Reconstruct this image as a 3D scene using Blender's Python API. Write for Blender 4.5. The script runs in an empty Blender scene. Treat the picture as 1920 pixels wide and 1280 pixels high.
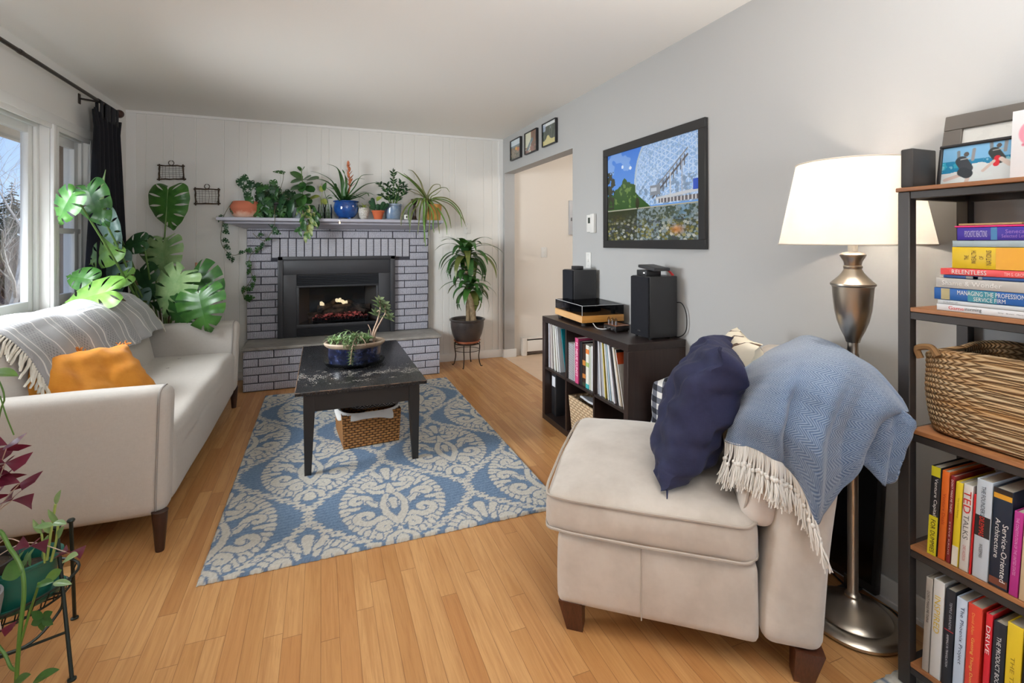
import bpy, bmesh, math, random
import numpy as np
from mathutils import Vector, Matrix, Euler, noise as mnoise

# ------------------------------------------------------------------ camera, world, daylight, exposure
SC = bpy.context.scene
COL = SC.collection
FPX, HOR, CAMH = 924.0, 452.0, 1.277
YAW = math.atan2(357, 924)
CY, SY = math.cos(YAW), math.sin(YAW)
cam_d = bpy.data.cameras.new('camera')
cam_d.sensor_width = 36.0
cam_d.lens = FPX / 1920 * 36.0
cam_d.shift_y = -(640 - HOR) / 1920
cam_d.clip_start = 0.05
cam = bpy.data.objects.new('camera', cam_d)
COL.objects.link(cam)
cam.location = (0, 0, CAMH)
cam.rotation_euler = (math.pi / 2, 0, -YAW)
SC.camera = cam
SC.view_settings.view_transform = 'Standard'
SC.view_settings.look = 'None'
SC.view_settings.gamma = 1.0
SC.view_settings.use_curve_mapping = False
SC.view_settings.exposure = 0.08
SC.cycles.max_bounces = 8
SC.cycles.diffuse_bounces = 4
SC.cycles.glossy_bounces = 3
SC.cycles.transparent_max_bounces = 10
SC.cycles.use_denoising = True
SC.cycles.caustics_reflective = False
SC.cycles.caustics_refractive = False
SC.cycles.sample_clamp_indirect = 6.0

world = bpy.data.worlds.new('sky')
SC.world = world
world.use_nodes = True
nt = world.node_tree
nt.nodes.clear()
_o = nt.nodes.new('ShaderNodeOutputWorld')
_b = nt.nodes.new('ShaderNodeBackground')
_tc = nt.nodes.new('ShaderNodeTexCoord')
_sep = nt.nodes.new('ShaderNodeSeparateXYZ')
_gr = nt.nodes.new('ShaderNodeValToRGB')
_gr.color_ramp.elements[0].position = 0.0
_gr.color_ramp.elements[0].color = (0.50, 0.68, 0.95, 1)
_gr.color_ramp.elements[1].position = 0.55
_gr.color_ramp.elements[1].color = (0.16, 0.33, 0.85, 1)
_mp = nt.nodes.new('ShaderNodeMapping')
_mp.inputs['Scale'].default_value = (1.6, 1.6, 6.0)
_nz = nt.nodes.new('ShaderNodeTexNoise')
_nz.inputs['Scale'].default_value = 2.2
_nz.inputs['Detail'].default_value = 7
_nz.inputs['Roughness'].default_value = 0.6
_cr = nt.nodes.new('ShaderNodeValToRGB')
_cr.color_ramp.elements[0].position = 0.46
_cr.color_ramp.elements[1].position = 0.68
_mx = nt.nodes.new('ShaderNodeMix')
_mx.data_type = 'RGBA'
_mx.inputs[7].default_value = (0.80, 0.88, 1.0, 1)
nt.links.new(_tc.outputs['Generated'], _sep.inputs[0])
nt.links.new(_sep.outputs['Z'], _gr.inputs[0])
nt.links.new(_tc.outputs['Generated'], _mp.inputs[0])
nt.links.new(_mp.outputs[0], _nz.inputs[0])
nt.links.new(_nz.outputs[0], _cr.inputs[0])
nt.links.new(_cr.outputs[0], _mx.inputs[0])
nt.links.new(_gr.outputs[0], _mx.inputs[6])
nt.links.new(_mx.outputs[2], _b.inputs[0])
nt.links.new(_b.outputs[0], _o.inputs[0])
_b.inputs[1].default_value = 1.35


def light(name, kind, loc, energy, color=(1, 1, 1), rot=(0, 0, 0), size=None, size_y=None, radius=None, spread=None):
    ld = bpy.data.lights.new(name, kind)
    ld.energy = energy
    ld.color = color
    if kind == 'AREA':
        ld.shape = 'RECTANGLE'
        ld.size = size
        ld.size_y = size_y
        if spread:
            ld.spread = spread
    if radius is not None:
        ld.shadow_soft_size = radius
    ob = bpy.data.objects.new(name, ld)
    COL.objects.link(ob)
    ob.location = loc
    ob.rotation_euler = rot
    return ob


def aim(x, y, z):
    return Vector((x, y, z)).to_track_quat('-Z', 'Y').to_euler()


# daylight falling through the picture window (its part beside the camera); an unseen fill light is added behind the camera
light('picture_window_daylight', 'AREA', (-1.83, 2.90, 1.40), 54, (0.94, 0.97, 1.0), aim(0.90, 0.25, -0.34), 0.85, 1.0, spread=2.0)
light('rear_fill_light', 'AREA', (0.15, -2.72, 1.45), 13, (0.97, 0.985, 1.0), (math.pi / 2, 0, 0), 2.3, 1.3)

# the high winter sun is behind the house: it lights the trees outside and enters no window
light('winter_sun', 'SUN', (6, 8, 9), 5.0, (1.0, 0.95, 0.88), aim(-0.66, -0.42, -0.62)).data.angle = 0.01

# ------------------------------------------------------------------ small helpers
PI = math.pi
R = math.radians


def lin(c):
    def f(v):
        v = v / 255.0
        return v / 12.92 if v <= 0.04045 else ((v + 0.055) / 1.055) ** 2.4
    return tuple(f(v) for v in c)


def P(px, py, d):
    """World point seen at a place of the 1920x1280 frame, at a depth in metres."""
    a = (px - 960) / FPX
    return Vector(((a * CY + SY) * d, (-a * SY + CY) * d, CAMH - (py - HOR) * d / FPX))


def dep(x, y):
    return x * SY + y * CY


def onX(px, py, X):
    a = (px - 960) / FPX
    return P(px, py, X / (a * CY + SY))


def onY(px, py, Y):
    a = (px - 960) / FPX
    return P(px, py, Y / (-a * SY + CY))


CR = Vector((CY, -SY, 0))      # the camera's right
CF = Vector((SY, CY, 0))       # and forward
UP = Vector((0, 0, 1))


def wm(o):
    m = Matrix.LocRotScale(o.location, o.rotation_euler, o.scale)
    while o.parent is not None:
        o = o.parent
        m = Matrix.LocRotScale(o.location, o.rotation_euler, o.scale) @ m
    return m


def catmull(pts, n):
    """Smooth polyline through pts (Vectors), n samples per span."""
    pts = [Vector(p) for p in pts]
    q = [pts[0] * 2 - pts[1]] + pts + [pts[-1] * 2 - pts[-2]]
    out = []
    for i in range(1, len(q) - 2):
        for k in range(n):
            t = k / n
            a, b, c, d = q[i - 1], q[i], q[i + 1], q[i + 2]
            out.append(0.5 * ((2 * b) + (c - a) * t + (2 * a - 5 * b + 4 * c - d) * t * t + (3 * b - a - 3 * c + d) * t ** 3))
    out.append(pts[-1].copy())
    return out


class MB:
    """Collects shapes; build() links them as one mesh object."""

    def __init__(s):
        s.v, s.f, s.uv, s.mi, s.cur = [], [], {}, [], 0

    def add(s, vs, fs, uvs=None):
        b = len(s.v)
        s.v += [Vector(p) for p in vs]
        s.f += [tuple(b + i for i in f) for f in fs]
        s.mi += [s.cur] * len(fs)
        if uvs:
            for i, u in enumerate(uvs):
                s.uv[b + i] = u
        return s

    def box(s, x0, x1, y0, y1, z0, z1):
        vs = [(x0, y0, z0), (x1, y0, z0), (x1, y1, z0), (x0, y1, z0), (x0, y0, z1), (x1, y0, z1), (x1, y1, z1), (x0, y1, z1)]
        return s.add(vs, [(3, 2, 1, 0), (4, 5, 6, 7), (0, 1, 5, 4), (1, 2, 6, 5), (2, 3, 7, 6), (3, 0, 4, 7)])

    def rbox(s, x0, x1, y0, y1, z0, z1, r=0.005, seg=2, m=None):
        bm = bmesh.new()
        bmesh.ops.create_cube(bm, size=1)
        for v in bm.verts:
            v.co = Vector(((x0 + x1) / 2 + v.co.x * (x1 - x0), (y0 + y1) / 2 + v.co.y * (y1 - y0), (z0 + z1) / 2 + v.co.z * (z1 - z0)))
        r = min(r, 0.49 * min(x1 - x0, y1 - y0, z1 - z0))
        bmesh.ops.bevel(bm, geom=list(bm.edges), offset=r, segments=seg, profile=0.5, affect='EDGES')
        return s.bm(bm, m)

    def bm(s, bm, m=None):
        bm.verts.index_update()
        vs = [(m @ v.co) if m else v.co.copy() for v in bm.verts]
        fs = [[v.index for v in f.verts] for f in bm.faces]
        bm.free()
        return s.add(vs, fs)

    def soft(s, hx, hy, hz, r, n=10, bulge=(0, 0, 0), m=None, fn=None, nz=None):
        """A rounded, slightly stuffed box of half sizes hx, hy, hz."""
        bm = bmesh.new()
        bmesh.ops.create_cube(bm, size=2)
        bmesh.ops.subdivide_edges(bm, edges=list(bm.edges), cuts=n, use_grid_fill=True)
        for v in bm.verts:
            p = Vector((v.co.x * hx, v.co.y * hy, v.co.z * hz))
            h = Vector((hx, hy, hz))
            # crowd the cuts towards the edges so that the rounding is smooth
            for k in range(3):
                t = p[k] / h[k]
                p[k] = h[k] * math.copysign(1 - (1 - abs(t)) ** 1.5, t)
            q = Vector([max(-(h[k] - r), min(h[k] - r, p[k])) for k in range(3)])
            e = p - q
            if e.length > 1e-9:
                mxe = max(abs(e[0]), abs(e[1]), abs(e[2]))
                p = q + e.normalized() * mxe
            a, b, c = 1 - (p.x / hx) ** 2, 1 - (p.y / hy) ** 2, 1 - (p.z / hz) ** 2
            a, b, c = max(a, 0), max(b, 0), max(c, 0)
            p = p + Vector((bulge[0] * math.copysign(1, p.x) * b * c * (p.x / hx) ** 2,
                            bulge[1] * math.copysign(1, p.y) * a * c * (p.y / hy) ** 2,
                            bulge[2] * math.copysign(1, p.z) * a * b * (p.z / hz) ** 2))
            if nz:
                p = p + mnoise.noise_vector(p * nz[0]) * nz[1]
            if fn:
                p = fn(p)
            v.co = p
        return s.bm(bm, m)

    def tube(s, pts, r, n=6, cap=True, flat=None):
        pts = [Vector(p) for p in pts]
        m = len(pts)
        rs = r if isinstance(r, (list, tuple)) else [r] * m
        t0 = (pts[1] - pts[0]).normalized()
        ref = Vector((0, 0, 1)) if abs(t0.z) < 0.9 else Vector((1, 0, 0))
        nrm = (ref - t0 * ref.dot(t0)).normalized()
        vs = []
        for i, p in enumerate(pts):
            a = pts[max(i - 1, 0)]
            b = pts[min(i + 1, m - 1)]
            t = (b - a)
            t = t.normalized() if t.length > 1e-9 else t0
            nrm = nrm - t * nrm.dot(t)
            nrm = nrm.normalized() if nrm.length > 1e-6 else t.orthogonal().normalized()
            bn = t.cross(nrm)
            for k in range(n):
                a2 = 2 * PI * k / n
                vs.append(p + (nrm * math.cos(a2) + bn * math.sin(a2) * (flat or 1)) * rs[i])
        fs = [(i * n + k, i * n + (k + 1) % n, (i + 1) * n + (k + 1) % n, (i + 1) * n + k) for i in range(m - 1) for k in range(n)]
        if cap:
            fs += [tuple(range(n - 1, -1, -1)), tuple((m - 1) * n + k for k in range(n))]
        return s.add(vs, fs)

    def ring(s, c, rad, r, axis=2, n=28, m=6, sx=1, sy=1):
        pts = []
        for i in range(n + 1):
            a = 2 * PI * i / n
            u, w = math.cos(a) * rad * sx, math.sin(a) * rad * sy
            o = (u, w, 0) if axis == 2 else ((u, 0, w) if axis == 1 else (0, u, w))
            pts.append(Vector(c) + Vector(o))
        return s.tube(pts, r, m, cap=False)

    def lathe(s, prof, n=32, c=(0, 0, 0), sx=1, sy=1, m=None):
        """prof: (radius, z) from bottom to top; a zero radius closes an end."""
        vs, fs = [], []
        for r, z in prof:
            for k in range(n):
                a = 2 * PI * k / n
                p = Vector((c[0] + r * sx * math.cos(a), c[1] + r * sy * math.sin(a), c[2] + z))
                vs.append(m @ p if m else p)
        for i in range(len(prof) - 1):
            for k in range(n):
                fs.append((i * n + k, i * n + (k + 1) % n, (i + 1) * n + (k + 1) % n, (i + 1) * n + k))
        return s.add(vs, fs)

    def grid(s, fn, nu, nv, u0=0, u1=1, v0=0, v1=1, us=1, vs_=1):
        vs, uvs = [], []
        for j in range(nv + 1):
            for i in range(nu + 1):
                u, v = u0 + (u1 - u0) * i / nu, v0 + (v1 - v0) * j / nv
                vs.append(fn(u, v))
                uvs.append((u * us, v * vs_))
        fs = [(j * (nu + 1) + i, j * (nu + 1) + i + 1, (j + 1) * (nu + 1) + i + 1, (j + 1) * (nu + 1) + i) for j in range(nv) for i in range(nu)]
        return s.add(vs, fs, uvs)

    def pillow(s, w, h, t, m, n=22, pinch=0.06, seed=0, wr=0.006):
        """A stuffed cushion in the local XZ plane, thickness along Y."""
        for side in (-1, 1):
            def fn(u, v):
                a, b = 2 * u - 1, 2 * v - 1
                e = max(0.0, (1 - a ** 4) * (1 - b ** 4)) ** 0.55
                x = w / 2 * a * (1 - pinch * (1 - b * b) * a * a)
                z = h / 2 * b * (1 - pinch * (1 - a * a) * b * b)
                y = side * t / 2 * e
                q = Vector((x * 7, y * 7 + seed, z * 7))
                y += e * wr * (mnoise.noise(q) * 1.4 + 1.0 * mnoise.noise(q * 2.3))
                crease = (1 - e) * wr * 2.5
                y += crease * mnoise.noise(Vector((a * 5, b * 5, seed + 3.3)))
                return m @ Vector((x, y, z))
            b0 = len(s.f)
            s.grid(fn, n, n)
            if side == 1:
                s.f[b0:] = [tuple(reversed(f)) for f in s.f[b0:]]
        return s

    def build(s, name, mats, parent=None, world=False, smooth=True, angle=38, solid=None, merge=False):
        me = bpy.data.meshes.new(name)
        vs = s.v
        loc = None
        if parent is not None:
            if world:
                inv = wm(parent).inverted()
                vs = [inv @ p for p in vs]
        else:
            xs, ys, zs = [p.x for p in vs], [p.y for p in vs], [p.z for p in vs]
            loc = Vector(((min(xs) + max(xs)) / 2, (min(ys) + max(ys)) / 2, min(zs)))
            vs = [p - loc for p in vs]
        me.from_pydata([tuple(p) for p in vs], [], s.f)
        mats = mats if isinstance(mats, (list, tuple)) else [mats]
        for mt in mats:
            me.materials.append(mt)
        if len(mats) > 1:
            me.polygons.foreach_set('material_index', s.mi)
        if s.uv:
            ul = me.uv_layers.new(name='UVMap')
            for lp in me.loops:
                ul.data[lp.index].uv = s.uv.get(lp.vertex_index, (0, 0))
        if merge:
            b = bmesh.new()
            b.from_mesh(me)
            bmesh.ops.remove_doubles(b, verts=b.verts, dist=1e-5)
            b.to_mesh(me)
            b.free()
        if smooth:
            me.polygons.foreach_set('use_smooth', [True] * len(me.polygons))
            me.set_sharp_from_angle(angle=R(angle))
        me.update()
        o = bpy.data.objects.new(name, me)
        COL.objects.link(o)
        if parent is not None:
            o.parent = parent
        else:
            o.location = loc
        if solid:
            md = o.modifiers.new('thickness', 'SOLIDIFY')
            md.thickness = solid
            md.offset = 0
        return o


def thing(name, label, cat, loc=(0, 0, 0), rz=0.0, group=None):
    o = bpy.data.objects.new(name, None)
    COL.objects.link(o)
    o.empty_display_size = 0.05
    o.location = loc
    o.rotation_euler = (0, 0, rz)
    return tag(o, label, cat, group)


def tag(o, label, cat, group=None, kind=None):
    o['label'] = label
    o['category'] = cat
    if group:
        o['group'] = group
    if kind:
        o['kind'] = kind
    return o


def struct(o, label=None):
    o['kind'] = 'structure'
    if label:
        o['label'] = label
    return o


# ------------------------------------------------------------------ materials
class NT:
    """A little shorthand for shader nodes."""

    def __init__(s, name):
        s.m = bpy.data.materials.new(name)
        s.m.use_nodes = True
        s.t = s.m.node_tree
        s.b = s.t.nodes['Principled BSDF']
        s.out = s.t.nodes['Material Output']

    def n(s, typ, **kw):
        nd = s.t.nodes.new('ShaderNode' + typ)
        for k, v in kw.items():
            setattr(nd, k, v)
        return nd

    def put(s, sock, v):
        if isinstance(v, bpy.types.NodeSocket):
            s.t.links.new(v, sock)
        else:
            if isinstance(v, (tuple, list)) and len(v) == 3 and sock.type == 'RGBA':
                v = (*v, 1)
            sock.default_value = v

    def math(s, op, a, b=None, c=None):
        nd = s.n('Math', operation=op)
        s.put(nd.inputs[0], a)
        if b is not None:
            s.put(nd.inputs[1], b)
        if c is not None:
            s.put(nd.inputs[2], c)
        return nd.outputs[0]

    def mix(s, f, a, b, blend='MIX'):
        nd = s.n('Mix', data_type='RGBA', blend_type=blend)
        s.put(nd.inputs[0], f)
        s.put(nd.inputs[6], a)
        s.put(nd.inputs[7], b)
        return nd.outputs[2]

    def coord(s, kind='Object', scale=(1, 1, 1), rot=(0, 0, 0), loc=(0, 0, 0)):
        tc = s.n('TexCoord')
        mp = s.n('Mapping')
        mp.inputs['Scale'].default_value = scale
        mp.inputs['Rotation'].default_value = rot
        mp.inputs['Location'].default_value = loc
        s.t.links.new(tc.outputs[kind], mp.inputs[0])
        return mp.outputs[0]

    def noise(s, vec, scale=5, detail=3, rough=0.5, dist=0, col=False):
        nd = s.n('TexNoise')
        s.put(nd.inputs['Vector'], vec)
        nd.inputs['Scale'].default_value = scale
        nd.inputs['Detail'].default_value = detail
        nd.inputs['Roughness'].default_value = rough
        nd.inputs['Distortion'].default_value = dist
        return nd.outputs[1 if col else 0]

    def wave(s, vec, scale=5, dist=0, det=2, axis='X', prof='SIN', dscale=1):
        nd = s.n('TexWave', bands_direction=axis, wave_profile=prof)
        s.put(nd.inputs['Vector'], vec)
        nd.inputs['Scale'].default_value = scale
        nd.inputs['Distortion'].default_value = dist
        nd.inputs['Detail'].default_value = det
        nd.inputs['Detail Scale'].default_value = dscale
        return nd.outputs[1]

    def ramp(s, f, stops):
        nd = s.n('ValToRGB')
        e = nd.color_ramp.elements
        while len(e) < len(stops):
            e.new(0.5)
        for i, (p, c) in enumerate(stops):
            e[i].position = p
            e[i].color = (*c, 1) if len(c) == 3 else c
        s.put(nd.inputs[0], f)
        return nd.outputs[0]

    def bump(s, h, strength=0.3, dist=0.01):
        nd = s.n('Bump')
        nd.inputs['Strength'].default_value = strength
        nd.inputs['Distance'].default_value = dist
        s.put(nd.inputs['Height'], h)
        s.t.links.new(nd.outputs[0], s.b.inputs['Normal'])

    def set(s, **kw):
        for k, v in kw.items():
            s.put(s.b.inputs[{'col': 'Base Color', 'rough': 'Roughness', 'metal': 'Metallic', 'spec': 'Specular IOR Level', 'coat': 'Coat Weight',
                              'sheen': 'Sheen Weight', 'trans': 'Transmission Weight', 'emc': 'Emission Color', 'ems': 'Emission Strength', 'alpha': 'Alpha',
                              'sss': 'Subsurface Weight', 'aniso': 'Anisotropic', 'ior': 'IOR'}[k]], v)
        return s


MATS = {}


def plain(name, c, rough=0.5, metal=0.0, var=None, bump=None, **kw):
    """c in 0..255; var = (scale, second colour, detail); bump = (scale, strength)."""
    if name in MATS:
        return MATS[name]
    t = NT(name)
    col = lin(c)
    vec = t.coord()
    if var:
        f = t.ramp(t.noise(vec, var[0], var[2] if len(var) > 2 else 4, 0.6), [(0.38, (0, 0, 0)), (0.66, (1, 1, 1))])
        col = t.mix(f, col, lin(var[1]))
    t.set(col=col, rough=rough, metal=metal, **kw)
    if bump:
        t.bump(t.noise(vec, bump[0], 3), bump[1], 0.01)
    MATS[name] = t.m
    return t.m


def fabric(name, c, c2, scale=220, strength=0.25, sheen=0.15, blotch=None, rough=0.9):
    if name in MATS:
        return MATS[name]
    t = NT(name)
    v = t.coord()
    w = t.math('ADD', t.noise(t.coord(scale=(1, 1, 0.22)), scale, 2, 0.6), t.noise(t.coord(scale=(0.2, 0.2, 1)), scale, 2, 0.6))
    w = t.math('MULTIPLY', w, 0.5)
    nf = t.noise(v, 60, 4, 0.7)
    f = t.math('ADD', t.math('MULTIPLY', w, 0.6), t.math('MULTIPLY', nf, 0.5))
    col = t.mix(f, lin(c), lin(c2))
    if blotch:
        f2 = t.ramp(t.noise(v, blotch[0], 4, 0.6), [(0.42, (0, 0, 0)), (0.7, (1, 1, 1))])
        col = t.mix(t.math('MULTIPLY', f2, 0.8), col, lin(blotch[1]))
    t.set(col=col, rough=rough, sheen=sheen, spec=0.2)
    t.bump(f, strength, 0.004)
    MATS[name] = t.m
    return t.m


def wood(name, c, c2, axis='Y', scale=1.0, rough=0.4, bump=0.05, stretch=14):
    if name in MATS:
        return MATS[name]
    t = NT(name)
    k = {'X': (1, stretch, stretch), 'Y': (stretch, 1, stretch), 'Z': (stretch, stretch, 1)}[axis]
    v = t.coord(scale=tuple(q * scale for q in k))
    f = t.noise(v, 2.2, 6, 0.65, 0.8)
    f2 = t.noise(v, 9, 4, 0.6)
    g = t.math('ADD', t.math('MULTIPLY', f, 0.7), t.math('MULTIPLY', f2, 0.3))
    t.set(col=t.ramp(g, [(0.32, lin(c2)), (0.62, lin(c))]), rough=rough)
    t.bump(g, bump, 0.004)
    MATS[name] = t.m
    return t.m


def glass_mat(name, tint=(1, 1, 1), gloss=0.08, rough=0.02):
    if name in MATS:
        return MATS[name]
    t = NT(name)
    tr = t.n('BsdfTransparent')
    tr.inputs[0].default_value = (*tint, 1)
    gl = t.n('BsdfGlossy')
    gl.inputs['Roughness'].default_value = rough
    lw = t.n('LayerWeight')
    lw.inputs[0].default_value = 0.25
    mx = t.n('MixShader')
    f = t.math('MULTIPLY', lw.outputs['Fresnel'], gloss * 4)
    f = t.math('MINIMUM', f, 0.9)
    t.t.links.new(f, mx.inputs[0])
    t.t.links.new(tr.outputs[0], mx.inputs[1])
    t.t.links.new(gl.outputs[0], mx.inputs[2])
    t.t.links.new(mx.outputs[0], t.out.inputs[0])
    MATS[name] = t.m
    return t.m


def leaf_mat(name, c, c2, rough=0.35, trans=0.25, tcol=None):
    """A leaf: two greens, a soft gloss, and light coming through."""
    if name in MATS:
        return MATS[name]
    t = NT(name)
    v = t.coord()
    f = t.noise(v, 14, 3, 0.6)
    col = t.ramp(f, [(0.35, lin(c)), (0.65, lin(c2))])
    t.set(col=col, rough=rough, spec=0.4)
    tl = t.n('BsdfTranslucent')
    t.put(tl.inputs[0], lin(tcol) if tcol else t.mix(0.5, col, lin((108, 146, 60))))
    mx = t.n('MixShader')
    mx.inputs[0].default_value = trans
    t.t.links.new(t.b.outputs[0], mx.inputs[1])
    t.t.links.new(tl.outputs[0], mx.inputs[2])
    t.t.links.new(mx.outputs[0], t.out.inputs[0])
    MATS[name] = t.m
    return t.m


def attr_mat(name, rough=0.5, coat=0.0, bump=None):
    """Printed or dyed colour kept in the mesh's colour attribute."""
    if name in MATS:
        return MATS[name]
    t = NT(name)
    a = t.n('Attribute', attribute_name='Col')
    t.set(col=a.outputs['Color'], rough=rough, coat=coat, spec=0.3)
    if bump:
        t.bump(t.noise(t.coord(), bump[0], 3), bump[1], 0.005)
    MATS[name] = t.m
    return t.m


# ------------------------------------------------------------------ printed pictures: small canvases turned into coloured grids
def arr_lin(a):
    a = np.clip(a, 0, 255) / 255.0
    return np.where(a <= 0.04045, a / 12.92, ((a + 0.055) / 1.055) ** 2.4)


class Canvas:
    def __init__(s, w, h, c=(200, 200, 200)):
        s.w, s.h = w, h
        s.a = np.zeros((h, w, 3)) + np.array(c, float)
        s.X, s.Y = np.meshgrid((np.arange(w) + 0.5) / w, (np.arange(h) + 0.5) / h)   # y up
        s.asp = w / h

    def put(s, mask, c, soft=None):
        m = np.clip(mask, 0, 1)[..., None]
        s.a = s.a * (1 - m) + np.array(c, float) * m
        return s

    def ell(s, cx, cy, rx, ry, c, rot=0):
        dx, dy = (s.X - cx) * s.asp, s.Y - cy
        ca, sa = math.cos(rot), math.sin(rot)
        u, v = dx * ca + dy * sa, -dx * sa + dy * ca
        q = np.sqrt((u / (rx * s.asp)) ** 2 + (v / ry) ** 2)
        return s.put((1.05 - q) * 12, c)

    def cap(s, x0, y0, x1, y1, r, c):
        ax, ay = x0 * s.asp, y0
        dx, dy = (x1 - x0) * s.asp, y1 - y0
        px, py = s.X * s.asp - ax, s.Y - ay
        t = np.clip((px * dx + py * dy) / (dx * dx + dy * dy + 1e-9), 0, 1)
        dd = np.hypot(px - t * dx, py - t * dy)
        return s.put((r - dd) * s.h * 0.8 + 0.5, c)

    def rect(s, x0, x1, y0, y1, c):
        return s.put(((s.X >= x0) & (s.X < x1) & (s.Y >= y0) & (s.Y < y1)).astype(float), c)

    def noise(s, sx, sy, seed=0):
        rg = np.random.RandomState(seed)
        out = np.zeros((s.h, s.w))
        amp = 1.0
        for o in range(3):
            n, m = int(sx * 2 ** o) + 2, int(sy * 2 ** o) + 2
            g = rg.rand(m, n)
            x, y = s.X * (n - 1.001), s.Y * (m - 1.001)
            i, j = x.astype(int), y.astype(int)
            fx, fy = x - i, y - j
            fx, fy = fx * fx * (3 - 2 * fx), fy * fy * (3 - 2 * fy)
            out += amp * ((g[j, i] * (1 - fx) + g[j, i + 1] * fx) * (1 - fy) + (g[j + 1, i] * (1 - fx) + g[j + 1, i + 1] * fx) * fy)
            amp *= 0.5
        return out / 1.75

    def cells(s, nx, ny, seed=0):
        """distance to and index of the nearest of a jittered grid of points"""
        rg = np.random.RandomState(seed)
        px = (np.arange(nx)[None, :] + rg.rand(ny, nx)) / nx
        py = (np.arange(ny)[:, None] + rg.rand(ny, nx)) / ny
        best = np.full((s.h, s.w), 9.0)
        sec = np.full((s.h, s.w), 9.0)
        idx = np.zeros((s.h, s.w), int)
        for k, (a, b) in enumerate(zip(px.ravel(), py.ravel())):
            d = np.hypot((s.X - a) * nx, (s.Y - b) * ny)
            cl = d < best
            sec = np.where(cl, best, np.minimum(sec, d))
            idx = np.where(cl, k, idx)
            best = np.where(cl, d, best)
        return best, sec, idx

    def mesh(s, name, o, ux, uy, mat, parent, world=True, base=None):
        """A grid of faces, one per canvas cell; o is the lower left corner, ux and uy the two sides."""
        o, ux, uy = Vector(o), Vector(ux), Vector(uy)
        if world and parent is not None:
            inv = wm(parent).inverted()
            o2 = inv @ o
            ux, uy = (inv @ (o + ux)) - o2, (inv @ (o + uy)) - o2
            o = o2
        w, h = s.w, s.h
        gx, gy = np.meshgrid(np.arange(w + 1) / w, np.arange(h + 1) / h)
        vs = np.array(o)[None, None] + gx[..., None] * np.array(ux) + gy[..., None] * np.array(uy)
        i = np.arange(w * h)
        c, r = i % w, i // w
        f = np.stack([r * (w + 1) + c, r * (w + 1) + c + 1, (r + 1) * (w + 1) + c + 1, (r + 1) * (w + 1) + c], 1)
        return raw_mesh(name, vs.reshape(-1, 3), f, arr_lin(s.a).reshape(-1, 3), mat, parent)


def raw_mesh(name, vs, f, fcol, mat, parent=None, domain='FACE', smooth=False):
    me = bpy.data.meshes.new(name)
    nv, nf = len(vs), len(f)
    me.vertices.add(nv)
    me.vertices.foreach_set('co', np.asarray(vs, np.float32).ravel())
    me.loops.add(nf * 4)
    me.loops.foreach_set('vertex_index', np.asarray(f, np.int32).ravel())
    me.polygons.add(nf)
    me.polygons.foreach_set('loop_start', np.arange(0, nf * 4, 4, dtype=np.int32))
    me.polygons.foreach_set('loop_total', np.full(nf, 4, np.int32))
    me.update(calc_edges=True)
    at = me.color_attributes.new('Col', 'FLOAT_COLOR', 'POINT' if domain == 'POINT' else 'CORNER')
    fc = np.asarray(fcol)
    if domain != 'POINT':
        fc = np.repeat(fc, 4, axis=0)
    rgba = np.ones((len(fc), 4), np.float32)
    rgba[:, :3] = fc
    at.data.foreach_set('color', rgba.ravel())
    me.materials.append(mat)
    if smooth:
        me.polygons.foreach_set('use_smooth', [True] * nf)
    me.validate()
    ob = bpy.data.objects.new(name, me)
    COL.objects.link(ob)
    if parent is not None:
        ob.parent = parent
    return ob


# ------------------------------------------------------------------ lettering
def lettering(mb, body, o, ux, uy, thick=0.0004, fit='both'):
    """Adds letters to mb, fitted in the rectangle at o spanned by ux (reading direction) and uy (up)."""
    cu = bpy.data.curves.new('lettering', 'FONT')
    cu.body = body
    cu.resolution_u = 2
    cu.align_x = 'LEFT'
    ob = bpy.data.objects.new('lettering', cu)
    COL.objects.link(ob)
    dg = bpy.context.evaluated_depsgraph_get()
    me = bpy.data.meshes.new_from_object(ob.evaluated_get(dg))
    co = [v.co.copy() for v in me.vertices]
    fs = [tuple(p.vertices) for p in me.polygons]
    COL.objects.unlink(ob)
    bpy.data.objects.remove(ob)
    bpy.data.curves.remove(cu)
    bpy.data.meshes.remove(me)
    if not co:
        return
    x0, x1 = min(c.x for c in co), max(c.x for c in co)
    y0, y1 = min(c.y for c in co), max(c.y for c in co)
    o, ux, uy = Vector(o), Vector(ux), Vector(uy)
    n = ux.cross(uy).normalized() * thick
    sx, sy = 1 / (x1 - x0), 1 / max(y1 - y0, 1e-6)
    mb.add([o + n + ux * ((c.x - x0) * sx) + uy * ((c.y - y0) * sy) for c in co], fs)

# ================================================================== THE SETTING
XR, XL, YB, YF, ZC = 1.87, -1.56, 5.13, -2.6, 2.40
M_wall = plain('wall_paint', (178, 178, 177), 0.75, bump=(180, 0.03))
M_pan = plain('panel_paint', (230, 228, 223), 0.6)
M_ceil = plain('ceiling_paint', (238, 236, 231), 0.85, bump=(90, 0.05))
M_hall = plain('hall_paint', (226, 219, 210), 0.7)
M_trim = plain('white_trim', (236, 235, 232), 0.4)
M_sash = plain('window_vinyl', (232, 232, 229), 0.35)
M_glass = glass_mat('window_glass', (0.97, 0.98, 0.98), 0.05)
M_black = plain('black_metal', (38, 37, 38), 0.45)


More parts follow.
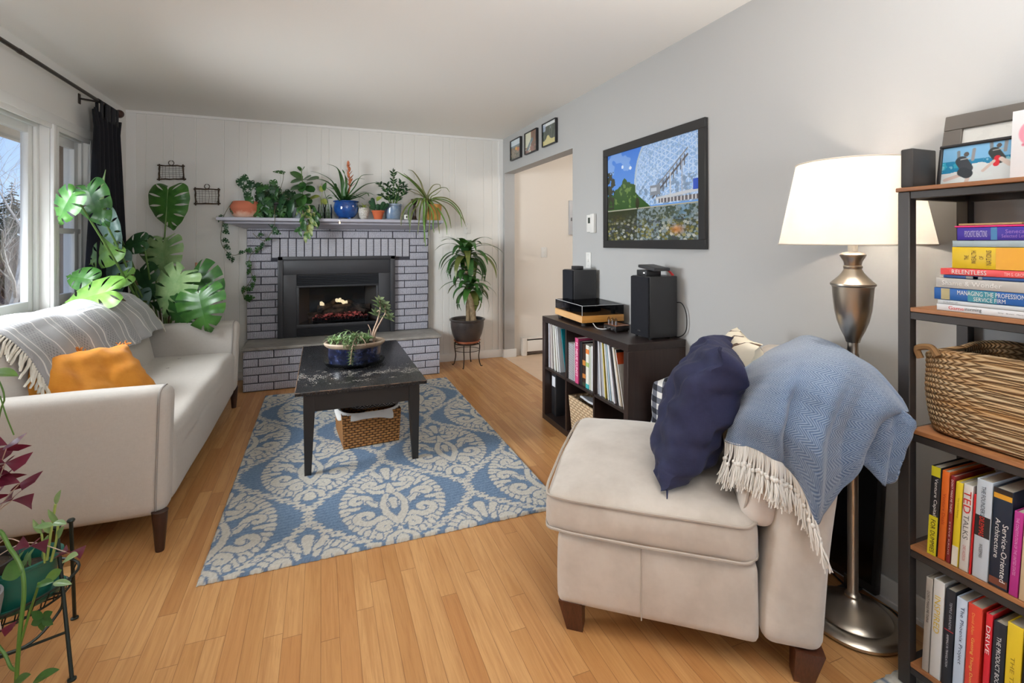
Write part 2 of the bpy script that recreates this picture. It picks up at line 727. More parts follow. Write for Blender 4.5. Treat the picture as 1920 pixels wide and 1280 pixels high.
def floor_mat():
    t = NT('oak_strip_floor')
    tc = t.n('TexCoord')
    sp = t.n('SeparateXYZ')
    t.t.links.new(tc.outputs['Object'], sp.inputs[0])
    x, y = sp.outputs[0], sp.outputs[1]
    W = 0.0575
    ix = t.math('FLOOR', t.math('DIVIDE', x, W))
    wn = t.n('TexWhiteNoise', noise_dimensions='1D')
    t.put(wn.inputs['W'], ix)
    ys = t.math('ADD', y, t.math('MULTIPLY', wn.outputs[0], 7.3))
    wl = t.math('MULTIPLY_ADD', wn.outputs[0], 0.5, 0.75)
    iy = t.math('FLOOR', t.math('DIVIDE', ys, wl))
    wn2 = t.n('TexWhiteNoise', noise_dimensions='2D')
    cb = t.n('CombineXYZ')
    t.put(cb.inputs[0], ix)
    t.put(cb.inputs[1], iy)
    t.t.links.new(cb.outputs[0], wn2.inputs['Vector'])
    rnd = wn2.outputs[0]
    # grain, shifted from strip to strip
    cv = t.n('CombineXYZ')
    t.put(cv.inputs[0], t.math('MULTIPLY', x, 26))
    t.put(cv.inputs[1], t.math('MULTIPLY_ADD', rnd, 40.0, t.math('MULTIPLY', y, 1.5)))
    t.put(cv.inputs[2], t.math('MULTIPLY', rnd, 17))
    g = t.noise(cv.outputs[0], 1.3, 5, 0.6, 1.2)
    cv2 = t.n('CombineXYZ')
    t.put(cv2.inputs[0], t.math('MULTIPLY', x, 210))
    t.put(cv2.inputs[1], t.math('MULTIPLY_ADD', rnd, 9.0, t.math('MULTIPLY', y, 7)))
    g2 = t.noise(cv2.outputs[0], 1.0, 3, 0.6)
    base = t.ramp(rnd, [(0.0, lin((176, 124, 74))), (0.35, lin((196, 146, 92))), (0.65, lin((204, 156, 102))), (1.0, lin((186, 132, 80)))])
    col = t.mix(t.ramp(g, [(0.42, (0, 0, 0)), (0.7, (0.5, 0.5, 0.5))]), base, lin((158, 102, 54)))
    col = t.mix(t.ramp(g2, [(0.5, (0, 0, 0)), (0.75, (0.35, 0.35, 0.35))]), col, lin((140, 90, 48)))
    fx = t.math('FRACT', t.math('DIVIDE', x, W))
    ed = t.math('MINIMUM', fx, t.math('SUBTRACT', 1.0, fx))
    fy = t.math('MULTIPLY', t.math('FRACT', t.math('DIVIDE', ys, wl)), wl)
    e2 = t.math('LESS_THAN', fy, 0.0025)
    e1 = t.math('LESS_THAN', ed, 0.016)
    seam = t.math('MAXIMUM', e1, e2)
    col = t.mix(t.math('MULTIPLY', seam, 0.55), col, lin((96, 58, 30)))
    rough = t.math('MULTIPLY_ADD', g, 0.15, 0.27)
    t.set(col=col, rough=rough, spec=0.45)
    t.bump(t.math('SUBTRACT', t.math('MULTIPLY', g2, 0.2), seam), 0.12, 0.002)
    return t.m


fl = MB().add([(XL - 0.2, YF - 0.2, 0), (XR + 0.0, YF - 0.2, 0), (XR + 0.0, YB + 0.1, 0), (XL - 0.2, YB + 0.1, 0)], [(0, 1, 2, 3)])
fo = fl.build('floor', floor_mat(), smooth=False)
struct(fo)
M_tile = plain('hall_vinyl', (218, 190, 162), 0.35, var=(3, (206, 176, 148)))
struct(MB().box(XR, 3.6, 1.6, YB, -0.05, 0.002).build('floor_hall', M_tile, smooth=False))
struct(MB().box(XL - 0.2, 3.6, YF - 0.2, YB + 0.2, ZC, ZC + 0.1).build('ceiling', M_ceil, smooth=False))

# the right wall with the wide opening to the hall
DY0, DY1, DZ = 3.497, 5.072, 2.02
m = MB()
m.box(XR, XR + 0.12, YF, DY0, 0, ZC)
m.box(XR, XR + 0.12, DY0, DY1, DZ, ZC)
m.box(XR, XR + 0.12, DY1, YB, 0, ZC)
struct(m.build('wall_right', M_wall, smooth=False))
m = MB()
m.box(XR + 0.12, 3.5, YB - 0.01, YB + 0.1, 0, ZC)
m.box(3.4, 3.5, 1.6, YB, 0, ZC)
m.box(XR + 0.12, 3.5, 1.5, 1.6, 0, ZC)
struct(m.build('wall_hall', M_hall, smooth=False))

# the panelled back wall: boards with narrow grooves
gx = [-1.423, -1.299, -1.22, -1.05, -0.829, -0.71, -0.64, -0.53, -0.36, -0.13, 0.0, 0.07, 0.18, 0.35, 0.57, 0.70, 0.78, 0.90, 1.06, 1.20, 1.27, 1.33, 1.46, 1.65, 1.75]


def panel_strip(mb, xa, xb, za, zb):
    pr = [(xa, 0)]
    for g in gx:
        if xa + 0.006 < g < xb - 0.006:
            pr += [(g - 0.004, 0), (g - 0.0015, 0.003), (g + 0.0015, 0.003), (g + 0.004, 0)]
    pr.append((xb, 0))
    vs = []
    for x, dy in pr:
        vs += [(x, YB + dy, za), (x, YB + dy, zb)]
    mb.add(vs, [(2 * i, 2 * i + 2, 2 * i + 3, 2 * i + 1) for i in range(len(pr) - 1)])


m = MB()
FBX0, FBX1, FBZ0, FBZ1 = -0.24, 0.56, 0.40, 1.00
panel_strip(m, XL - 0.1, FBX0, 0, ZC)
panel_strip(m, FBX1, XR + 0.02, 0, ZC)
panel_strip(m, FBX0, FBX1, 0, FBZ0)
panel_strip(m, FBX0, FBX1, FBZ1, ZC)
m.box(XL - 0.1, FBX0, YB + 0.02, YB + 0.12, 0, ZC)
m.box(FBX1, XR + 0.12, YB + 0.02, YB + 0.12, 0, ZC)
m.box(FBX0, FBX1, YB + 0.02, YB + 0.12, FBZ1, ZC)
struct(m.build('wall_back', M_pan, smooth=False))
m = MB().box(XL, XR, YB - 0.016, YB, ZC - 0.022, ZC)
m.box(XL, XL + 0.07, YB - 0.012, YB + 0.002, 0, ZC - 0.02)
m.box(XR - 0.05, XR, YB - 0.012, YB + 0.002, 0, ZC - 0.02)
struct(m.build('trim_1', M_trim, smooth=False))

# left wall, around the picture window and the narrow double hung window
WZ0, WZ1 = 0.84, 2.0
A0, A1, B0, B1 = 2.25, 3.85, 3.935, 4.385
m = MB()
x0, x1 = XL - 0.14, XL
m.box(x0, x1, YF, A0, 0, ZC)
m.box(x0, x1, A0, B1, 0, WZ0)
m.box(x0, x1, A0, B1, WZ1, ZC)
m.box(x0, x1, A1, B0, WZ0, WZ1)
m.box(x0, x1, B1, YB + 0.1, 0, ZC)
struct(m.build('wall_left', M_pan, smooth=False))
# casings on the room side
m = MB()
m.rbox(XL, XL + 0.018, A0 - 0.09, B1 + 0.06, WZ1, WZ1 + 0.062, 0.004)
m.rbox(XL, XL + 0.012, A0 - 0.09, B1 + 0.06, WZ1 - 0.03, WZ1 + 0.005, 0.003)
m.rbox(XL, XL + 0.016, B1, B1 + 0.06, WZ0 - 0.05, WZ1, 0.004)
m.rbox(XL, XL + 0.022, A1, A1 + 0.045, WZ0, WZ1, 0.006)
m.rbox(XL, XL + 0.016, A1 + 0.045, B0, WZ0, WZ1, 0.005)
m.rbox(XL, XL + 0.016, A0 - 0.09, A0, WZ0 - 0.05, WZ1, 0.004)
m.rbox(XL - 0.10, XL + 0.05, A0 - 0.1, B1 + 0.08, WZ0 - 0.03, WZ0, 0.006)
struct(m.build('trim_2', M_trim))


def window(name, y0, y1, z0, z1, stile, x, split=None, ext=None):
    m = MB()
    xa, xb = x - 0.012, x + 0.02
    m.rbox(xa, xb, y0, y0 + stile, z0, z1, 0.005)
    m.rbox(xa, xb, y1 - stile, y1, z0, z1, 0.005)
    m.rbox(xa, xb, y0 + stile, y1 - stile, z1 - stile, z1, 0.003)
    m.rbox(xa, xb, y0 + stile, y1 - stile, z0, z0 + stile, 0.003)
    # the inner stop and the channel
    s2 = stile * 0.4
    for (a, b) in ((y0, y0 + s2), (y1 - s2, y1)):
        m.rbox(xb, xb + 0.02, a, b, z0, z1, 0.004)
    m.rbox(xb, xb + 0.02, y0 + s2, y1 - s2, z1 - s2, z1, 0.003)
    if split:
        m.rbox(xa, xb + 0.015, y0 + 0.01, y1 - 0.01, split - 0.018, split + 0.018, 0.005)
        m.rbox(xb, xb + 0.012, y1 - 0.035, y1 - 0.028, split, z1 - 0.05, 0.002)
        # the lower sash sits inside the upper one
        m.rbox(xb - 0.005, xb + 0.018, y0 + stile - 0.005, y0 + stile + 0.03, z0 + 0.02, split, 0.004)
        m.rbox(xb - 0.005, xb + 0.018, y1 - stile - 0.045, y1 - stile + 0.005, z0 + 0.02, split, 0.004)
    o = struct(m.build(name, M_sash))
    g = MB().box(x - 0.008, x - 0.002, y0 + stile * 0.9, y1 - stile * 0.9, z0 + stile * 0.9, z1 - stile * 0.9)
    g.build('pane', M_glass, o, world=True, smooth=False)
    return o


window('window_1', A0, A1, WZ0, WZ1, 0.078, XL - 0.088)
window('window_2', B0, B1, WZ0, WZ1, 0.085, XL - 0.066, split=1.345)

# rear of the room, behind the camera: the dining end with a window added for the fill light
m = MB()
m.box(XL - 0.14, -1.0, YF - 0.12, YF, 0, ZC)
m.box(1.3, XR + 0.12, YF - 0.12, YF, 0, ZC)
m.box(-1.0, 1.3, YF - 0.12, YF, 0, 0.8)
m.box(-1.0, 1.3, YF - 0.12, YF, 2.1, ZC)
struct(m.build('wall_front', M_wall, smooth=False))
m = MB()
for (a, b, c, d) in ((-1.0, -0.94, 0.8, 2.1), (1.24, 1.3, 0.8, 2.1), (0.12, 0.18, 0.8, 2.1), (-1.0, 1.3, 0.8, 0.86), (-1.0, 1.3, 2.04, 2.1)):
    m.box(a, b, YF - 0.09, YF - 0.04, c, d)
struct(m.build('window_3', M_sash, smooth=False))
light('ceiling_bounce_fill', 'AREA', (0.75, -0.35, 1.35), 80, (0.97, 0.98, 1.0), aim(-0.16, 0.34, 0.93), 0.4, 0.4, spread=2.6)  # added unseen uplight without a fixture, fills the room off the ceiling
light('hall_ceiling_lamp', 'POINT', (2.75, 3.7, 2.15), 20, (1.0, 0.94, 0.88), radius=0.12)

# baseboards
m = MB().rbox(XL, XR, YB - 0.016, YB, 0, 0.085, 0.004)
struct(m.build('baseboard_back', M_trim))
m = MB()
m.rbox(XR - 0.014, XR, YF, DY0, 0, 0.09, 0.004)
m.rbox(XR - 0.022, XR, YF, DY0, 0, 0.02, 0.004)
m.rbox(XR - 0.012, XR, DY1, YB, 0, 0.09, 0.004)
m.rbox(XR - 0.012, XR + 0.14, DY1 - 0.012, DY1, 0, 0.09, 0.004)
struct(m.build('baseboard_right', M_trim))
struct(MB().rbox(XL, XL + 0.016, YF, YB, 0, 0.085, 0.004).build('baseboard_left', M_trim))

# ------------------------------------------------------------------ outdoors, as seen through the window
t = NT('dry_meadow')
v = t.coord()
f = t.noise(v, 1.3, 6, 0.7)
t.set(col=t.ramp(f, [(0.3, lin((120, 98, 78))), (0.5, lin((165, 140, 112))), (0.68, lin((150, 150, 100)))]), rough=1.0)
M_mead = t.m
M_meadow_green = M_mead


def hill(u, v):
    x = -2.2 - 46 * u
    y = -6 + 60 * v
    d = dep(x, y)
    z = -0.75 + max(0, d - 8) * 0.035 + 1.2 * max(0, min(1, (d - 14) / 25)) + 0.12 * mnoise.noise(Vector((x * 0.4, y * 0.4, 0)))
    return Vector((x, y, z))


g = MB().grid(hill, 40, 50)
struct(tag(g.build('lawn', M_mead), 'dry brown meadow rising outside the window', 'lawn'))
M_soffit = plain('soffit_board', (196, 180, 156), 0.7)
m = MB().box(-2.32, XL - 0.14, -3, 6.5, 2.125, 2.16)
m.box(-2.36, -2.32, -3, 6.5, 2.10, 2.28)
struct(m.build('roof_eave', M_soffit, smooth=False))
M_post = wood('weathered_post', (150, 128, 106), (112, 92, 74), 'Z', 1.0, 0.8)
o = tag(MB().rbox(-1.875, -1.79, 4.70, 4.83, -0.75, 2.12, 0.006).build('porch_post', M_post), 'brown timber post just outside the narrow window', 'post')

M_bark = plain('grey_bark', (148, 136, 124), 0.9, var=(9, (104, 92, 82)))
M_pale = plain('pale_birch_bark', (200, 192, 182), 0.8, var=(7, (150, 140, 130)))
M_spruce = plain('spruce_needles', (88, 86, 66), 0.9, var=(8, (122, 108, 88)))
rnd = random.Random(5)


def spruce(name, label, base, h, rad, seed):
    rg = random.Random(seed)
    t = thing(name, label, 'tree', base)
    MB().tube([(0, 0, 0), (0, 0, h * 0.5), (0, 0, h)], [h * 0.02, h * 0.014, 0.01], 7).build('trunk', M_bark, t)
    m = MB()
    nl = 26
    for i in range(nl):
        f = i / (nl - 1)
        z = h * (0.12 + 0.86 * f)
        rr = rad * (1 - f) ** 0.85 + 0.05
        nb = 7 if f < 0.8 else 5
        for k in range(nb):
            a = rg.uniform(0, 2 * PI)
            L = rr * rg.uniform(0.75, 1.15)
            dr = Vector((math.cos(a), math.sin(a), 0))
            sd = Vector((-dr.y, dr.x, 0))
            p0 = Vector((0, 0, z))
            for q in range(5):
                s0 = 0.15 + 0.17 * q
                c = p0 + dr * L * s0 + Vector((0, 0, -0.28 * L * s0))
                w = L * 0.20 * (1.15 - s0)
                tip = c + dr * L * 0.25 + Vector((0, 0, -0.14 * L))
                for sgn in (-1, 1):
                    e = c + sd * sgn * w * 1.5 + dr * L * 0.14 + Vector((0, 0, -0.16 * L + rg.uniform(-.05, .05)))
                    m.add([c, tip, e, c + Vector((0, 0, 0.05 * L))], [(0, 1, 2), (0, 2, 3), (0, 3, 1)])
    m.build('needles', M_spruce, t, smooth=False)
    return t


def ground_z(x, y):
    d = dep(x, y)
    return -0.75 + max(0, d - 8) * 0.035 + 1.2 * max(0, min(1, (d - 14) / 25))


p = P(22, 500, 27)
spruce('spruce_tree', 'tall dark spruce tree standing beyond the bare branches outside the window', (p.x, p.y, ground_z(p.x, p.y) - 0.1), 4.1, 1.5, 3)


def bare_tree(name, label, base, h, seed, spread=0.9, depth=4, mat=None, lean=(0.1, 0)):
    rg = random.Random(seed)
    t = thing(name, label, 'tree', base)
    trunk, br = MB(), MB()

    def grow(mb, p, d, L, r, lev):
        pts = [p]
        rs = [r]
        q = p.copy()
        dd = d.copy()
        for i in range(4):
            dd = (dd + Vector((rg.uniform(-.25, .25), rg.uniform(-.25, .25), rg.uniform(-.05, .18)))).normalized()
            q = q + dd * L / 4
            pts.append(q.copy())
            rs.append(r * (1 - 0.13 * (i + 1)))
            if lev > 0 and (i > 0 or lev < depth):
                for k in range(rg.choice((1, 2))):
                    a = rg.uniform(0, 2 * PI)
                    sd = (dd + Vector((math.cos(a), math.sin(a), rg.uniform(-.2, .5))) * spread).normalized()
                    grow(br, q, sd, L * rg.uniform(0.5, 0.72), rs[-1] * 0.55, lev - 1)
        mb.tube(pts, rs, 5, cap=False)
    grow(trunk, Vector((0, 0, 0)), Vector((lean[0], lean[1], 1)).normalized(), h * 0.55, h * 0.016, depth)
    trunk.build('trunk', mat or M_pale, t)
    br.build('branches', mat or M_pale, t)['kind'] = 'stuff'
    return t


p = P(-25, 560, 8.0)
bare_tree('bare_tree', 'bare pale-barked tree with drooping white twigs close outside the picture window', (p.x, p.y, ground_z(p.x, p.y) - 0.1), 4.4, 11, 0.95, 4, M_pale, (0.35, 0.1))
p = P(75, 560, 13)
bare_tree('bare_tree', 'leafless grey sapling seen through the lower sash of the narrow window', (p.x, p.y, ground_z(p.x, p.y) - 0.1), 3.2, 23, 0.9, 3, M_bark, (-0.1, 0.1))
# the leafless thicket along the hillside: nobody could count its twigs
m = MB()
for i in range(900):
    px = rnd.uniform(-160, 190)
    d = rnd.uniform(13, 26)
    q = P(px, 500, d)
    z = ground_z(q.x, q.y)
    h = rnd.uniform(0.5, 1.5)
    b = Vector((q.x, q.y, z - 0.1))
    for k in range(3):
        tp = b + Vector((rnd.uniform(-.5, .5), rnd.uniform(-.5, .5), h))
        md = (b + tp) / 2 + Vector((rnd.uniform(-.15, .15), rnd.uniform(-.15, .15), 0))
        m.tube([b, md, tp], [0.03, 0.02, 0.006], 3, cap=False)
o = m.build('brush', plain('brush_twigs', (150, 126, 106), 0.95, var=(3, (118, 96, 82))), smooth=False)
tag(o, 'brown leafless brush covering the hillside outside', 'brush', kind='stuff')
p = P(22, 556, 10.5)
o = MB().soft(0.9, 0.35, 0.16, 0.14, 8, m=Matrix.Translation((p.x, p.y, ground_z(p.x, p.y) + 0.12)) @ Matrix.Rotation(R(60), 4, 'Z'), nz=(2.0, 0.10)).build('boulder', plain('pale_rock', (216, 212, 206), 0.9, var=(3, (160, 150, 140))))
tag(o, 'long pale boulder on the lawn below the bare tree outside', 'boulder')

# ================================================================== THE FIREPLACE
t = NT('painted_comb_brick')
v = t.coord()
w = t.wave(v, 34, 3.0, 3, 'X', dscale=3)
f = t.noise(v, 26, 4, 0.6)
h = t.math('ADD', t.math('MULTIPLY', w, 0.7), t.math('MULTIPLY', f, 0.4))
t.set(col=t.mix(t.ramp(h, [(0.25, (0, 0, 0)), (0.75, (1, 1, 1))]), lin((132, 132, 143)), lin((196, 196, 207))), rough=0.65)
t.bump(h, 0.5, 0.006)
M_brick = t.m
t = NT('painted_soldier_brick')
v = t.coord()
w = t.wave(v, 34, 3.0, 3, 'Z', dscale=3)
f = t.noise(v, 26, 4, 0.6)
h = t.math('ADD', t.math('MULTIPLY', w, 0.7), t.math('MULTIPLY', f, 0.4))
t.set(col=t.mix(t.ramp(h, [(0.25, (0, 0, 0)), (0.75, (1, 1, 1))]), lin((146, 146, 154)), lin((194, 194, 202))), rough=0.65)
t.bump(h, 0.35, 0.006)
M_brick2 = t.m
M_mortar = plain('dark_mortar', (62, 62, 70), 0.9, bump=(80, 0.3))
M_mantel = plain('mantel_paint', (172, 171, 182), 0.5, bump=(20, 0.05))
t = NT('bluestone')
v = t.coord(scale=(1, 1, 1))
f = t.noise(v, 5, 6, 0.7, 0.5)
t.set(col=t.ramp(f, [(0.3, lin((122, 118, 112))), (0.55, lin((146, 142, 136))), (0.75, lin((164, 158, 148)))]), rough=0.55)
t.bump(f, 0.3, 0.02)
M_stone = t.m

FX0, FX1, FY, HZ, MZ = -0.64, 1.033, 5.065, 0.375, 1.40
HX0, HX1, HY = -0.622, 1.066, 4.68
fire = thing('fireplace', 'grey-painted brick fireplace with a raised hearth and a moulded mantel against the panelled wall', 'fireplace', ((FX0 + FX1) / 2, 4.95, 0))


def brick(mb, a0, a1, z0, z1, yf, yb, c=0.004, J=0.004):
    a0, a1, z0, z1 = a0 + J, a1 - J, z0 + J, z1 - J
    r1, r2 = rnd.uniform(-.0015, .0015), rnd.uniform(-.0015, .0015)
    vs = [(a0, yb, z0), (a1, yb, z0), (a1, yb, z1), (a0, yb, z1),
          (a0, yf + c, z0), (a1, yf + c, z0), (a1, yf + c, z1), (a0, yf + c, z1),
          (a0 + c, yf + r1, z0 + c), (a1 - c, yf + r2, z0 + c), (a1 - c, yf + r2, z1 - c), (a0 + c, yf + r1, z1 - c)]
    fs = []
    for k in range(4):
        n = (k + 1) % 4
        fs += [(k, n, 4 + n, 4 + k), (4 + k, 4 + n, 8 + n, 8 + k)]
    fs.append((8, 9, 10, 11))
    mb.add(vs, fs)


def courses(mb, x0, x1, z0, z1, ch, L, first, yf, yb, skip=None):
    row = 0
    z = z0
    while z < z1 - 0.006:
        zt = min(z + ch, z1)
        x = x0 - (L / 2 if (row + first) % 2 else 0)
        while x < x1 - 1e-6:
            a, b = max(x, x0), min(x + L, x1)
            segs = [(a, b)]
            if skip:
                for (sx0, sx1, sz0, sz1) in skip:
                    if zt > sz0 + 0.012 and z < sz1 - 0.012:
                        ns = []
                        for (p0, p1) in segs:
                            if p1 <= sx0 or p0 >= sx1:
                                ns.append((p0, p1))
                            else:
                                if p0 < sx0:
                                    ns.append((p0, sx0))
                                if p1 > sx1:
                                    ns.append((sx1, p1))
                        segs = ns
            for (p0, p1) in segs:
                if p1 - p0 > 0.02:
                    brick(mb, p0, p1, z, zt, yf, yb)
            x += L
        z = zt
        row += 1


IX0, IX1, IZ1 = -0.379, 0.687, 1.132          # the black insert
SX0, SX1, SZ0, SZ1 = onY(509, 450, FY).x, onY(768, 450, FY).x, 1.118, 1.303
m = MB()
courses(m, FX0, FX1, HZ, MZ, 0.0715, 0.238, 0, FY, YB - 0.02, [(IX0 + 0.01, IX1 - 0.01, HZ - 1, IZ1 - 0.01), (SX0, SX1, SZ0, SZ1)])
m.build('brick_surround', M_brick, fire, world=True, smooth=False)
m = MB()
n = 18
for i in range(n):
    a = SX0 + (SX1 - SX0) * i / n
    brick(m, a, a + (SX1 - SX0) / n, SZ0, SZ1, FY, YB - 0.02)
m.build('soldier_brick', M_brick2, fire, world=True, smooth=False)
m = MB()
m.box(FX0 + 0.003, IX0 + 0.02, FY + 0.007, YB - 0.004, HZ, MZ)
m.box(IX1 - 0.02, FX1 - 0.003, FY + 0.007, YB - 0.004, HZ, MZ)
m.box(IX0, IX1, FY + 0.007, YB - 0.004, IZ1 - 0.02, MZ)
m.box(HX0 + 0.004, HX1 - 0.004, HY + 0.008, YB - 0.02, 0.001, 0.345)
m.build('mortar', M_mortar, fire, world=True, smooth=False)
m = MB()
courses(m, HX0, HX1, 0.002, 0.346, 0.0688, 0.238, 0, HY, HY + 0.08)
zz = 0.002
for r_ in range(5):          # the brick ends on the hearth's sides
    for sx in (HX0, HX1):
        for q in range(4):
            y0 = HY + 0.085 + q * 0.088
            a, b = (sx, sx + 0.02) if sx == HX0 else (sx - 0.02, sx)
            m.box(a, b, y0, y0 + 0.08, zz + 0.004, zz + 0.0648)
    zz += 0.0688
m.build('hearth_brick', M_brick, fire, world=True, smooth=False)


def slabfn(mb, x0, x1, y0, y1, z0, z1):
    mb.soft((x1 - x0) / 2, (y1 - y0) / 2, (z1 - z0) / 2, 0.008, 9, m=Matrix.Translation(((x0 + x1) / 2, (y0 + y1) / 2, (z0 + z1) / 2)), nz=(7, 0.0035))


m = MB()
slabfn(m, HX0 - 0.008, 0.2, HY - 0.012, YB - 0.01, 0.346, 0.374)
slabfn(m, 0.203, HX1 + 0.008, HY - 0.012, YB - 0.01, 0.346, 0.374)
m.build('hearth_slab', M_stone, fire, world=True)


def flare(mb, r0, r1, z0, z1):
    """Moulding between two rectangles (x0, x1, yfront); the back is the wall."""
    vs = []
    for (x0, x1, y), z in ((r0, z0), (r1, z1)):
        vs += [(x0, YB - 0.004, z), (x0, y, z), (x1, y, z), (x1, YB - 0.004, z)]
    mb.add(vs, [(0, 1, 5, 4), (1, 2, 6, 5), (2, 3, 7, 6), (4, 5, 6, 7), (3, 2, 1, 0)])


m = MB()
MX0, MX1, MY = -0.842, 1.135, 4.845
prof = [(-0.655, 1.05, 5.045, 1.392), (-0.675, 1.07, 5.02, 1.402), (-0.69, 1.08, 5.0, 1.404), (-0.72, 1.05 + .05, 4.965, 1.418), (-0.775, 1.105, 4.915, 1.432), (-0.785, 1.11, 4.905, 1.434),
        (-0.79, 1.113, 4.90, 1.446), (-0.81, 1.125, 4.872, 1.455), (MX0, MX1, MY, 1.459), (MX0, MX1, MY, 1.482), (MX0 + 0.004, MX1 - 0.004, MY + 0.004, 1.4855)]
for a, b in zip(prof[:-1], prof[1:]):
    flare(m, a[:3], b[:3], a[3], b[3])
m.build('mantel', M_mantel, fire, world=True, angle=25)
MTOP = 1.4855

# the gas insert
M_ins = plain('insert_black', (50, 51, 55), 0.42, bump=(300, 0.03))
M_ins2 = plain('insert_dark', (24, 24, 26), 0.5)
M_fglass = glass_mat('fire_glass', (0.78, 0.80, 0.82), 0.16)
M_log = plain('ceramic_log', (120, 96, 78), 0.95, var=(14, (46, 40, 36)), bump=(30, 0.6))
t = NT('glowing_ember')
f = t.noise(t.coord(), 40, 3)
t.set(col=t.ramp(f, [(0.4, lin((96, 66, 62))), (0.62, lin((216, 124, 118)))]), rough=0.9, emc=t.ramp(f, [(0.45, (0, 0, 0)), (0.7, lin((225, 96, 84)))]), ems=0.4)
M_ember = t.m
t = NT('gas_flame')
t.set(col=lin((255, 238, 205)), emc=lin((255, 228, 180)), ems=1.1, rough=1)
M_flame = t.m
t = NT('insert_brick_liner')
t.set(col=lin((112, 104, 98)), rough=0.8)
M_liner = t.m

ins = thing('gas_fireplace_insert', 'black steel gas fire with louvres, glass front and glowing logs set into the brickwork', 'fireplace insert', ((IX0 + IX1) / 2, 5.05, HZ))
y0 = 5.035
OX0, OX1, OZ0, OZ1 = onY(556, 520, y0).x, onY(710, 520, y0).x, 0.382, onY(640, 513, y0).z
m = MB()
m.rbox(IX0, IX0 + 0.045, y0 - 0.006, FY + 0.02, HZ, IZ1, 0.004)
m.rbox(IX1 - 0.045, IX1, y0 - 0.006, FY + 0.02, HZ, IZ1, 0.004)
m.rbox(IX0, IX1, y0 - 0.006, FY + 0.02, IZ1 - 0.035, IZ1, 0.004)
m.build('surround_frame', M_ins, ins, world=True)
m = MB()
m.rbox(IX0 + 0.045, OX0, y0 + 0.004, FY + 0.02, HZ, OZ1, 0.003)
m.rbox(OX1, IX1 - 0.045, y0 + 0.004, FY + 0.02, HZ, OZ1, 0.003)
m.rbox(IX0 + 0.045, IX1 - 0.045, y0 + 0.003, FY + 0.02, OZ1, IZ1 - 0.035, 0.003)
m.build('surround_panel', M_ins, ins, world=True)
GZ0, GZ1 = onY(600, 607, y0).z, onY(600, 537, y0).z
m = MB()
for i in range(6):
    z = GZ1 + 0.012 + i * (OZ1 - GZ1 - 0.02) / 6
    m.add([(OX0 + .006, y0 + 0.002, z), (OX1 - .006, y0 + 0.002, z), (OX1 - .006, y0 + 0.022, z + 0.011), (OX0 + .006, y0 + 0.022, z + 0.011),
           (OX0 + .006, y0 + 0.002, z - .002), (OX1 - .006, y0 + 0.002, z - .002), (OX1 - .006, y0 + 0.022, z + 0.009), (OX0 + .006, y0 + 0.022, z + 0.009)],
          [(0, 1, 2, 3), (4, 7, 6, 5), (0, 4, 5, 1), (2, 6, 7, 3)])
m.build('upper_louvre', M_ins, ins, world=True, smooth=False)
m = MB()
for i in range(5):
    z = OZ0 + 0.006 + i * (GZ0 - OZ0 - 0.035) / 5
    m.add([(OX0 + .006, y0 + 0.002, z), (OX1 - .006, y0 + 0.002, z), (OX1 - .006, y0 + 0.022, z + 0.011), (OX0 + .006, y0 + 0.022, z + 0.011),
           (OX0 + .006, y0 + 0.002, z - .002), (OX1 - .006, y0 + 0.002, z - .002), (OX1 - .006, y0 + 0.022, z + 0.009), (OX0 + .006, y0 + 0.022, z + 0.009)],
          [(0, 1, 2, 3), (4, 7, 6, 5), (0, 4, 5, 1), (2, 6, 7, 3)])
m.build('lower_louvre', M_ins, ins, world=True, smooth=False)
m = MB()
gf = 0.022
m.rbox(OX0, OX0 + gf, y0 + 0.008, y0 + 0.03, GZ0 - 0.03, GZ1 + 0.012, 0.003)
m.rbox(OX1 - gf, OX1, y0 + 0.008, y0 + 0.03, GZ0 - 0.03, GZ1 + 0.012, 0.003)
m.rbox(OX0, OX1, y0 + 0.006, y0 + 0.03, GZ1 - 0.006, GZ1 + 0.014, 0.003)
m.rbox(OX0, OX1, y0 + 0.004, y0 + 0.03, GZ0 - 0.034, GZ0 - 0.002, 0.003)
m.build('glass_frame', M_ins, ins, world=True)
MB().box(OX0 + gf - 0.004, OX1 - gf + 0.004, y0 + 0.017, y0 + 0.020, GZ0 - 0.005, GZ1).build('glass_pane', M_fglass, ins, world=True, smooth=False)
m = MB()
xa, xb, yb = OX0 - 0.002, OX1 + 0.002, 5.40
m.box(OX0 - 0.02, OX1 + 0.02, y0 + 0.024, y0 + 0.029, GZ1 + 0.008, OZ1 + 0.01).box(OX0 - 0.02, OX1 + 0.02, y0 + 0.024, y0 + 0.029, HZ + 0.002, GZ0 - 0.02)
xa2, xb2 = xa + 0.10, xb - 0.10
m.add([(xa, y0 + .03, OZ0), (xb, y0 + .03, OZ0), (xb2, yb, OZ0), (xa2, yb, OZ0), (xa, y0 + .03, OZ1), (xb, y0 + .03, OZ1), (xb2, yb, OZ1), (xa2, yb, OZ1)],
      [(0, 1, 2, 3), (7, 6, 5, 4), (3, 2, 6, 7), (0, 3, 7, 4), (1, 5, 6, 2)])
m.build('fire_box', M_ins2, ins, world=True, smooth=False)
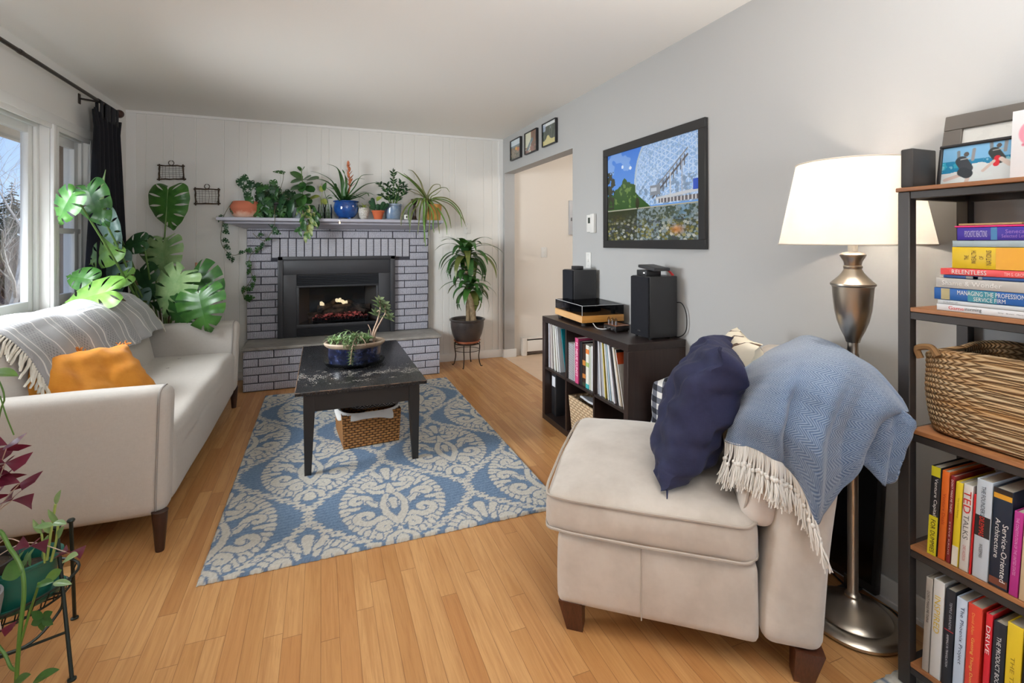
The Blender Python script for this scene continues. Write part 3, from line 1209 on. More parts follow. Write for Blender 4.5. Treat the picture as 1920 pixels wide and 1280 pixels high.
# side reflector panels
m = MB()
m.add([(xb - 0.006, y0 + .04, GZ0), (xb2 - 0.006, yb - .01, GZ0), (xb2 - 0.006, yb - .01, GZ1), (xb - 0.006, y0 + .04, GZ1)], [(0, 1, 2, 3)])
m.build('liner_panel', M_liner, ins, world=True, smooth=False)
m = MB()
m.add([(xa + 0.006, y0 + .04, GZ0), (xa2 + 0.006, yb - .01, GZ0), (xa2 + 0.006, yb - .01, GZ1), (xa + 0.006, y0 + .04, GZ1)], [(0, 3, 2, 1)])
m.build('liner_panel', M_liner, ins, world=True, smooth=False)
m = MB()
gx0, gx1 = OX0 + 0.13, OX1 - 0.10
m.box(gx0, gx1, 5.12, 5.135, GZ0 + 0.005, GZ0 + 0.012)
m.box(gx0, gx1, 5.12, 5.13, GZ0 + 0.035, GZ0 + 0.04)
for i in range(19):
    x = gx0 + (gx1 - gx0) * i / 18
    m.box(x - 0.005, x + 0.005, 5.115, 5.125, GZ0 + 0.002, GZ0 + 0.048)
m.box(gx0, gx1, 5.13, 5.34, GZ0 + 0.002, GZ0 + 0.02)
m.build('grate', M_ins2, ins, world=True, smooth=False)


def log(p0, p1, r, seed):
    m = MB()
    p0, p1 = Vector(p0), Vector(p1)
    pts, rs = [], []
    for i in range(9):
        f = i / 8
        pts.append(p0.lerp(p1, f) + mnoise.noise_vector(Vector((f * 3, seed, 0))) * 0.012)
        rs.append(r * (0.85 + 0.3 * mnoise.noise(Vector((f * 4, seed, 5))) + 0.15))
    m.tube(pts, rs, 9)
    m.build('log', M_log, ins, world=True)


zl = GZ0 + 0.075
log((gx0 - 0.04, 5.20, zl - 0.02), (gx1 - .05, 5.28, zl + 0.02), 0.034, 1)
log((gx0 + 0.05, 5.30, zl + 0.05), (gx1 + 0.03, 5.22, zl + 0.05), 0.03, 2)
log((gx0 + 0.06, 5.18, zl + 0.02), (gx0 + 0.22, 5.31, zl + 0.11), 0.026, 3)
log((gx1 - 0.02, 5.17, zl + 0.0), (gx1 - 0.18, 5.30, zl + 0.10), 0.026, 4)
m = MB()
for i in range(70):
    x, y = rnd.uniform(gx0 + .01, gx1 - .01), rnd.uniform(5.14, 5.24)
    r_ = rnd.uniform(0.008, 0.017)
    m.soft(r_, r_, r_ * .8, r_ * .7, 2, m=Matrix.Translation((x, y, GZ0 + 0.03 + rnd.uniform(0, 0.045))), nz=(60, 0.004))
m.build('embers', M_ember, ins, world=True)['kind'] = 'stuff'
for (px, py, hh, sd) in ((604, 566, 0.045, 1), (634, 560, 0.06, 2), (645, 564, 0.035, 3)):
    q = onY(px, py, 5.22)
    m = MB()
    for k in range(5):
        b = q + Vector((rnd.uniform(-.022, .022), rnd.uniform(-.01, .01), -hh * 0.3 + rnd.uniform(-.01, .012)))
        m.soft(0.014, 0.010, 0.016, 0.009, 3, m=Matrix.Translation(b), nz=(70, 0.007))
    m.build('flame', M_flame, ins, world=True)

# ================================================================== RUGS
def rug_colour(x, y, seed=1):
    """Ogee damask: cream scrollwork medallions on blue; x, y in metres, medallion spacing 0.76 by 1.05."""
    px, py = 0.76, 1.05
    base = np.array([108.0, 131.0, 157.0])
    cream = np.array([198.0, 195.0, 185.0])
    edge = np.array([112.0, 126.0, 148.0])
    rg = np.random.RandomState(seed)

    def near(cx, cy):
        return ((x - cx + px / 2) % px) - px / 2, ((y - cy + py / 2) % py) - py / 2
    u1, v1 = near(0, 0)
    u2, v2 = near(px / 2, py / 2)
    r1 = np.hypot(u1 / 0.38, v1 / 0.525)
    r2 = np.hypot(u2 / 0.38, v2 / 0.525)
    use = (np.abs(u1) / 0.38 + np.abs(v1) / 0.525) < (np.abs(u2) / 0.38 + np.abs(v2) / 0.525)
    u = np.abs(np.where(use, u1, u2))
    v = np.where(use, v1, v2)
    sd = np.full(x.shape, 9.0)
    st_ = np.zeros(x.shape)                    # 0 ground, 1 outline, 2 cream

    def dseg(ax, ay, bx, by, w0, w1):
        dx, dy = bx - ax, by - ay
        t = np.clip(((u - ax) * dx + (v - ay) * dy) / (dx * dx + dy * dy), 0, 1)
        return np.hypot(u - ax - t * dx, v - ay - t * dy) - (w0 + (w1 - w0) * t)

    def paint(d):
        nonlocal sd
        d = d + wob
        st_[d < 0.0065] = 1
        st_[d < 0.0005] = 2
        sd = np.minimum(sd, d)

    def seg(ax, ay, bx, by, w0, w1=None):
        paint(dseg(ax, ay, bx, by, w0, w0 if w1 is None else w1))

    def curve(pts, w):
        n = len(pts) - 1
        d = np.full(x.shape, 9.0)
        for i in range(n):
            d = np.minimum(d, dseg(*pts[i], *pts[i + 1], w[0] + (w[1] - w[0]) * i / n, w[0] + (w[1] - w[0]) * (i + 1) / n))
        paint(d)

    def spiral(cx, cy, r0, r1, a0, a1, w, tail=None):
        pts = [(cx + (r0 + (r1 - r0) * i / 13) * math.cos(a0 + (a1 - a0) * i / 13), cy + (r0 + (r1 - r0) * i / 13) * math.sin(a0 + (a1 - a0) * i / 13)) for i in range(14)]
        curve(([tail] if tail else []) + pts, w)
    wob = (rg.rand(*x.shape) - 0.5) * 0.004
    # the leaves around the rim, then the scrolls, then the flower in the middle
    for a in (-74, -60, -46, -32, -18, -4, 10, 24, 38, 52, 66, 78):
        ra = math.radians(a)
        ex, ey = 0.232 * math.cos(ra), 0.312 * math.sin(ra)
        seg(ex * 0.70, ey * 0.70, ex * 0.97, ey * 0.97, 0.011, 0.024)
        seg(ex * 0.93 + 0.018 * math.sin(ra), ey * 0.93 - 0.024 * math.cos(ra), ex * 1.01 + 0.026 * math.sin(ra), ey * 1.01 - 0.03 * math.cos(ra), 0.013)
    spiral(0.13, -0.105, 0.066, 0.012, -2.6, 3.9, (0.023, 0.015), (0.02, -0.20))
    spiral(0.160, 0.045, 0.052, 0.010, 3.6, -2.4, (0.022, 0.014), (0.06, -0.03))
    spiral(0.085, 0.195, 0.047, 0.009, -1.9, 3.9, (0.021, 0.014), (0.0, 0.17))
    spiral(0.060, -0.215, 0.040, 0.008, 2.4, -3.2, (0.019, 0.013))
    curve([(0.03, -0.03), (0.09, -0.015), (0.115, 0.03)], (0.020, 0.010))
    curve([(0.03, 0.10), (0.085, 0.115), (0.11, 0.15)], (0.018, 0.010))
    seg(0.0, -0.345, 0.0, -0.235, 0.030, 0.009)
    curve([(0.010, -0.27), (0.050, -0.30), (0.058, -0.345)], (0.012, 0.016))
    curve([(0.0, 0.25), (0.045, 0.278), (0.068, 0.325)], (0.014, 0.018))
    seg(0.0, 0.24, 0.0, 0.345, 0.012, 0.026)
    curve([(0.0, -0.19), (0.042, -0.10), (0.052, -0.02), (0.030, 0.055), (0.0, 0.10)], (0.018, 0.013))
    seg(0.0, -0.06, 0.0, 0.015, 0.012, 0.020)
    seg(0.0, 0.10, 0.0, 0.18, 0.024, 0.008)
    # the flower chain along the ogee lines
    xx = np.mod(x, px)
    xx = np.where(xx > px / 2, px - xx, xx)
    ymod = np.mod(y, py)
    ym = np.where(ymod > py / 2, py - ymod, ymod)
    ph = PI * ym / (py / 2)
    cx = 0.19 + 0.19 * np.cos(ph)
    slope = -0.19 * np.sin(ph) * PI / (py / 2)
    dist = np.abs(xx - cx) / np.sqrt(1 + slope ** 2)
    tt = np.mod(ym, 0.0875) / 0.0875
    wv = 0.011 + 0.013 * np.abs(np.cos(PI * tt)) ** 1.5 + 0.008 * np.cos(6 * PI * tt)
    ch = dist - wv
    tc = np.minimum(tt, 1 - tt) * 0.0875
    rr = np.hypot(tc * 1.1, dist)
    ringm = np.abs(rr - 0.0115) < 0.0028
    ch = np.where(dist < 0.06, ch, 9)
    ch = ch + wob
    k = ((st_ == 2) | ((ch < 0.0) & (sd > 0.006)))[..., None] * 1.0
    e = ((st_ == 1) | ((ch < 0.006) & (ch >= 0) & (sd > 0.006)))[..., None] * 0.8
    n = (rg.rand(*x.shape, 1) - 0.5) * 22
    stri = (np.sin(y * 260 + 3 * np.sin(x * 9)) * 6)[..., None]
    col = base + stri
    col = col * (1 - e) + edge * e
    col = col * (1 - k) + cream * k
    col = np.where((ringm & (dist < 0.03))[..., None], edge + 6, col)
    return col + n


M_rug = attr_mat('rug_pile', 0.95, bump=(500, 0.5))


def make_rug(name, label, x0, x1, y0, y1, cell, thick, ox, oy, z0=0.0, seed=1):
    nx, ny = int((x1 - x0) / cell), int((y1 - y0) / cell)
    gx_, gy_ = np.meshgrid(np.linspace(x0, x1, nx + 1), np.linspace(y0, y1, ny + 1))
    rg = np.random.RandomState(seed)
    z = z0 + thick + (rg.rand(*gx_.shape) - 0.5) * 0.003
    col = rug_colour(gx_ - ox, gy_ - oy, seed)
    ed = np.zeros(gx_.shape, bool)
    ed[0, :] = ed[-1, :] = ed[:, 0] = ed[:, -1] = True
    gx2 = gx_ + np.where(ed, (rg.rand(*gx_.shape) - 0.5) * 0.006, 0)
    gy2 = gy_ + np.where(ed, (rg.rand(*gx_.shape) - 0.5) * 0.006, 0)
    z = np.where(ed, z0 + 0.0005, z)
    cx, cy = (x0 + x1) / 2, (y0 + y1) / 2
    vs = np.stack([gx2 - cx, gy2 - cy, z], -1).reshape(-1, 3)
    i = np.arange(nx * ny)
    c, r = i % nx, i // nx
    f = np.stack([r * (nx + 1) + c, r * (nx + 1) + c + 1, (r + 1) * (nx + 1) + c + 1, (r + 1) * (nx + 1) + c], 1)
    o = raw_mesh(name, vs, f, arr_lin(col).reshape(-1, 3), M_rug, None, 'POINT')
    o.location = (cx, cy, 0)
    return tag(o, label, 'rug')


make_rug('area_rug', 'large blue wool rug with cream scroll medallions under the coffee table', -0.432, 1.083, 2.118, 4.495, 0.005, 0.012, 0.325, 2.45, 0.001)
make_rug('area_rug', 'blue and cream rug mostly hidden beneath the tall bookcase', 1.02, 1.84, -0.35, 0.955, 0.012, 0.010, 0.325, 0.2, 0.001, 2)

# ================================================================== SOFA
M_sofa = fabric('sofa_linen', (176, 170, 163), (198, 193, 186), 330, 0.12, 0.1)
M_pipe = plain('sofa_piping', (150, 145, 140), 0.9)
M_legw = wood('dark_walnut_leg', (66, 40, 30), (38, 22, 17), 'Z', 3, 0.35)
sofa = thing('sofa', 'long light grey linen sofa with tapered dark legs below the window', 'sofa', (-1.0, 3.365, 0))
SY0, SY1, SXF = 2.40, 4.33, -0.59


def seat_fn(p):
    if p.z > 0:
        for (a, b) in TUFTS:
            q = (p.x - a) ** 2 + (p.y - b) ** 2
            p.z -= 0.011 * math.exp(-q / 0.0007)
    if p.x > 0.2 and p.z > 0.05:
        p.x += 0.006 * math.sin(p.y * 9)
    return p


TUFTS = [(a, b) for a in (-0.12, 0.10) for b in (-0.62, -0.34, 0.0, 0.34, 0.62)]
MB().soft(0.405, 0.805, 0.163, 0.045, 34, (0.01, 0, 0.022), Matrix.Translation((-1.005, 3.335 + 0.0, 0.303)), seat_fn, (3.0, 0.004)).build('seat', M_sofa, sofa, world=True)
m = MB()
for a, b in TUFTS:
    m.soft(0.012, 0.003, 0.003, 0.003, 3, m=Matrix.Translation((-1.005 + a, 3.335 + b, 0.303 + 0.163 + 0.0115)) @ Matrix.Rotation(1.0, 4, 'Z'))
m.build('tuft_stitch', plain('stitch_grey', (164, 160, 154), 0.9), sofa, world=True)


def back_fn(p):
    f = (p.z + 0.26) / 0.52
    p.x += 0.06 - 0.13 * f
    return p


MB().soft(0.125, 0.80, 0.25, 0.085, 22, (0.025, 0.0, 0.012), Matrix.Translation((-1.235, 3.335, 0.63)), back_fn, (2.5, 0.010)).build('backrest', M_sofa, sofa, world=True)
MB().soft(0.05, 0.81, 0.32, 0.04, 12, (0, 0, 0), Matrix.Translation((-1.395, 3.335, 0.47))).build('back_frame', M_sofa, sofa, world=True)
for k, yc in enumerate((SY0 + 0.068, SY1 - 0.068)):
    sg = -1 if k == 0 else 1

    def arm_fn(p, sg=sg):
        f = (p.z + 0.265) / 0.53
        p.y += sg * (0.020 * f - 0.014)
        p.x += 0.02 * f - 0.012
        return p
    a = MB().soft(0.42, 0.064, 0.267, 0.045, 16, (0, 0.008, 0), Matrix.Translation((-1.012, yc, 0.405)), arm_fn, (3.0, 0.004)).build('armrest', M_sofa, sofa, world=True)
    # welt around the front panel
    pts = []
    for i in range(41):
        t_ = 2 * PI * i / 40
        yy = math.copysign(abs(math.cos(t_)) ** 0.45, math.cos(t_)) * 0.066
        zz = math.copysign(abs(math.sin(t_)) ** 0.22, math.sin(t_)) * 0.262
        f = (zz + 0.265) / 0.53
        pts.append((-1.012 + 0.385 + 0.02 * f - 0.012, yc + yy + sg * (0.02 * f - 0.014), 0.405 + zz))
    MB().tube(pts, 0.0045, 6, cap=False).build('piping', M_pipe, a, world=True)
for (x, y, dx, dy) in ((-0.635, 2.435, 0.012, -0.012), (-0.64, 4.285, 0.012, 0.012), (-1.36, 2.46, -0.02, -0.012), (-1.36, 4.28, -0.02, 0.012)):
    MB().lathe([(0.0, 0.0), (0.0155, 0.0), (0.017, 0.006), (0.030, 0.165), (0.0, 0.165)], 16, (x + dx, y + dy, 0.0)).build('leg', M_legw, sofa, world=True)

# the woven throw over its back
t = NT('grey_woven_throw')
tc = t.n('TexCoord')
sp = t.n('SeparateXYZ')
t.t.links.new(tc.outputs['UV'], sp.inputs[0])
U, V = sp.outputs[0], sp.outputs[1]
wob = t.math('MULTIPLY', t.math('SINE', t.math('MULTIPLY', V, 30.0)), 0.004)
wob = t.math('ADD', wob, t.math('MULTIPLY', t.noise(tc.outputs['UV'], 9, 2), 0.012))
uu = t.math('ADD', U, wob)
fr = t.math('FRACT', t.math('MULTIPLY', uu, 5.1))
l1 = t.math('LESS_THAN', t.math('ABSOLUTE', t.math('SUBTRACT', fr, 0.18)), 0.016)
l2 = t.math('LESS_THAN', t.math('ABSOLUTE', t.math('SUBTRACT', fr, 0.36)), 0.016)
l3 = t.math('LESS_THAN', t.math('ABSOLUTE', t.math('SUBTRACT', fr, 0.80)), 0.012)
ln = t.math('MAXIMUM', t.math('MAXIMUM', l1, l2), l3)
dk = t.math('MULTIPLY', t.math('GREATER_THAN', fr, 0.42), t.math('LESS_THAN', fr, 0.72))
sx = t.math('SINE', t.math('MULTIPLY', U, 900.0))
sy_ = t.math('SINE', t.math('MULTIPLY', V, 420.0))
wv = t.math('MULTIPLY', sx, sy_)
base = t.mix(t.math('MULTIPLY_ADD', wv, 0.25, 0.5), lin((148, 148, 150)), lin((178, 178, 180)))
dots = t.math('GREATER_THAN', t.math('MULTIPLY', t.math('SINE', t.math('MULTIPLY', U, 420.0)), t.math('SINE', t.math('MULTIPLY', V, 190.0))), 0.25)
base = t.mix(t.math('MULTIPLY', dk, t.math('MULTIPLY', dots, 0.6)), base, lin((96, 98, 102)))
t.set(col=t.mix(ln, base, lin((226, 224, 220))), rough=0.95, sheen=0.2)
t.bump(t.math('ADD', wv, t.math('MULTIPLY', ln, 3.0)), 0.25, 0.004)
M_thr = t.m
M_cream_yarn = plain('cream_yarn', (226, 221, 208), 0.95, bump=(150, 0.4))

prof = catmull([(-1.455, 0, 0.66), (-1.452, 0, 0.82), (-1.425, 0, 0.895), (-1.34, 0, 0.925), (-1.225, 0, 0.906), (-1.143, 0, 0.835), (-1.098, 0, 0.745), (-1.070, 0, 0.665)], 6)


def throw_pt(u, v):
    i = v * (len(prof) - 1)
    k = min(int(i), len(prof) - 2)
    p = prof[k].lerp(prof[k + 1], i - k)
    y = 2.60 + 1.505 * u
    low = max(0.0, v - 0.6) / 0.4
    q = Vector((p.x, y, p.z))
    nn = mnoise.noise(Vector((u * 7, v * 3, 1.7)))
    q.x += 0.010 * nn + low * (0.012 * math.sin(u * 40 + 2 * nn) + 0.02)
    q.z += 0.010 * mnoise.noise(Vector((u * 5, v * 2, 8.1))) - low * 0.03 * (1 - u) + 0.012 * (1 if 0.2 < v < 0.6 else 0) * math.sin(u * 9)
    q.y += low * 0.02 * math.sin(v * 8)
    return q


thr = tag(MB().grid(throw_pt, 120, 44).build('throw_blanket', M_thr, solid=0.006), 'grey woven throw with thin white stripes draped over the sofa back', 'blanket')
for u, sg in ((0.0, -1), (1.0, 1)):
    m = MB()
    for i in range(64):
        v = 0.06 + 0.94 * i / 63
        p = throw_pt(u, min(v, 1))
        pts = [p]
        d = Vector((0.25 * (v > 0.75), sg * 0.9, -0.5 + 0.15 * rnd.random()))
        L = rnd.uniform(0.035, 0.06) * (1.5 if sg < 0 else 1.0)
        for k in range(1, 5):
            d = (d + Vector((rnd.uniform(-.3, .3), rnd.uniform(-.3, .3), -0.25))).normalized()
            pts.append(pts[-1] + d * L / 4)
        m.tube(pts, [0.004, 0.006, 0.005, 0.006, 0.004], 5)
    m.build('fringe', M_cream_yarn, thr, world=True)

M_orange = fabric('mustard_linen', (206, 132, 44), (224, 152, 60), 200, 0.3, 0.1, (9, (196, 118, 34)))
mt = Matrix.Translation((-1.015, 2.845, 0.612)) @ Matrix.Rotation(R(66), 4, 'Z') @ Matrix.Rotation(R(-40), 4, 'X') @ Matrix.Rotation(R(4), 4, 'Y')
pil = tag(MB().pillow(0.61, 0.35, 0.19, mt, 30, 0.08, 2, 0.012).build('throw_pillow', M_orange, merge=True), 'mustard orange lumbar pillow with frayed corners lying on the grey sofa', 'pillow')
for (a, b) in ((-0.295, 0.165), (0.295, 0.165), (0.295, -0.165), (-0.295, -0.165), (-0.14, 0.17), (0.05, 0.17)):
    m = MB()
    for k in range(14):
        p = Vector((a + rnd.uniform(-.028, .028), rnd.uniform(-.008, .008), b + rnd.uniform(-.010, .012)))
        d = Vector((math.copysign(0.5, a), rnd.uniform(-.5, .5), math.copysign(0.9, b)))
        pts = [mt @ p]
        for j in range(3):
            d = (d + Vector((rnd.uniform(-.8, .8), rnd.uniform(-.8, .8), rnd.uniform(-.8, .8)))).normalized()
            p = p + d * 0.010
            pts.append(mt @ p)
        m.tube(pts, 0.0028, 4)
    m.build('frayed_tassel', plain('frayed_thread', (196, 120, 48), 0.95), pil, world=True)

# ================================================================== COFFEE TABLE
t = NT('worn_black_paint')
v = t.coord()
n1 = t.noise(v, 13, 3, 0.6)
n2 = t.noise(t.coord(scale=(1.6, 1, 1)), 120, 3, 0.7)
sp = t.n('SeparateXYZ')
t.t.links.new(v, sp.inputs[0])
band = t.math('SUBTRACT', 1.0, t.math('MINIMUM', 1.0, t.math('MULTIPLY', t.math('ABSOLUTE', t.math('ADD', sp.outputs[1], 0.34)), 4.0)))
n1b = t.math('ADD', t.math('MULTIPLY', n1, 0.8), t.math('MULTIPLY', band, 0.16))
chip = t.ramp(t.math('MULTIPLY', t.ramp(n1b, [(0.50, (0, 0, 0)), (0.60, (1, 1, 1))]), t.ramp(n2, [(0.54, (0, 0, 0)), (0.60, (1, 1, 1))])), [(0.35, (0, 0, 0)), (0.55, (1, 1, 1))])
t.set(col=t.mix(chip, lin((30, 30, 32)), lin((226, 218, 206))), rough=t.math('MULTIPLY_ADD', n2, 0.18, 0.18), spec=0.55)
t.bump(chip, 0.03, 0.001)
M_ttop = t.m
M_tblk = plain('black_table_paint', (31, 30, 30), 0.4, bump=(60, 0.05))
M_wornedge = plain('worn_wood_edge', (128, 100, 78), 0.6, var=(25, (40, 36, 34), 5))
TX0, TX1, TY0, TY1, TZ = -0.134, 0.574, 2.862, 4.12, 0.466
tab = thing('coffee_table', 'black painted coffee table with a chipped worn top on the blue rug', 'table', ((TX0 + TX1) / 2, (TY0 + TY1) / 2, 0))
MB().rbox(TX0, TX1, TY0, TY1, TZ - 0.02, TZ, 0.003).build('table_top', M_ttop, tab, world=True)
m = MB()
m.rbox(TX0 - 0.001, TX1 + 0.001, TY0 - 0.001, TY0 + 0.004, TZ - 0.004, TZ + 0.0006, 0.0012, 1)
m.rbox(TX0 - 0.001, TX0 + 0.004, TY0, TY1, TZ - 0.004, TZ + 0.0006, 0.0012, 1)
m.build('worn_edge', M_wornedge, tab, world=True)
LX0, LX1, LY0, LY1 = -0.092, 0.532, 2.873, 4.09
m = MB()
m.box(LX0 + 0.03, LX1 - 0.03, LY0 + 0.012, LY0 + 0.034, TZ - 0.115, TZ - 0.02)
m.box(LX0 + 0.03, LX1 - 0.03, LY1 - 0.034, LY1 - 0.012, TZ - 0.115, TZ - 0.02)
m.box(LX0 + 0.012, LX0 + 0.034, LY0 + 0.03, LY1 - 0.03, TZ - 0.115, TZ - 0.02)
m.box(LX1 - 0.034, LX1 - 0.012, LY0 + 0.03, LY1 - 0.03, TZ - 0.115, TZ - 0.02)
m.build('apron', M_tblk, tab, world=True, smooth=False)
for (x, y, sx, sy) in ((LX0, LY0, 1, 1), (LX1, LY0, -1, 1), (LX0, LY1, 1, -1), (LX1, LY1, -1, -1)):
    m = MB()
    vs = []
    for z, w in ((0.013, 0.034), (TZ - 0.115, 0.058), (TZ - 0.02, 0.058)):
        for (a, b) in ((0, 0), (1, 0), (1, 1), (0, 1)):
            vs.append((x + sx * a * w + (0 if w > .04 else sx * 0.006), y + sy * b * w, z))
    fs = [(0, 1, 5, 4), (1, 2, 6, 5), (2, 3, 7, 6), (3, 0, 4, 7), (4, 5, 9, 8), (5, 6, 10, 9), (6, 7, 11, 10), (7, 4, 8, 11), (3, 2, 1, 0), (8, 9, 10, 11)]
    m.add(vs, fs)
    m.build('leg', M_tblk, tab, world=True, smooth=False)


# wicker basket below it, with a white liner and a rolled blanket
def weave_mat(name, c, c2, sx, sz, axis='X', bumpk=0.6):
    t = NT(name)
    tc = t.n('TexCoord')
    sp = t.n('SeparateXYZ')
    t.t.links.new(tc.outputs['UV'], sp.inputs[0])
    u = t.math('MULTIPLY', sp.outputs[0], sx)
    v = t.math('MULTIPLY', sp.outputs[1], sz)
    row = t.math('FLOOR', v)
    u2 = t.math('ADD', u, t.math('MULTIPLY', row, 0.5))
    a = t.math('ABSOLUTE', t.math('SINE', t.math('MULTIPLY', u2, PI)))
    b = t.math('ABSOLUTE', t.math('SINE', t.math('MULTIPLY', v, PI)))
    h = t.math('MULTIPLY', t.math('POWER', a, 0.6), t.math('POWER', b, 0.5))
    nz = t.noise(tc.outputs['UV'], 25, 4, 0.7)
    f = t.math('ADD', t.math('MULTIPLY', h, 0.75), t.math('MULTIPLY', nz, 0.35))
    t.set(col=t.ramp(f, [(0.2, lin(c2)), (0.75, lin(c))]), rough=0.7)
    t.bump(h, bumpk, 0.012)
    return t.m


M_wick = weave_mat('brown_wicker', (196, 136, 74), (74, 42, 20), 11, 13, bumpk=1.0)
bk = thing('wicker_basket', 'square brown wicker basket with a white cloth liner under the coffee table', 'basket', (0.275, 3.36, 0.014), R(5))


def basket_wall(mb, hx, hy, h, flarek, th):
    """four woven walls and a floor; UV runs around and up"""
    per = [(-hx, -hy), (hx, -hy), (hx, hy), (-hx, hy), (-hx, -hy)]
    n = 14
    for inner in (0, 1):
        for s_ in range(4):
            (ax, ay), (bx, by) = per[s_], per[s_ + 1]

            def fn(u, v, ax=ax, ay=ay, bx=bx, by=by, inner=inner):
                k = 1 + flarek * v
                x, y = ax + (bx - ax) * u, ay + (by - ay) * u
                q = 0.004 * math.sin(u * 34 + (int(v * 17) % 2) * PI) * math.sin(v * 17 * PI) ** 2
                sc = (1 - th / max(hx, hy)) if inner else 1.0
                L = math.hypot(x, y)
                return Vector((x * k * sc, y * k * sc, v * h)) + Vector((x / L, y / L, 0)) * q
            mb.grid(fn, n, 17, us=0.9 if s_ % 2 == 0 else 1.0)
    mb.add([(-hx, -hy, 0.003), (hx, -hy, 0.003), (hx, hy, 0.003), (-hx, hy, 0.003)], [(3, 2, 1, 0)], [(0, 0), (1, 0), (1, 1), (0, 1)])


m = MB()
basket_wall(m, 0.168, 0.195, 0.205, 0.06, 0.014)
m.build('body', M_wick, bk)
M_cloth = plain('white_cotton', (222, 220, 216), 0.9, bump=(60, 0.15))
m = MB()


def liner(u, v):
    a = 2 * PI * u
    k = 0.62
    cx, sx = math.copysign(abs(math.cos(a)) ** k, math.cos(a)), math.copysign(abs(math.sin(a)) ** k, math.sin(a))
    rr = 1.0
    pr = [(0.93, 0.15), (0.985, 0.208), (1.075, 0.216), (1.09, 0.195), (1.085, 0.165)]
    i = min(int(v * 4), 3)
    f = v * 4 - i
    r_ = pr[i][0] * (1 - f) + pr[i + 1][0] * f
    z = pr[i][1] * (1 - f) + pr[i + 1][1] * f
    z += (0.010 * math.sin(a * 3 + 1) + 0.006 * math.sin(a * 7)) * (v > 0.6)
    return Vector((0.168 * 1.06 * r_ * cx, 0.195 * 1.06 * r_ * sx, z))


m.grid(liner, 72, 16)
m.build('liner', M_cloth, bk, solid=0.003)
t = NT('black_white_knit')
tc = t.n('TexCoord')
sp = t.n('SeparateXYZ')
t.t.links.new(tc.outputs['UV'], sp.inputs[0])
zz = t.math('ABSOLUTE', t.math('SUBTRACT', t.math('FRACT', t.math('MULTIPLY', sp.outputs[0], 5.0)), 0.5))
s_ = t.math('FRACT', t.math('ADD', t.math('MULTIPLY', sp.outputs[1], 22.0), t.math('MULTIPLY', zz, 3.0)))
st = t.math('GREATER_THAN', s_, 0.68)
t.set(col=t.mix(st, lin((30, 29, 30)), lin((186, 182, 176))), rough=0.95)
t.bump(st, 0.4, 0.004)
M_knit = t.m
m = MB()
R5 = Matrix.Translation((0.275, 3.36, 0.014)) @ Matrix.Rotation(R(5), 4, 'Z')
for (zc, hz, hx) in ((0.235, 0.030, 0.150), (0.278, 0.026, 0.148)):
    def fold(u, v, zc=zc, hz=hz, hx=hx):
        a = 2 * PI * v
        x = -hx + 2 * hx * u
        e = 1 - 0.25 * abs(2 * u - 1) ** 4
        y = 0.155 * math.copysign(abs(math.cos(a)) ** 0.6, math.cos(a)) * e
        z = zc + hz * math.copysign(abs(math.sin(a)) ** 0.7, math.sin(a)) * e + 0.010 * mnoise.noise(Vector((x * 9, y * 9, zc * 30)))
        return R5 @ Vector((x + 0.035, y - 0.02, z))
    m.grid(fold, 24, 28)
    for u in (0, 1):
        m.add([fold(u, k / 28) for k in range(28)], [tuple(range(28))])
tag(m.build('folded_blanket', M_knit), 'folded black and white zigzag knit blanket on top of the wicker basket', 'blanket')

# ================================================================== RECORD SHELF
M_kal = wood('black_brown_shelf', (50, 39, 36), (34, 26, 24), 'Y', 1.2, 0.38, 0.03)
M_kals = wood('black_brown_side', (56, 42, 38), (40, 30, 27), 'Z', 1.2, 0.38, 0.03)
KX0, KX1, KY0, KY1, KZ = 1.49, 1.865, 2.18, 3.247, 0.738
kal = thing('record_shelf', 'low black-brown cube shelf of six compartments holding records and books', 'shelf', ((KX0 + KX1) / 2, (KY0 + KY1) / 2, 0))
MB().rbox(KX0, KX1, KY0, KY1, KZ - 0.04, KZ, 0.0015, 1).build('top_panel', M_kal, kal, world=True)
MB().rbox(KX0, KX1, KY0, KY1, 0.001, 0.04, 0.0015, 1).build('bottom_panel', M_kal, kal, world=True)
for (a, b) in ((KY0, KY0 + 0.04), (KY1 - 0.04, KY1)):
    MB().rbox(KX0, KX1, a, b, 0.04, KZ - 0.04, 0.0015, 1).build('side_panel', M_kals, kal, world=True)
KD1, KD2, KM = 2.533, 2.887, 0.372
for y in (KD1, KD2):
    MB().rbox(KX0 + 0.003, KX1, y - 0.008, y + 0.008, 0.04, KZ - 0.04, 0.001, 1).build('divider', M_kals, kal, world=True)
MB().rbox(KX0 + 0.003, KX1, KY0 + 0.04, KY1 - 0.04, KM - 0.008, KM + 0.008, 0.001, 1).build('shelf', M_kal, kal, world=True)
MB().box(KX1 - 0.006, KX1, KY0 + 0.02, KY1 - 0.02, 0.02, KZ - 0.02).build('shade_backing', M_kal, kal, world=True, smooth=False)  # dark sheet added for the shade inside an open-backed shelf

SLV = {}


def sleeve_mat(c):
    k = 'sleeve_%d_%d_%d' % c
    return plain(k, c, 0.5)


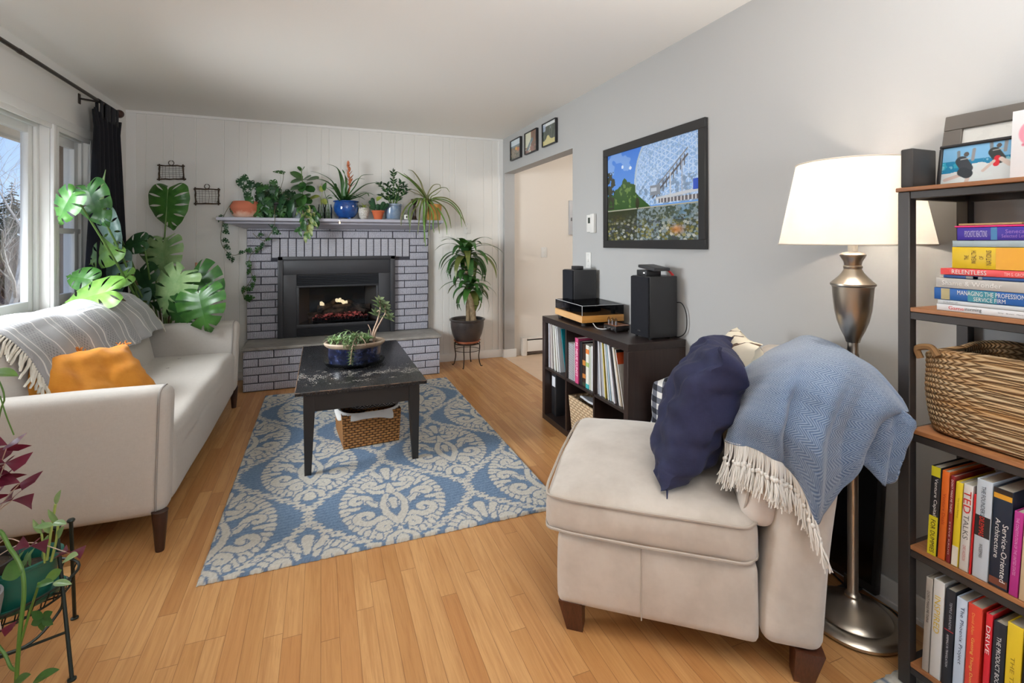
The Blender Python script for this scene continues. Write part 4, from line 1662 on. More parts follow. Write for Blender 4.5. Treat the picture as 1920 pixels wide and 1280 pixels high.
def sleeve(name, label, cat, group, x0, y, z0, hgt, depth, th, lean, c, cover=None, xspan=None):
    """A record in its sleeve (or a thin book) standing on a shelf, spine to the room; lean tips its top towards +y."""
    dy = math.tan(lean) * hgt
    x1 = x0 + depth
    vs = []
    for z, o in ((z0, 0), (z0 + hgt * math.cos(lean), dy)):
        vs += [(x0, y + o, z), (x1, y + o, z), (x1, y + o + th, z), (x0, y + o + th, z)]
    m = MB().add(vs, [(3, 2, 1, 0), (4, 5, 6, 7), (0, 1, 5, 4), (1, 2, 6, 5), (2, 3, 7, 6), (3, 0, 4, 7)])
    if cover is None:
        o = m.build(name, sleeve_mat(c), smooth=False)
        return tag(o, label, cat, group)
    o = thing(name, label, cat, ((x0 + x1) / 2, y + th / 2, z0), 0, group)
    m.build('jacket', sleeve_mat(c), o, world=True, smooth=False)
    n = Vector((0, -0.0006, 0))
    cover.mesh('cover_print', Vector(vs[0]) + n, Vector(vs[1]) - Vector(vs[0]), Vector(vs[4]) - Vector(vs[0]), attr_mat('printed_sleeve', 0.4), o)
    return o


ORD = ['first', 'second', 'third', 'fourth', 'fifth', 'sixth', 'seventh', 'eighth', 'ninth', 'tenth', 'eleventh', 'twelfth', 'thirteenth', 'fourteenth', 'fifteenth',
       'sixteenth', 'seventeenth', 'eighteenth', 'nineteenth', 'twentieth']
CN = {}
zs = KM + 0.0085
# top compartment by the doorway
cols = [((214, 216, 222), 'white'), ((170, 160, 164), 'mauve grey'), ((226, 220, 214), 'cream'), ((204, 196, 192), 'pale pink grey'), ((186, 190, 192), 'pale grey'), ((232, 230, 222), 'ivory'),
        ((206, 208, 200), 'greenish white'), ((190, 186, 176), 'putty'), ((228, 228, 226), 'bright white'), ((212, 214, 218), 'cool white')]
ya, yb = onX(1028, 650, KX0 + .02).y, onX(1049, 650, KX0 + .02).y
n = len(cols)
for i, (c, nm) in enumerate(cols):
    y = ya + (yb - ya) * (i + 0.5) / n
    sleeve('record_album', '%s record, %s from the outer panel in the compartment by the doorway' % (nm, ORD[i]), 'record', 'records in the compartment beside the doorway',
           KX0 + 0.02 + rnd.uniform(0, .012), y - 0.004, zs, 0.312, 0.312, 0.010, R(1 + i * 0.9), c)
cv = Canvas(40, 40, (20, 128, 142))
cv.ell(0.9, 0.5, 0.62, 0.62, (104, 176, 190)).ell(0.9, 0.5, 0.5, 0.5, (20, 128, 142)).ell(0.85, 0.55, 0.2, 0.24, (104, 40, 52)).ell(0.72, 0.27, 0.06, 0.04, (24, 26, 34))
sleeve('record_album', 'teal record sleeve with a pale ring on its cover beside the shelf divider', 'record', 'records in the compartment beside the doorway', KX0 + 0.015, 2.905, zs, 0.312, 0.312, 0.006, R(13), (24, 132, 146), cv)
# middle compartment
t = NT('spiral_notebook_edge')
v = t.coord(scale=(1, 1, 60))
sp = t.n('SeparateXYZ')
t.t.links.new(v, sp.inputs[0])
f = t.math('GREATER_THAN', t.math('FRACT', t.math('MULTIPLY', sp.outputs[2], 2.0)), 0.55)
t.set(col=t.mix(f, lin((196, 196, 198)), lin((70, 70, 74))), rough=0.6)
M_spir = t.m


def yk(px, x=None):
    return onX(px, 640, x or KX0 + 0.012).y


def kbook(name, label, pa, pb, hgt, c, x=None, mat=None, word=None, wc=(240, 240, 240), band=None):
    x = x or KX0 + 0.02
    y1, y0 = yk(pa, x), yk(pb, x)
    o = thing(name, label, 'book', (x + 0.1, (y0 + y1) / 2, zs), 0, 'books in the middle compartment')
    m = MB().box(x, x + 0.22, y0, y0 + 0.0015, zs, zs + hgt).box(x, x + 0.22, y1 - 0.0015, y1, zs, zs + hgt).box(x, x + 0.003, y0, y1, zs, zs + hgt)
    m.build('cover', mat or sleeve_mat(c), o, world=True, smooth=False)
    MB().box(x + 0.004, x + 0.215, y0 + 0.0015, y1 - 0.0015, zs + 0.003, zs + hgt - 0.003).build('pages', sleeve_mat((222, 216, 204)), o, world=True, smooth=False)
    w = y1 - y0
    if band:
        for (f0, f1, bc) in band:
            MB().box(x - 0.0006, x, y0 + 0.0004, y1 - 0.0004, zs + hgt * f0, zs + hgt * f1).build('spine_band', sleeve_mat(bc), o, world=True, smooth=False)
    if word:
        mb = MB()
        lettering(mb, word, (x - 0.0004, y1 - w * 0.2, zs + hgt * 0.9), (0, 0, -hgt * 0.75), (0, -w * 0.6, 0))
        mb.build('title_lettering', sleeve_mat(wc), o, world=True, smooth=False)
    return o


kbook('notebook', 'grey spiral-bound notebook standing beside the shelf divider', 1066, 1076, 0.235, (196, 196, 198), mat=M_spir)
kbook('book', 'slim white book between the spiral notebook and the pink book', 1076.3, 1078, 0.245, (222, 220, 220))
kbook('book', 'tall pink book with white spine lettering in the middle compartment', 1078.3, 1084.5, 0.285, (206, 78, 128), x=KX0 + 0.012, word='M  NEUE KUNST', wc=(246, 226, 234))
kbook('book', 'slim dark teal book touching the pink book', 1084.8, 1087, 0.27, (38, 66, 74))
kbook('book', 'tall black book between the teal and the brown patterned books', 1087.3, 1092, 0.27, (34, 34, 38))
kbook('book', 'dark brown book with round orange blossoms on its spine', 1092.3, 1098, 0.262, (56, 36, 28), band=[(0.50, 0.62, (198, 128, 58)), (0.2, 0.30, (190, 120, 56)), (0.02, 0.10, (60, 70, 50))])
kbook('book', 'white book with orange, green and turquoise spine bands', 1098.3, 1104.5, 0.262, (228, 226, 214), band=[(0.80, 0.91, (226, 130, 62)), (0.5, 0.6, (168, 190, 120)), (0.0, 0.10, (70, 178, 178))])
kbook('book', 'pale green-grey book beside the colour-banded white book', 1104.8, 1108, 0.26, (198, 204, 188))
kbook('book', 'white book standing against the second shelf divider', 1108.3, 1111.5, 0.268, (232, 232, 232))
# the third compartment: a full row of leaning records
pal = [((170, 176, 190), 'blue-grey'), ((192, 194, 200), 'silver grey'), ((150, 156, 170), 'slate'), ((208, 208, 210), 'light grey'), ((178, 180, 186), 'dull grey'), ((214, 212, 206), 'off-white'), ((196, 176, 70), 'mustard yellow'),
       ((60, 58, 62), 'charcoal'), ((220, 220, 216), 'white'), ((160, 180, 190), 'pale blue'), ((226, 224, 220), 'chalk white'), ((120, 170, 188), 'sky blue'), ((214, 214, 220), 'frost grey'), ((84, 52, 58), 'dark maroon'), ((40, 38, 42), 'black'),
       ((224, 222, 218), 'milk white'), ((206, 190, 168), 'beige')]
n = len(pal)
for i, (c, nm) in enumerate(pal):
    pb_ = 1117.5 + (1165 - 1116) * (i / n) ** 0.95 + 2
    y = onX(pb_, 740, KX0 + .03).y
    sleeve('record_album', '%s record leaning in the row under the speaker, %s from the divider' % (nm, ORD[i]), 'record', 'leaning records beneath the speaker', KX0 + 0.016 + rnd.uniform(0, .014), y - 0.006, zs,
           0.312, 0.312, 0.011 if i != 6 else 0.006, R(2 + i * 0.75), c)
cv = Canvas(40, 40, (204, 200, 192))
cv.rect(0, 1, 0.76, 0.94, (206, 84, 44)).rect(0, 1, 0.94, 1, (40, 38, 40)).ell(0.55, 0.42, 0.26, 0.24, (38, 32, 32)).ell(0.55, 0.42, 0.06, 0.06, (200, 190, 180)).rect(0.32, 0.44, 0.81, 0.89, (236, 214, 200)).rect(0.52, 0.6, 0.81, 0.89, (236, 214, 200)).rect(0.66, 0.84, 0.81, 0.89, (236, 214, 200))
sleeve('record_album', 'white record sleeve with orange band and black disc ending the leaning row', 'record', 'leaning records beneath the speaker', KX0 + 0.012, 2.232, zs, 0.312, 0.305, 0.005, R(14.5), (226, 224, 220), cv)
# bottom compartments
b = thing('ring_binder', 'black ring binder with a white spine label in the bottom compartment', 'binder', (1.64, 3.11, 0.041))
yb0, yb1 = onX(1042.5, 750, KX0 + 0.05).y, onX(1034, 750, KX0 + 0.05).y
MB().rbox(KX0 + 0.05, KX0 + 0.33, yb0, yb1, 0.041, 0.352, 0.003).build('binder_cover', sleeve_mat((34, 34, 37)), b, world=True)
MB().box(KX0 + 0.049, KX0 + 0.0502, yb0 + 0.012, yb1 - 0.012, 0.245, 0.315).build('spine_label', sleeve_mat((218, 220, 226)), b, world=True, smooth=False)
sleeve('record_album', 'lone white record sleeve in the bottom compartment beside the black binder', 'record', None, KX0 + 0.03, 2.90, 0.041, 0.312, 0.30, 0.006, R(4), (214, 212, 206))
M_cane = weave_mat('cream_seagrass', (214, 190, 156), (150, 120, 88), 7, 13)
bk2 = thing('storage_basket', 'cream woven storage basket with a dark hand hole, in the bottom compartment of the shelf', 'basket', (1.66, 2.71, 0.041))
m = MB()
for inner in (0, 1):
    per = [(KX0 + 0.012, 2.885 - 0.02), (KX0 + 0.012, 2.553), (KX1 - 0.03, 2.553), (KX1 - 0.03, 2.865), (KX0 + 0.012, 2.865)]
    cx, cy = 1.66, 2.71
    for s_ in range(4):
        def fn(u, v, s_=s_, inner=inner):
            ax, ay = per[s_]
            bx, by = per[s_ + 1]
            x, y = ax + (bx - ax) * u, ay + (by - ay) * u
            k = (0.9 + 0.1 * v) * (0.95 if inner else 1)
            return Vector((cx + (x - cx) * k, cy + (y - cy) * k, 0.042 + v * 0.235))
        m.grid(fn, 10, 13)
m.build('body', M_cane, bk2, world=True)
m = MB()
pts = [(KX0 + 0.0105 + 0.012, y, z) for y, z in ((2.745, 0.215), (2.665, 0.215), (2.665, 0.17), (2.72, 0.165))]
m.add(pts, [(0, 1, 2, 3)])
m.build('hand_hole', sleeve_mat((30, 24, 20)), bk2, world=True, smooth=False)
o = MB().soft(0.10, 0.11, 0.008, 0.005, 5, m=Matrix.Translation((1.64, 2.68, 0.262)) @ Matrix.Rotation(R(12), 4, 'Y'), nz=(14, 0.008)).build('paper_sheaf', sleeve_mat((210, 210, 214)))
tag(o, 'loose sheaf of white papers lying in the cream storage basket', 'papers')
for i, (c, nm) in enumerate((((150, 60, 64), 'red magazine at the bottom of the short pile in the record shelf'), ((60, 66, 96), 'navy magazine inside the short pile in the record shelf'),
                             ((196, 192, 188), 'pale magazine in the short pile in the record shelf'), ((120, 70, 86), 'plum magazine on top of the short pile in the record shelf'))):
    o = MB().box(KX0 + 0.05, KX0 + 0.30, 2.235, 2.42, 0.30 - 0.0 + i * 0.010 - 0.258, 0.3095 + i * 0.010 - 0.258).build('magazine', sleeve_mat(c), smooth=False)
    tag(o, nm, 'magazine', 'magazines in the shelf')

# ---- hi-fi on top
M_spk = plain('speaker_black', (44, 44, 46), 0.42, bump=(260, 0.04))
M_grl = fabric('speaker_grille', (26, 27, 31), (40, 41, 46), 420, 0.2, 0.0)
M_rub = plain('black_rubber', (22, 22, 23), 0.7)
M_silver = plain('silver_metal', (190, 190, 192), 0.3, 1.0)


def speaker(label, x0, x1, y0, y1, z0, z1):
    s = thing('bookshelf_speaker', label, 'speaker', ((x0 + x1) / 2, (y0 + y1) / 2, KZ), 0, 'pair of black bookshelf speakers')
    MB().rbox(x0 + 0.012, x1, y0, y1, z0, z1, 0.004).build('cabinet', M_spk, s, world=True)
    MB().rbox(x0, x0 + 0.014, y0 + 0.003, y1 - 0.003, z0 + 0.003, z1 - 0.003, 0.005).build('grille', M_grl, s, world=True)
    m = MB()
    for (a, b) in ((x0 + .03, y0 + .02), (x0 + .03, y1 - .02), (x1 - .03, y0 + .02), (x1 - .03, y1 - .02)):
        m.lathe([(0, 0), (0.008, 0), (0.009, z0 - KZ), (0, z0 - KZ)], 12, (a, b, KZ))
    m.build('rubber_foot', M_rub, s, world=True)
    MB().box(x0 - 0.001, x0, (y0 + y1) / 2 - 0.012, (y0 + y1) / 2 + 0.012, z0 + 0.03, z0 + 0.036).build('badge', M_silver, s, world=True, smooth=False)
    return s


speaker('black bookshelf speaker on the shelf end facing the armless chair', 1.648, 1.842, 2.222, 2.388, KZ + 0.010, 1.083)
speaker('black bookshelf speaker behind the turntable beside the doorway', 1.648, 1.842, 3.085, 3.243, KZ + 0.010, 1.072)
M_ply = wood('honey_plinth', (216, 160, 84), (196, 134, 60), 'X', 0.8, 0.35, 0.03)
M_ply2 = wood('pale_plinth_edge', (228, 184, 130), (212, 160, 104), 'Y', 0.8, 0.35, 0.03)
M_acr = glass_mat('smoked_acrylic', (0.55, 0.55, 0.57), 0.12)
tt = thing('turntable', 'turntable with a honey wood plinth and a smoked dust cover on the shelf', 'turntable', (1.69, 2.94, KZ), R(-3))
MB().rbox(-0.150, 0.150, -0.215, 0.215, 0.022, 0.066, 0.003).build('plinth', M_ply, tt)
MB().rbox(-0.1515, -0.149, -0.213, 0.213, 0.023, 0.065, 0.001, 1).build('plinth_front', M_ply2, tt)
for (a, b) in ((-.12, -.18), (-.12, .18), (.12, -.18), (.12, .18)):
    MB().lathe([(0, 0), (0.018, 0), (0.018, 0.012), (0.012, 0.022), (0, 0.022)], 16, (a, b, 0)).build('foot', M_rub, tt)
MB().lathe([(0, 0.066), (0.120, 0.066), (0.122, 0.07), (0.122, 0.082), (0.118, 0.086), (0.05, 0.087), (0, 0.087)], 44, (-0.01, 0.055, 0)).build('platter', M_rub, tt)
MB().lathe([(0, 0.087), (0.118, 0.087), (0.118, 0.0895), (0.04, 0.090), (0.0, 0.090)], 44, (-0.01, 0.055, 0)).build('record', plain('vinyl', (16, 16, 18), 0.25), tt)
m = MB()
m.tube([(0.10, -0.16, 0.066), (0.10, -0.16, 0.105)], 0.014, 12)
m.tube([(0.10, -0.19, 0.105), (0.10, -0.16, 0.105), (0.02, -0.12, 0.104), (-0.055, -0.045, 0.10)], 0.004, 7)
m.rbox(-0.075, -0.05, -0.045, -0.03, 0.09, 0.104, 0.002)
m.lathe([(0, 0), (0.012, 0), (0.012, 0.02), (0, 0.02)], 12, (0.10, -0.195, 0.095))
m.build('tonearm', M_rub, tt)
m = MB()
a, b, z0_, z1_ = 0.149, 0.213, 0.068, 0.130
m.box(-a, a, -b, b, z1_ - 0.003, z1_).box(-a, a, -b, -b + .003, z0_, z1_).box(-a, a, b - .003, b, z0_, z1_).box(-a, -a + .003, -b, b, z0_, z1_).box(a - .003, a, -b, b, z0_, z1_)
m.build('dust_cover', M_acr, tt, smooth=False)
m = MB()
e = 0.0018
for (p0, p1) in (((-a, -b, z1_), (-a, b, z1_)), ((-a, -b, z0_), (-a, -b, z1_)), ((-a, -b, z1_), (a, -b, z1_))):
    m.tube([p0, p1], e, 4)
m.build('polished_edge', plain('bright_acrylic_edge', (196, 198, 200), 0.2), tt)
# small valve pre-amplifier between turntable and speaker
pa = thing('phono_preamp', 'small valve preamplifier with glass tubes in front of the turntable', 'amplifier', (1.665, 2.555, KZ), R(4))
MB().rbox(-0.05, 0.05, -0.06, 0.06, 0.006, 0.034, 0.003).build('case', plain('preamp_case', (40, 38, 38), 0.3), pa)
MB().rbox(-0.05, 0.05, -0.06, 0.06, 0.034, 0.037, 0.001).build('copper_plate', plain('copper', (186, 122, 84), 0.3, 1.0), pa)
for k in range(3):
    MB().lathe([(0, 0.036), (0.008, 0.036), (0.0085, 0.055), (0.008, 0.07), (0.003, 0.078), (0, 0.08)], 14, (-0.03, -0.035 + k * 0.035, 0)).build('glass_tube', glass_mat('tube_glass', (0.9, 0.9, 0.92), 0.3), pa)
    MB().lathe([(0, 0.037), (0.005, 0.037), (0.005, 0.06), (0, 0.062)], 10, (-0.03, -0.035 + k * 0.035, 0)).build('tube_plate', M_silver, pa)
for k in range(3):
    MB().tube([(-0.05, -0.035 + k * 0.035, 0.018), (-0.062, -0.035 + k * 0.035, 0.018)], 0.007, 10).build('knob', M_silver, pa)
for (a, b) in ((-.04, -.05), (-.04, .05), (.04, -.05), (.04, .05)):
    MB().lathe([(0, 0), (0.006, 0), (0.006, 0.007), (0, 0.007)], 10, (a, b, 0)).build('foot', M_rub, pa)
# electronics on the speakers
o = MB().rbox(1.70, 1.76, 3.125, 3.20, 1.0725, 1.098, 0.004).build('streaming_box', M_spk)
tag(o, 'little black box on the speaker beside the doorway', 'media box')
bx = thing('media_box', 'black set-top box with a white indicator light on the speaker by the armless chair', 'media box', (1.72, 2.33, 1.0835))
MB().rbox(1.675, 1.775, 2.275, 2.365, 1.0835, 1.115, 0.003).build('case', M_spk, bx, world=True)
t = NT('white_indicator')
t.set(col=(1, 1, 1), emc=(1, 1, 1), ems=2.0)
MB().box(1.6735, 1.675, 2.290, 2.300, 1.098, 1.103).build('indicator', t.m, bx, world=True, smooth=False)
o = MB().soft(0.055, 0.075, 0.010, 0.006, 5, m=Matrix.Translation((1.745, 2.30, 1.128)) @ Matrix.Rotation(R(6), 4, 'X')).build('hard_drive', plain('graphite', (58, 58, 60), 0.4))
tag(o, 'flat graphite drive lying crooked on top of the set-top box', 'drive')
for k, (c, nm) in enumerate((((214, 84, 56), 'orange'), ((196, 50, 60), 'red'))):
    y = 2.252 - 0.011 * k
    o = MB().tube(catmull([(1.78, y + 0.02, 1.115), (1.79, y, 1.118), (1.81, y - 0.004, 1.105), (1.825, y - 0.008, 1.0875)], 5), [0.004] * 14 + [0.005, 0.005], 7).build('cable_plug', plain('plug_%s' % nm, c, 0.4))
    tag(o, '%s cable plug drooping on the speaker top behind the drive' % nm, 'cable')
p0 = Vector((1.845, 2.26, 0.93))
o = MB().tube(catmull([p0, (1.852, 2.20, 0.935), (1.854, 2.163, 0.88), (1.854, 2.165, 0.79), (1.85, 2.21, 0.748), (1.846, 2.26, 0.7425)], 8), 0.0028, 6).build('speaker_cable', M_rub)
tag(o, 'thin black cable looping behind the speaker by the armless chair', 'cable')
o = MB().tube(catmull([(1.60, 2.72, KZ + .02), (1.585, 2.65, KZ + 0.004), (1.60, 2.60, KZ + 0.004), (1.632, 2.57, KZ + .012)], 8), 0.003, 6).build('signal_cable', plain('white_cable', (196, 194, 190), 0.5))
tag(o, 'white cable looping from the turntable towards the valve preamplifier', 'cable')

# ================================================================== ARMLESS CHAIR AND WHAT LIES ON IT
CV, CU = Vector((0.616, 0.788, 0)), Vector((-0.788, 0.616, 0))
CHZ = math.atan2(0.788, 0.616)
M_suede = fabric('beige_microsuede', (196, 186, 174), (206, 197, 186), 160, 0.05, 0.5, (6, (178, 167, 155)))
M_welt = plain('beige_welt', (178, 167, 155), 0.9)
M_chleg = wood('brown_block_foot', (92, 52, 34), (62, 32, 20), 'Z', 3, 0.4)
ch = thing('armless_chair', 'beige suede armless lounge chair with brown block feet in front of the floor lamp', 'chair', tuple(CV * 1.94 - CU * 0.04), CHZ)


def TL(x, y, z):
    return Matrix.Translation((x, y, z))


def base_fn(p):
    p.x *= 1 - 0.012 * (p.z < 0)
    return p


MB().soft(0.360, 0.300, 0.115, 0.022, 14, (0.010, 0.010, 0), TL(0, 0.068, 0.212), None, (5, 0.004)).build('seat_base', M_suede, ch)


def cush_fn(p):
    p.z += 0.012 * math.sin(p.x * 6 + 1) * (p.z > 0) * 0.5 - 0.018 * max(0, (p.y - 0.15)) * 2 * (p.z > 0)
    return p


cu = MB().soft(0.368, 0.318, 0.072, 0.035, 20, (0.014, 0.016, 0.028), TL(0.003, 0.088, 0.393), cush_fn, (4, 0.006)).build('seat_cushion', M_suede, ch)
for zz in (0.444, 0.339):
    pts = []
    for i in range(97):
        a = 2 * PI * i / 96
        k = 0.13
        x = math.copysign(abs(math.cos(a)) ** k, math.cos(a)) * 0.3705
        y = math.copysign(abs(math.sin(a)) ** k, math.sin(a)) * 0.3205
        bx = 0.010 * (1 - (y / .33) ** 2) if abs(x) > .36 else 0
        by = 0.012 * (1 - (x / .38) ** 2) if abs(y) > .31 else 0
        pts.append((0.003 + x + math.copysign(bx, x), 0.088 + y + math.copysign(by, y), zz + 0.003 * math.sin(a * 5)))
    MB().tube(pts, 0.0048, 6, cap=False).build('piping', M_welt, cu, world=False)


def cback_fn(p):
    f = max(0.0, (p.z + 0.385) / 0.77)
    p.y += -0.125 * f ** 1.6 * (1.0 if p.y > 0 else 0.60)
    return p


MB().soft(0.366, 0.085, 0.372, 0.040, 18, (0.008, 0.006, 0.004), TL(0.0, -0.318, 0.475), cback_fn, (4, 0.004)).build('backrest', M_suede, ch)
m = MB()
m.tube([(-0.3665, 0.10, 0.105), (-0.3735, 0.10, 0.21), (-0.366, 0.10, 0.325)], 0.0022, 5)
m.build('seam', M_welt, ch)
for (x, y, tx, ty) in ((-0.32, 0.325, -.012, .012), (0.32, 0.325, .012, .012), (-0.32, -0.365, -.012, -.012), (0.32, -0.365, .012, -.012)):
    m = MB()
    vs = [(x + sx * w + (0 if z else -tx), y + sy * w + (0 if z else -ty), z) for z, w in ((0.0, 0.026), (0.105, 0.038)) for sx, sy in ((-1, -1), (1, -1), (1, 1), (-1, 1))]
    m.add(vs, [(3, 2, 1, 0), (4, 5, 6, 7), (0, 1, 5, 4), (1, 2, 6, 5), (2, 3, 7, 6), (3, 0, 4, 7)])
    m.build('foot', M_chleg, ch, smooth=False)
CW = wm(ch)
bcm = CW @ TL(-0.012, -0.262, 0.625) @ Matrix.Rotation(R(9), 4, 'X')
M_oat = fabric('oatmeal_cushion', (214, 203, 192), (224, 214, 204), 200, 0.06, 0.2)
bc = MB().soft(0.340, 0.052, 0.200, 0.048, 16, (0, 0.018, 0), bcm, None, (4, 0.008)).build('back_cushion', M_oat)
bc = tag(bc, 'pale oatmeal back cushion of the armless chair, under the blue throw', 'cushion')
pts = []
for i in range(49):
    a = 2 * PI * i / 48
    pts.append(bcm @ Vector((math.copysign(abs(math.cos(a)) ** .3, math.cos(a)) * 0.328, 0.040, math.copysign(abs(math.sin(a)) ** .3, math.sin(a)) * 0.190)))
MB().tube(pts, 0.004, 6, cap=False).build('piping', M_welt, bc, world=True)

M_navy = fabric('navy_dupioni', (38, 41, 68), (50, 53, 82), 260, 0.25, 0.04, (8, (32, 34, 56)), rough=0.62)
nm = CW @ TL(-0.068, -0.085, 0.695) @ Matrix.Rotation(R(-7), 4, 'Z') @ Matrix.Rotation(R(21), 4, 'X') @ Matrix.Rotation(R(4), 4, 'Y')
np_ = tag(MB().pillow(0.47, 0.50, 0.21, nm, 44, 0.10, 5, 0.026).build('throw_pillow', M_navy, merge=True), 'navy blue throw pillow standing on the beige chair seat', 'pillow')
MB().tube([nm @ Vector((-0.225, 0, -0.238)), nm @ Vector((-0.24, -.008, -0.255)), nm @ Vector((-0.245, -.012, -0.268))], [0.004, 0.002, 0.001], 5).build('corner_thread', M_navy, np_, world=True)

t = NT('cream_branch_print')
v = t.coord()
w = t.wave(v, 3.0, 9.0, 2, 'DIAGONAL', dscale=1.5)
t.set(col=t.mix(t.math('GREATER_THAN', w, 0.975), lin((232, 222, 200)), lin((96, 76, 60))), rough=0.9)
cm = CW @ TL(0.17, -0.215, 0.735) @ Matrix.Rotation(R(5), 4, 'Z') @ Matrix.Rotation(R(20), 4, 'X')
tag(MB().pillow(0.36, 0.38, 0.13, cm, 24, 0.08, 9, 0.008).build('throw_pillow', t.m, merge=True), 'cream pillow with thin dark branch lines, behind the navy pillow', 'pillow')

# blue herringbone throw over the chair's back
t = NT('blue_herringbone_wool')
tc = t.n('TexCoord')
sp = t.n('SeparateXYZ')
t.t.links.new(tc.outputs['UV'], sp.inputs[0])
U, V = sp.outputs[0], sp.outputs[1]
zg = t.math('ABSOLUTE', t.math('SUBTRACT', t.math('FRACT', t.math('MULTIPLY', V, 27.0)), 0.5))
s_ = t.math('FRACT', t.math('ADD', t.math('MULTIPLY', U, 88.0), t.math('MULTIPLY', zg, 5.0)))
st = t.math('ABSOLUTE', t.math('SUBTRACT', s_, 0.5))
nf = t.noise(tc.outputs['UV'], 90, 3, 0.7)
f = t.math('ADD', t.math('MULTIPLY', st, 1.7), t.math('MULTIPLY', t.math('SUBTRACT', nf, 0.5), 0.5))
t.set(col=t.mix(f, lin((58, 83, 118)), lin((138, 153, 172))), rough=0.95, sheen=0.35)
t.bump(f, 0.35, 0.003)
M_blue = t.m
G = [
    [(1358, 828, 1.570), (1396, 835, 1.490), (1432, 850, 1.415), (1460, 863, 1.400), (1499, 905, 1.365), (1530, 976, 1.345), (1575, 928, 1.34), (1612, 862, 1.35)],
    [(1370, 786, 1.600), (1408, 790, 1.500), (1445, 800, 1.42), (1473, 812, 1.405), (1511, 838, 1.36), (1545, 872, 1.34), (1585, 858, 1.335), (1622, 836, 1.345)],
    [(1382, 746, 1.640), (1420, 748, 1.530), (1456, 752, 1.44), (1489, 757, 1.42), (1528, 772, 1.37), (1567, 790, 1.345), (1607, 800, 1.335), (1648, 800, 1.340)],
    [(1391, 715, 1.680), (1430, 711, 1.570), (1467, 708, 1.48), (1505, 708, 1.44), (1546, 716, 1.40), (1590, 732, 1.37), (1635, 752, 1.35), (1680, 775, 1.350)],
    [(1396, 698, 1.710), (1432, 684, 1.660), (1472, 668, 1.62), (1514, 660, 1.60), (1560, 668, 1.52), (1608, 690, 1.46), (1652, 720, 1.41), (1702, 772, 1.365)],
    [(1396, 690, 1.735), (1421, 673, 1.790), (1463, 648, 1.87), (1502, 631, 1.93), (1545, 636, 1.75), (1595, 662, 1.55), (1640, 694, 1.47), (1690, 750, 1.39)],
]


G = [[(a, b, c * (0.974 if 0 < j < 5 and 0 < i < 6 else 1.0)) for i, (a, b, c) in enumerate(row)] for j, row in enumerate(G)]


def gpt(G, u, v):
    """Catmull-Rom through a net of frame points with depths, at 0..1, 0..1"""
    nr, nc = len(G), len(G[0])

    def cr(a, b, c, d, t):
        return [0.5 * (2 * b[k] + (c[k] - a[k]) * t + (2 * a[k] - 5 * b[k] + 4 * c[k] - d[k]) * t * t + (3 * b[k] - a[k] - 3 * c[k] + d[k]) * t ** 3) for k in range(3)]
    fi, fj = u * (nc - 1), v * (nr - 1)
    i, j = min(int(fi), nc - 2), min(int(fj), nr - 2)
    rows = []
    for jj in (j - 1, j, j + 1, j + 2):
        row = G[max(0, min(nr - 1, jj))]
        q = [row[max(0, min(nc - 1, k))] for k in (i - 1, i, i + 1, i + 2)]
        rows.append(cr(*q, fi - i))
    return P(*cr(*rows, fj - j))


def bt(u, v):
    p = gpt(G, u, min(v, 1.0))
    if v > 1.0:
        e = v - 1.0
        p = p + CF * (0.05 * min(e * 8, 1)) + Vector((0, 0, -0.55 * e))
    fold = math.sin(u * 21 + 1.5 * math.sin(v * 3)) * (1 - v * 0.7)
    return p - CF * 0.017 * max(fold, -0.4) + mnoise.noise_vector(Vector((u * 6, v * 6, 2))) * 0.006


m = MB().grid(bt, 110, 84, 0, 1, 0, 1.2, 0.62, 0.52)
FG = [[(1600, 800, 1.345), (1640, 778, 1.352), (1675, 762, 1.358), (1703, 778, 1.345), (1722, 803, 1.328)],
      [(1604, 832, 1.355), (1640, 835, 1.365), (1672, 830, 1.350), (1694, 822, 1.342), (1712, 822, 1.330)],
      [(1611, 860, 1.360), (1637, 888, 1.372), (1659, 911, 1.360), (1674, 898, 1.352), (1691, 852, 1.340)]]
m.grid(lambda u, v: gpt(FG, u, v) + mnoise.noise_vector(Vector((u * 6, v * 6, 7))) * 0.004 + CF * 0.008 * math.sin(u * 14), 34, 22, 0, 1, 0, 1, 0.28, 0.24)
bl = tag(m.build('throw_blanket', M_blue, solid=0.007), 'blue herringbone wool throw with white tassels draped over the chair back', 'blanket')
m = MB()
m2 = MB()
for i in range(40):
    u = 0.005 + 0.70 * (i + 0.3 * rnd.random()) / 40
    a, b = bt(u, 0.0), bt(min(u + 0.010, 1), 0.0)
    fall = Vector((0.0, 0.0, -1)) - CR * (0.26 - 0.62 * u) - CF * 0.10
    L1 = rnd.uniform(0.045, 0.062)
    k = (a + b) / 2 + fall * L1 + Vector((rnd.uniform(-.004, .004), rnd.uniform(-.004, .004), 0))
    for s0 in (a, b):
        md = (s0 + k) / 2 + (s0 - (a + b) / 2) * 0.3 - CF * 0.004
        m.tube(catmull([s0 + Vector((0, 0, 0.006)), md, k], 3), 0.0019, 5)
    m.soft(0.0055, 0.0055, 0.0065, 0.005, 2, m=Matrix.Translation(k))
    for q in range(8):
        e = k + fall * rnd.uniform(0.05, 0.078) + CR * rnd.uniform(-.013, .013) + CF * rnd.uniform(-.010, .004)
        md = k.lerp(e, 0.5) + CR * rnd.uniform(-.005, .005) - CF * rnd.uniform(0, .006)
        m.tube(catmull([k, md, e], 3), 0.0017, 4)
m.build('tassel_fringe', plain('white_yarn', (232, 228, 220), 0.95), bl, world=True)

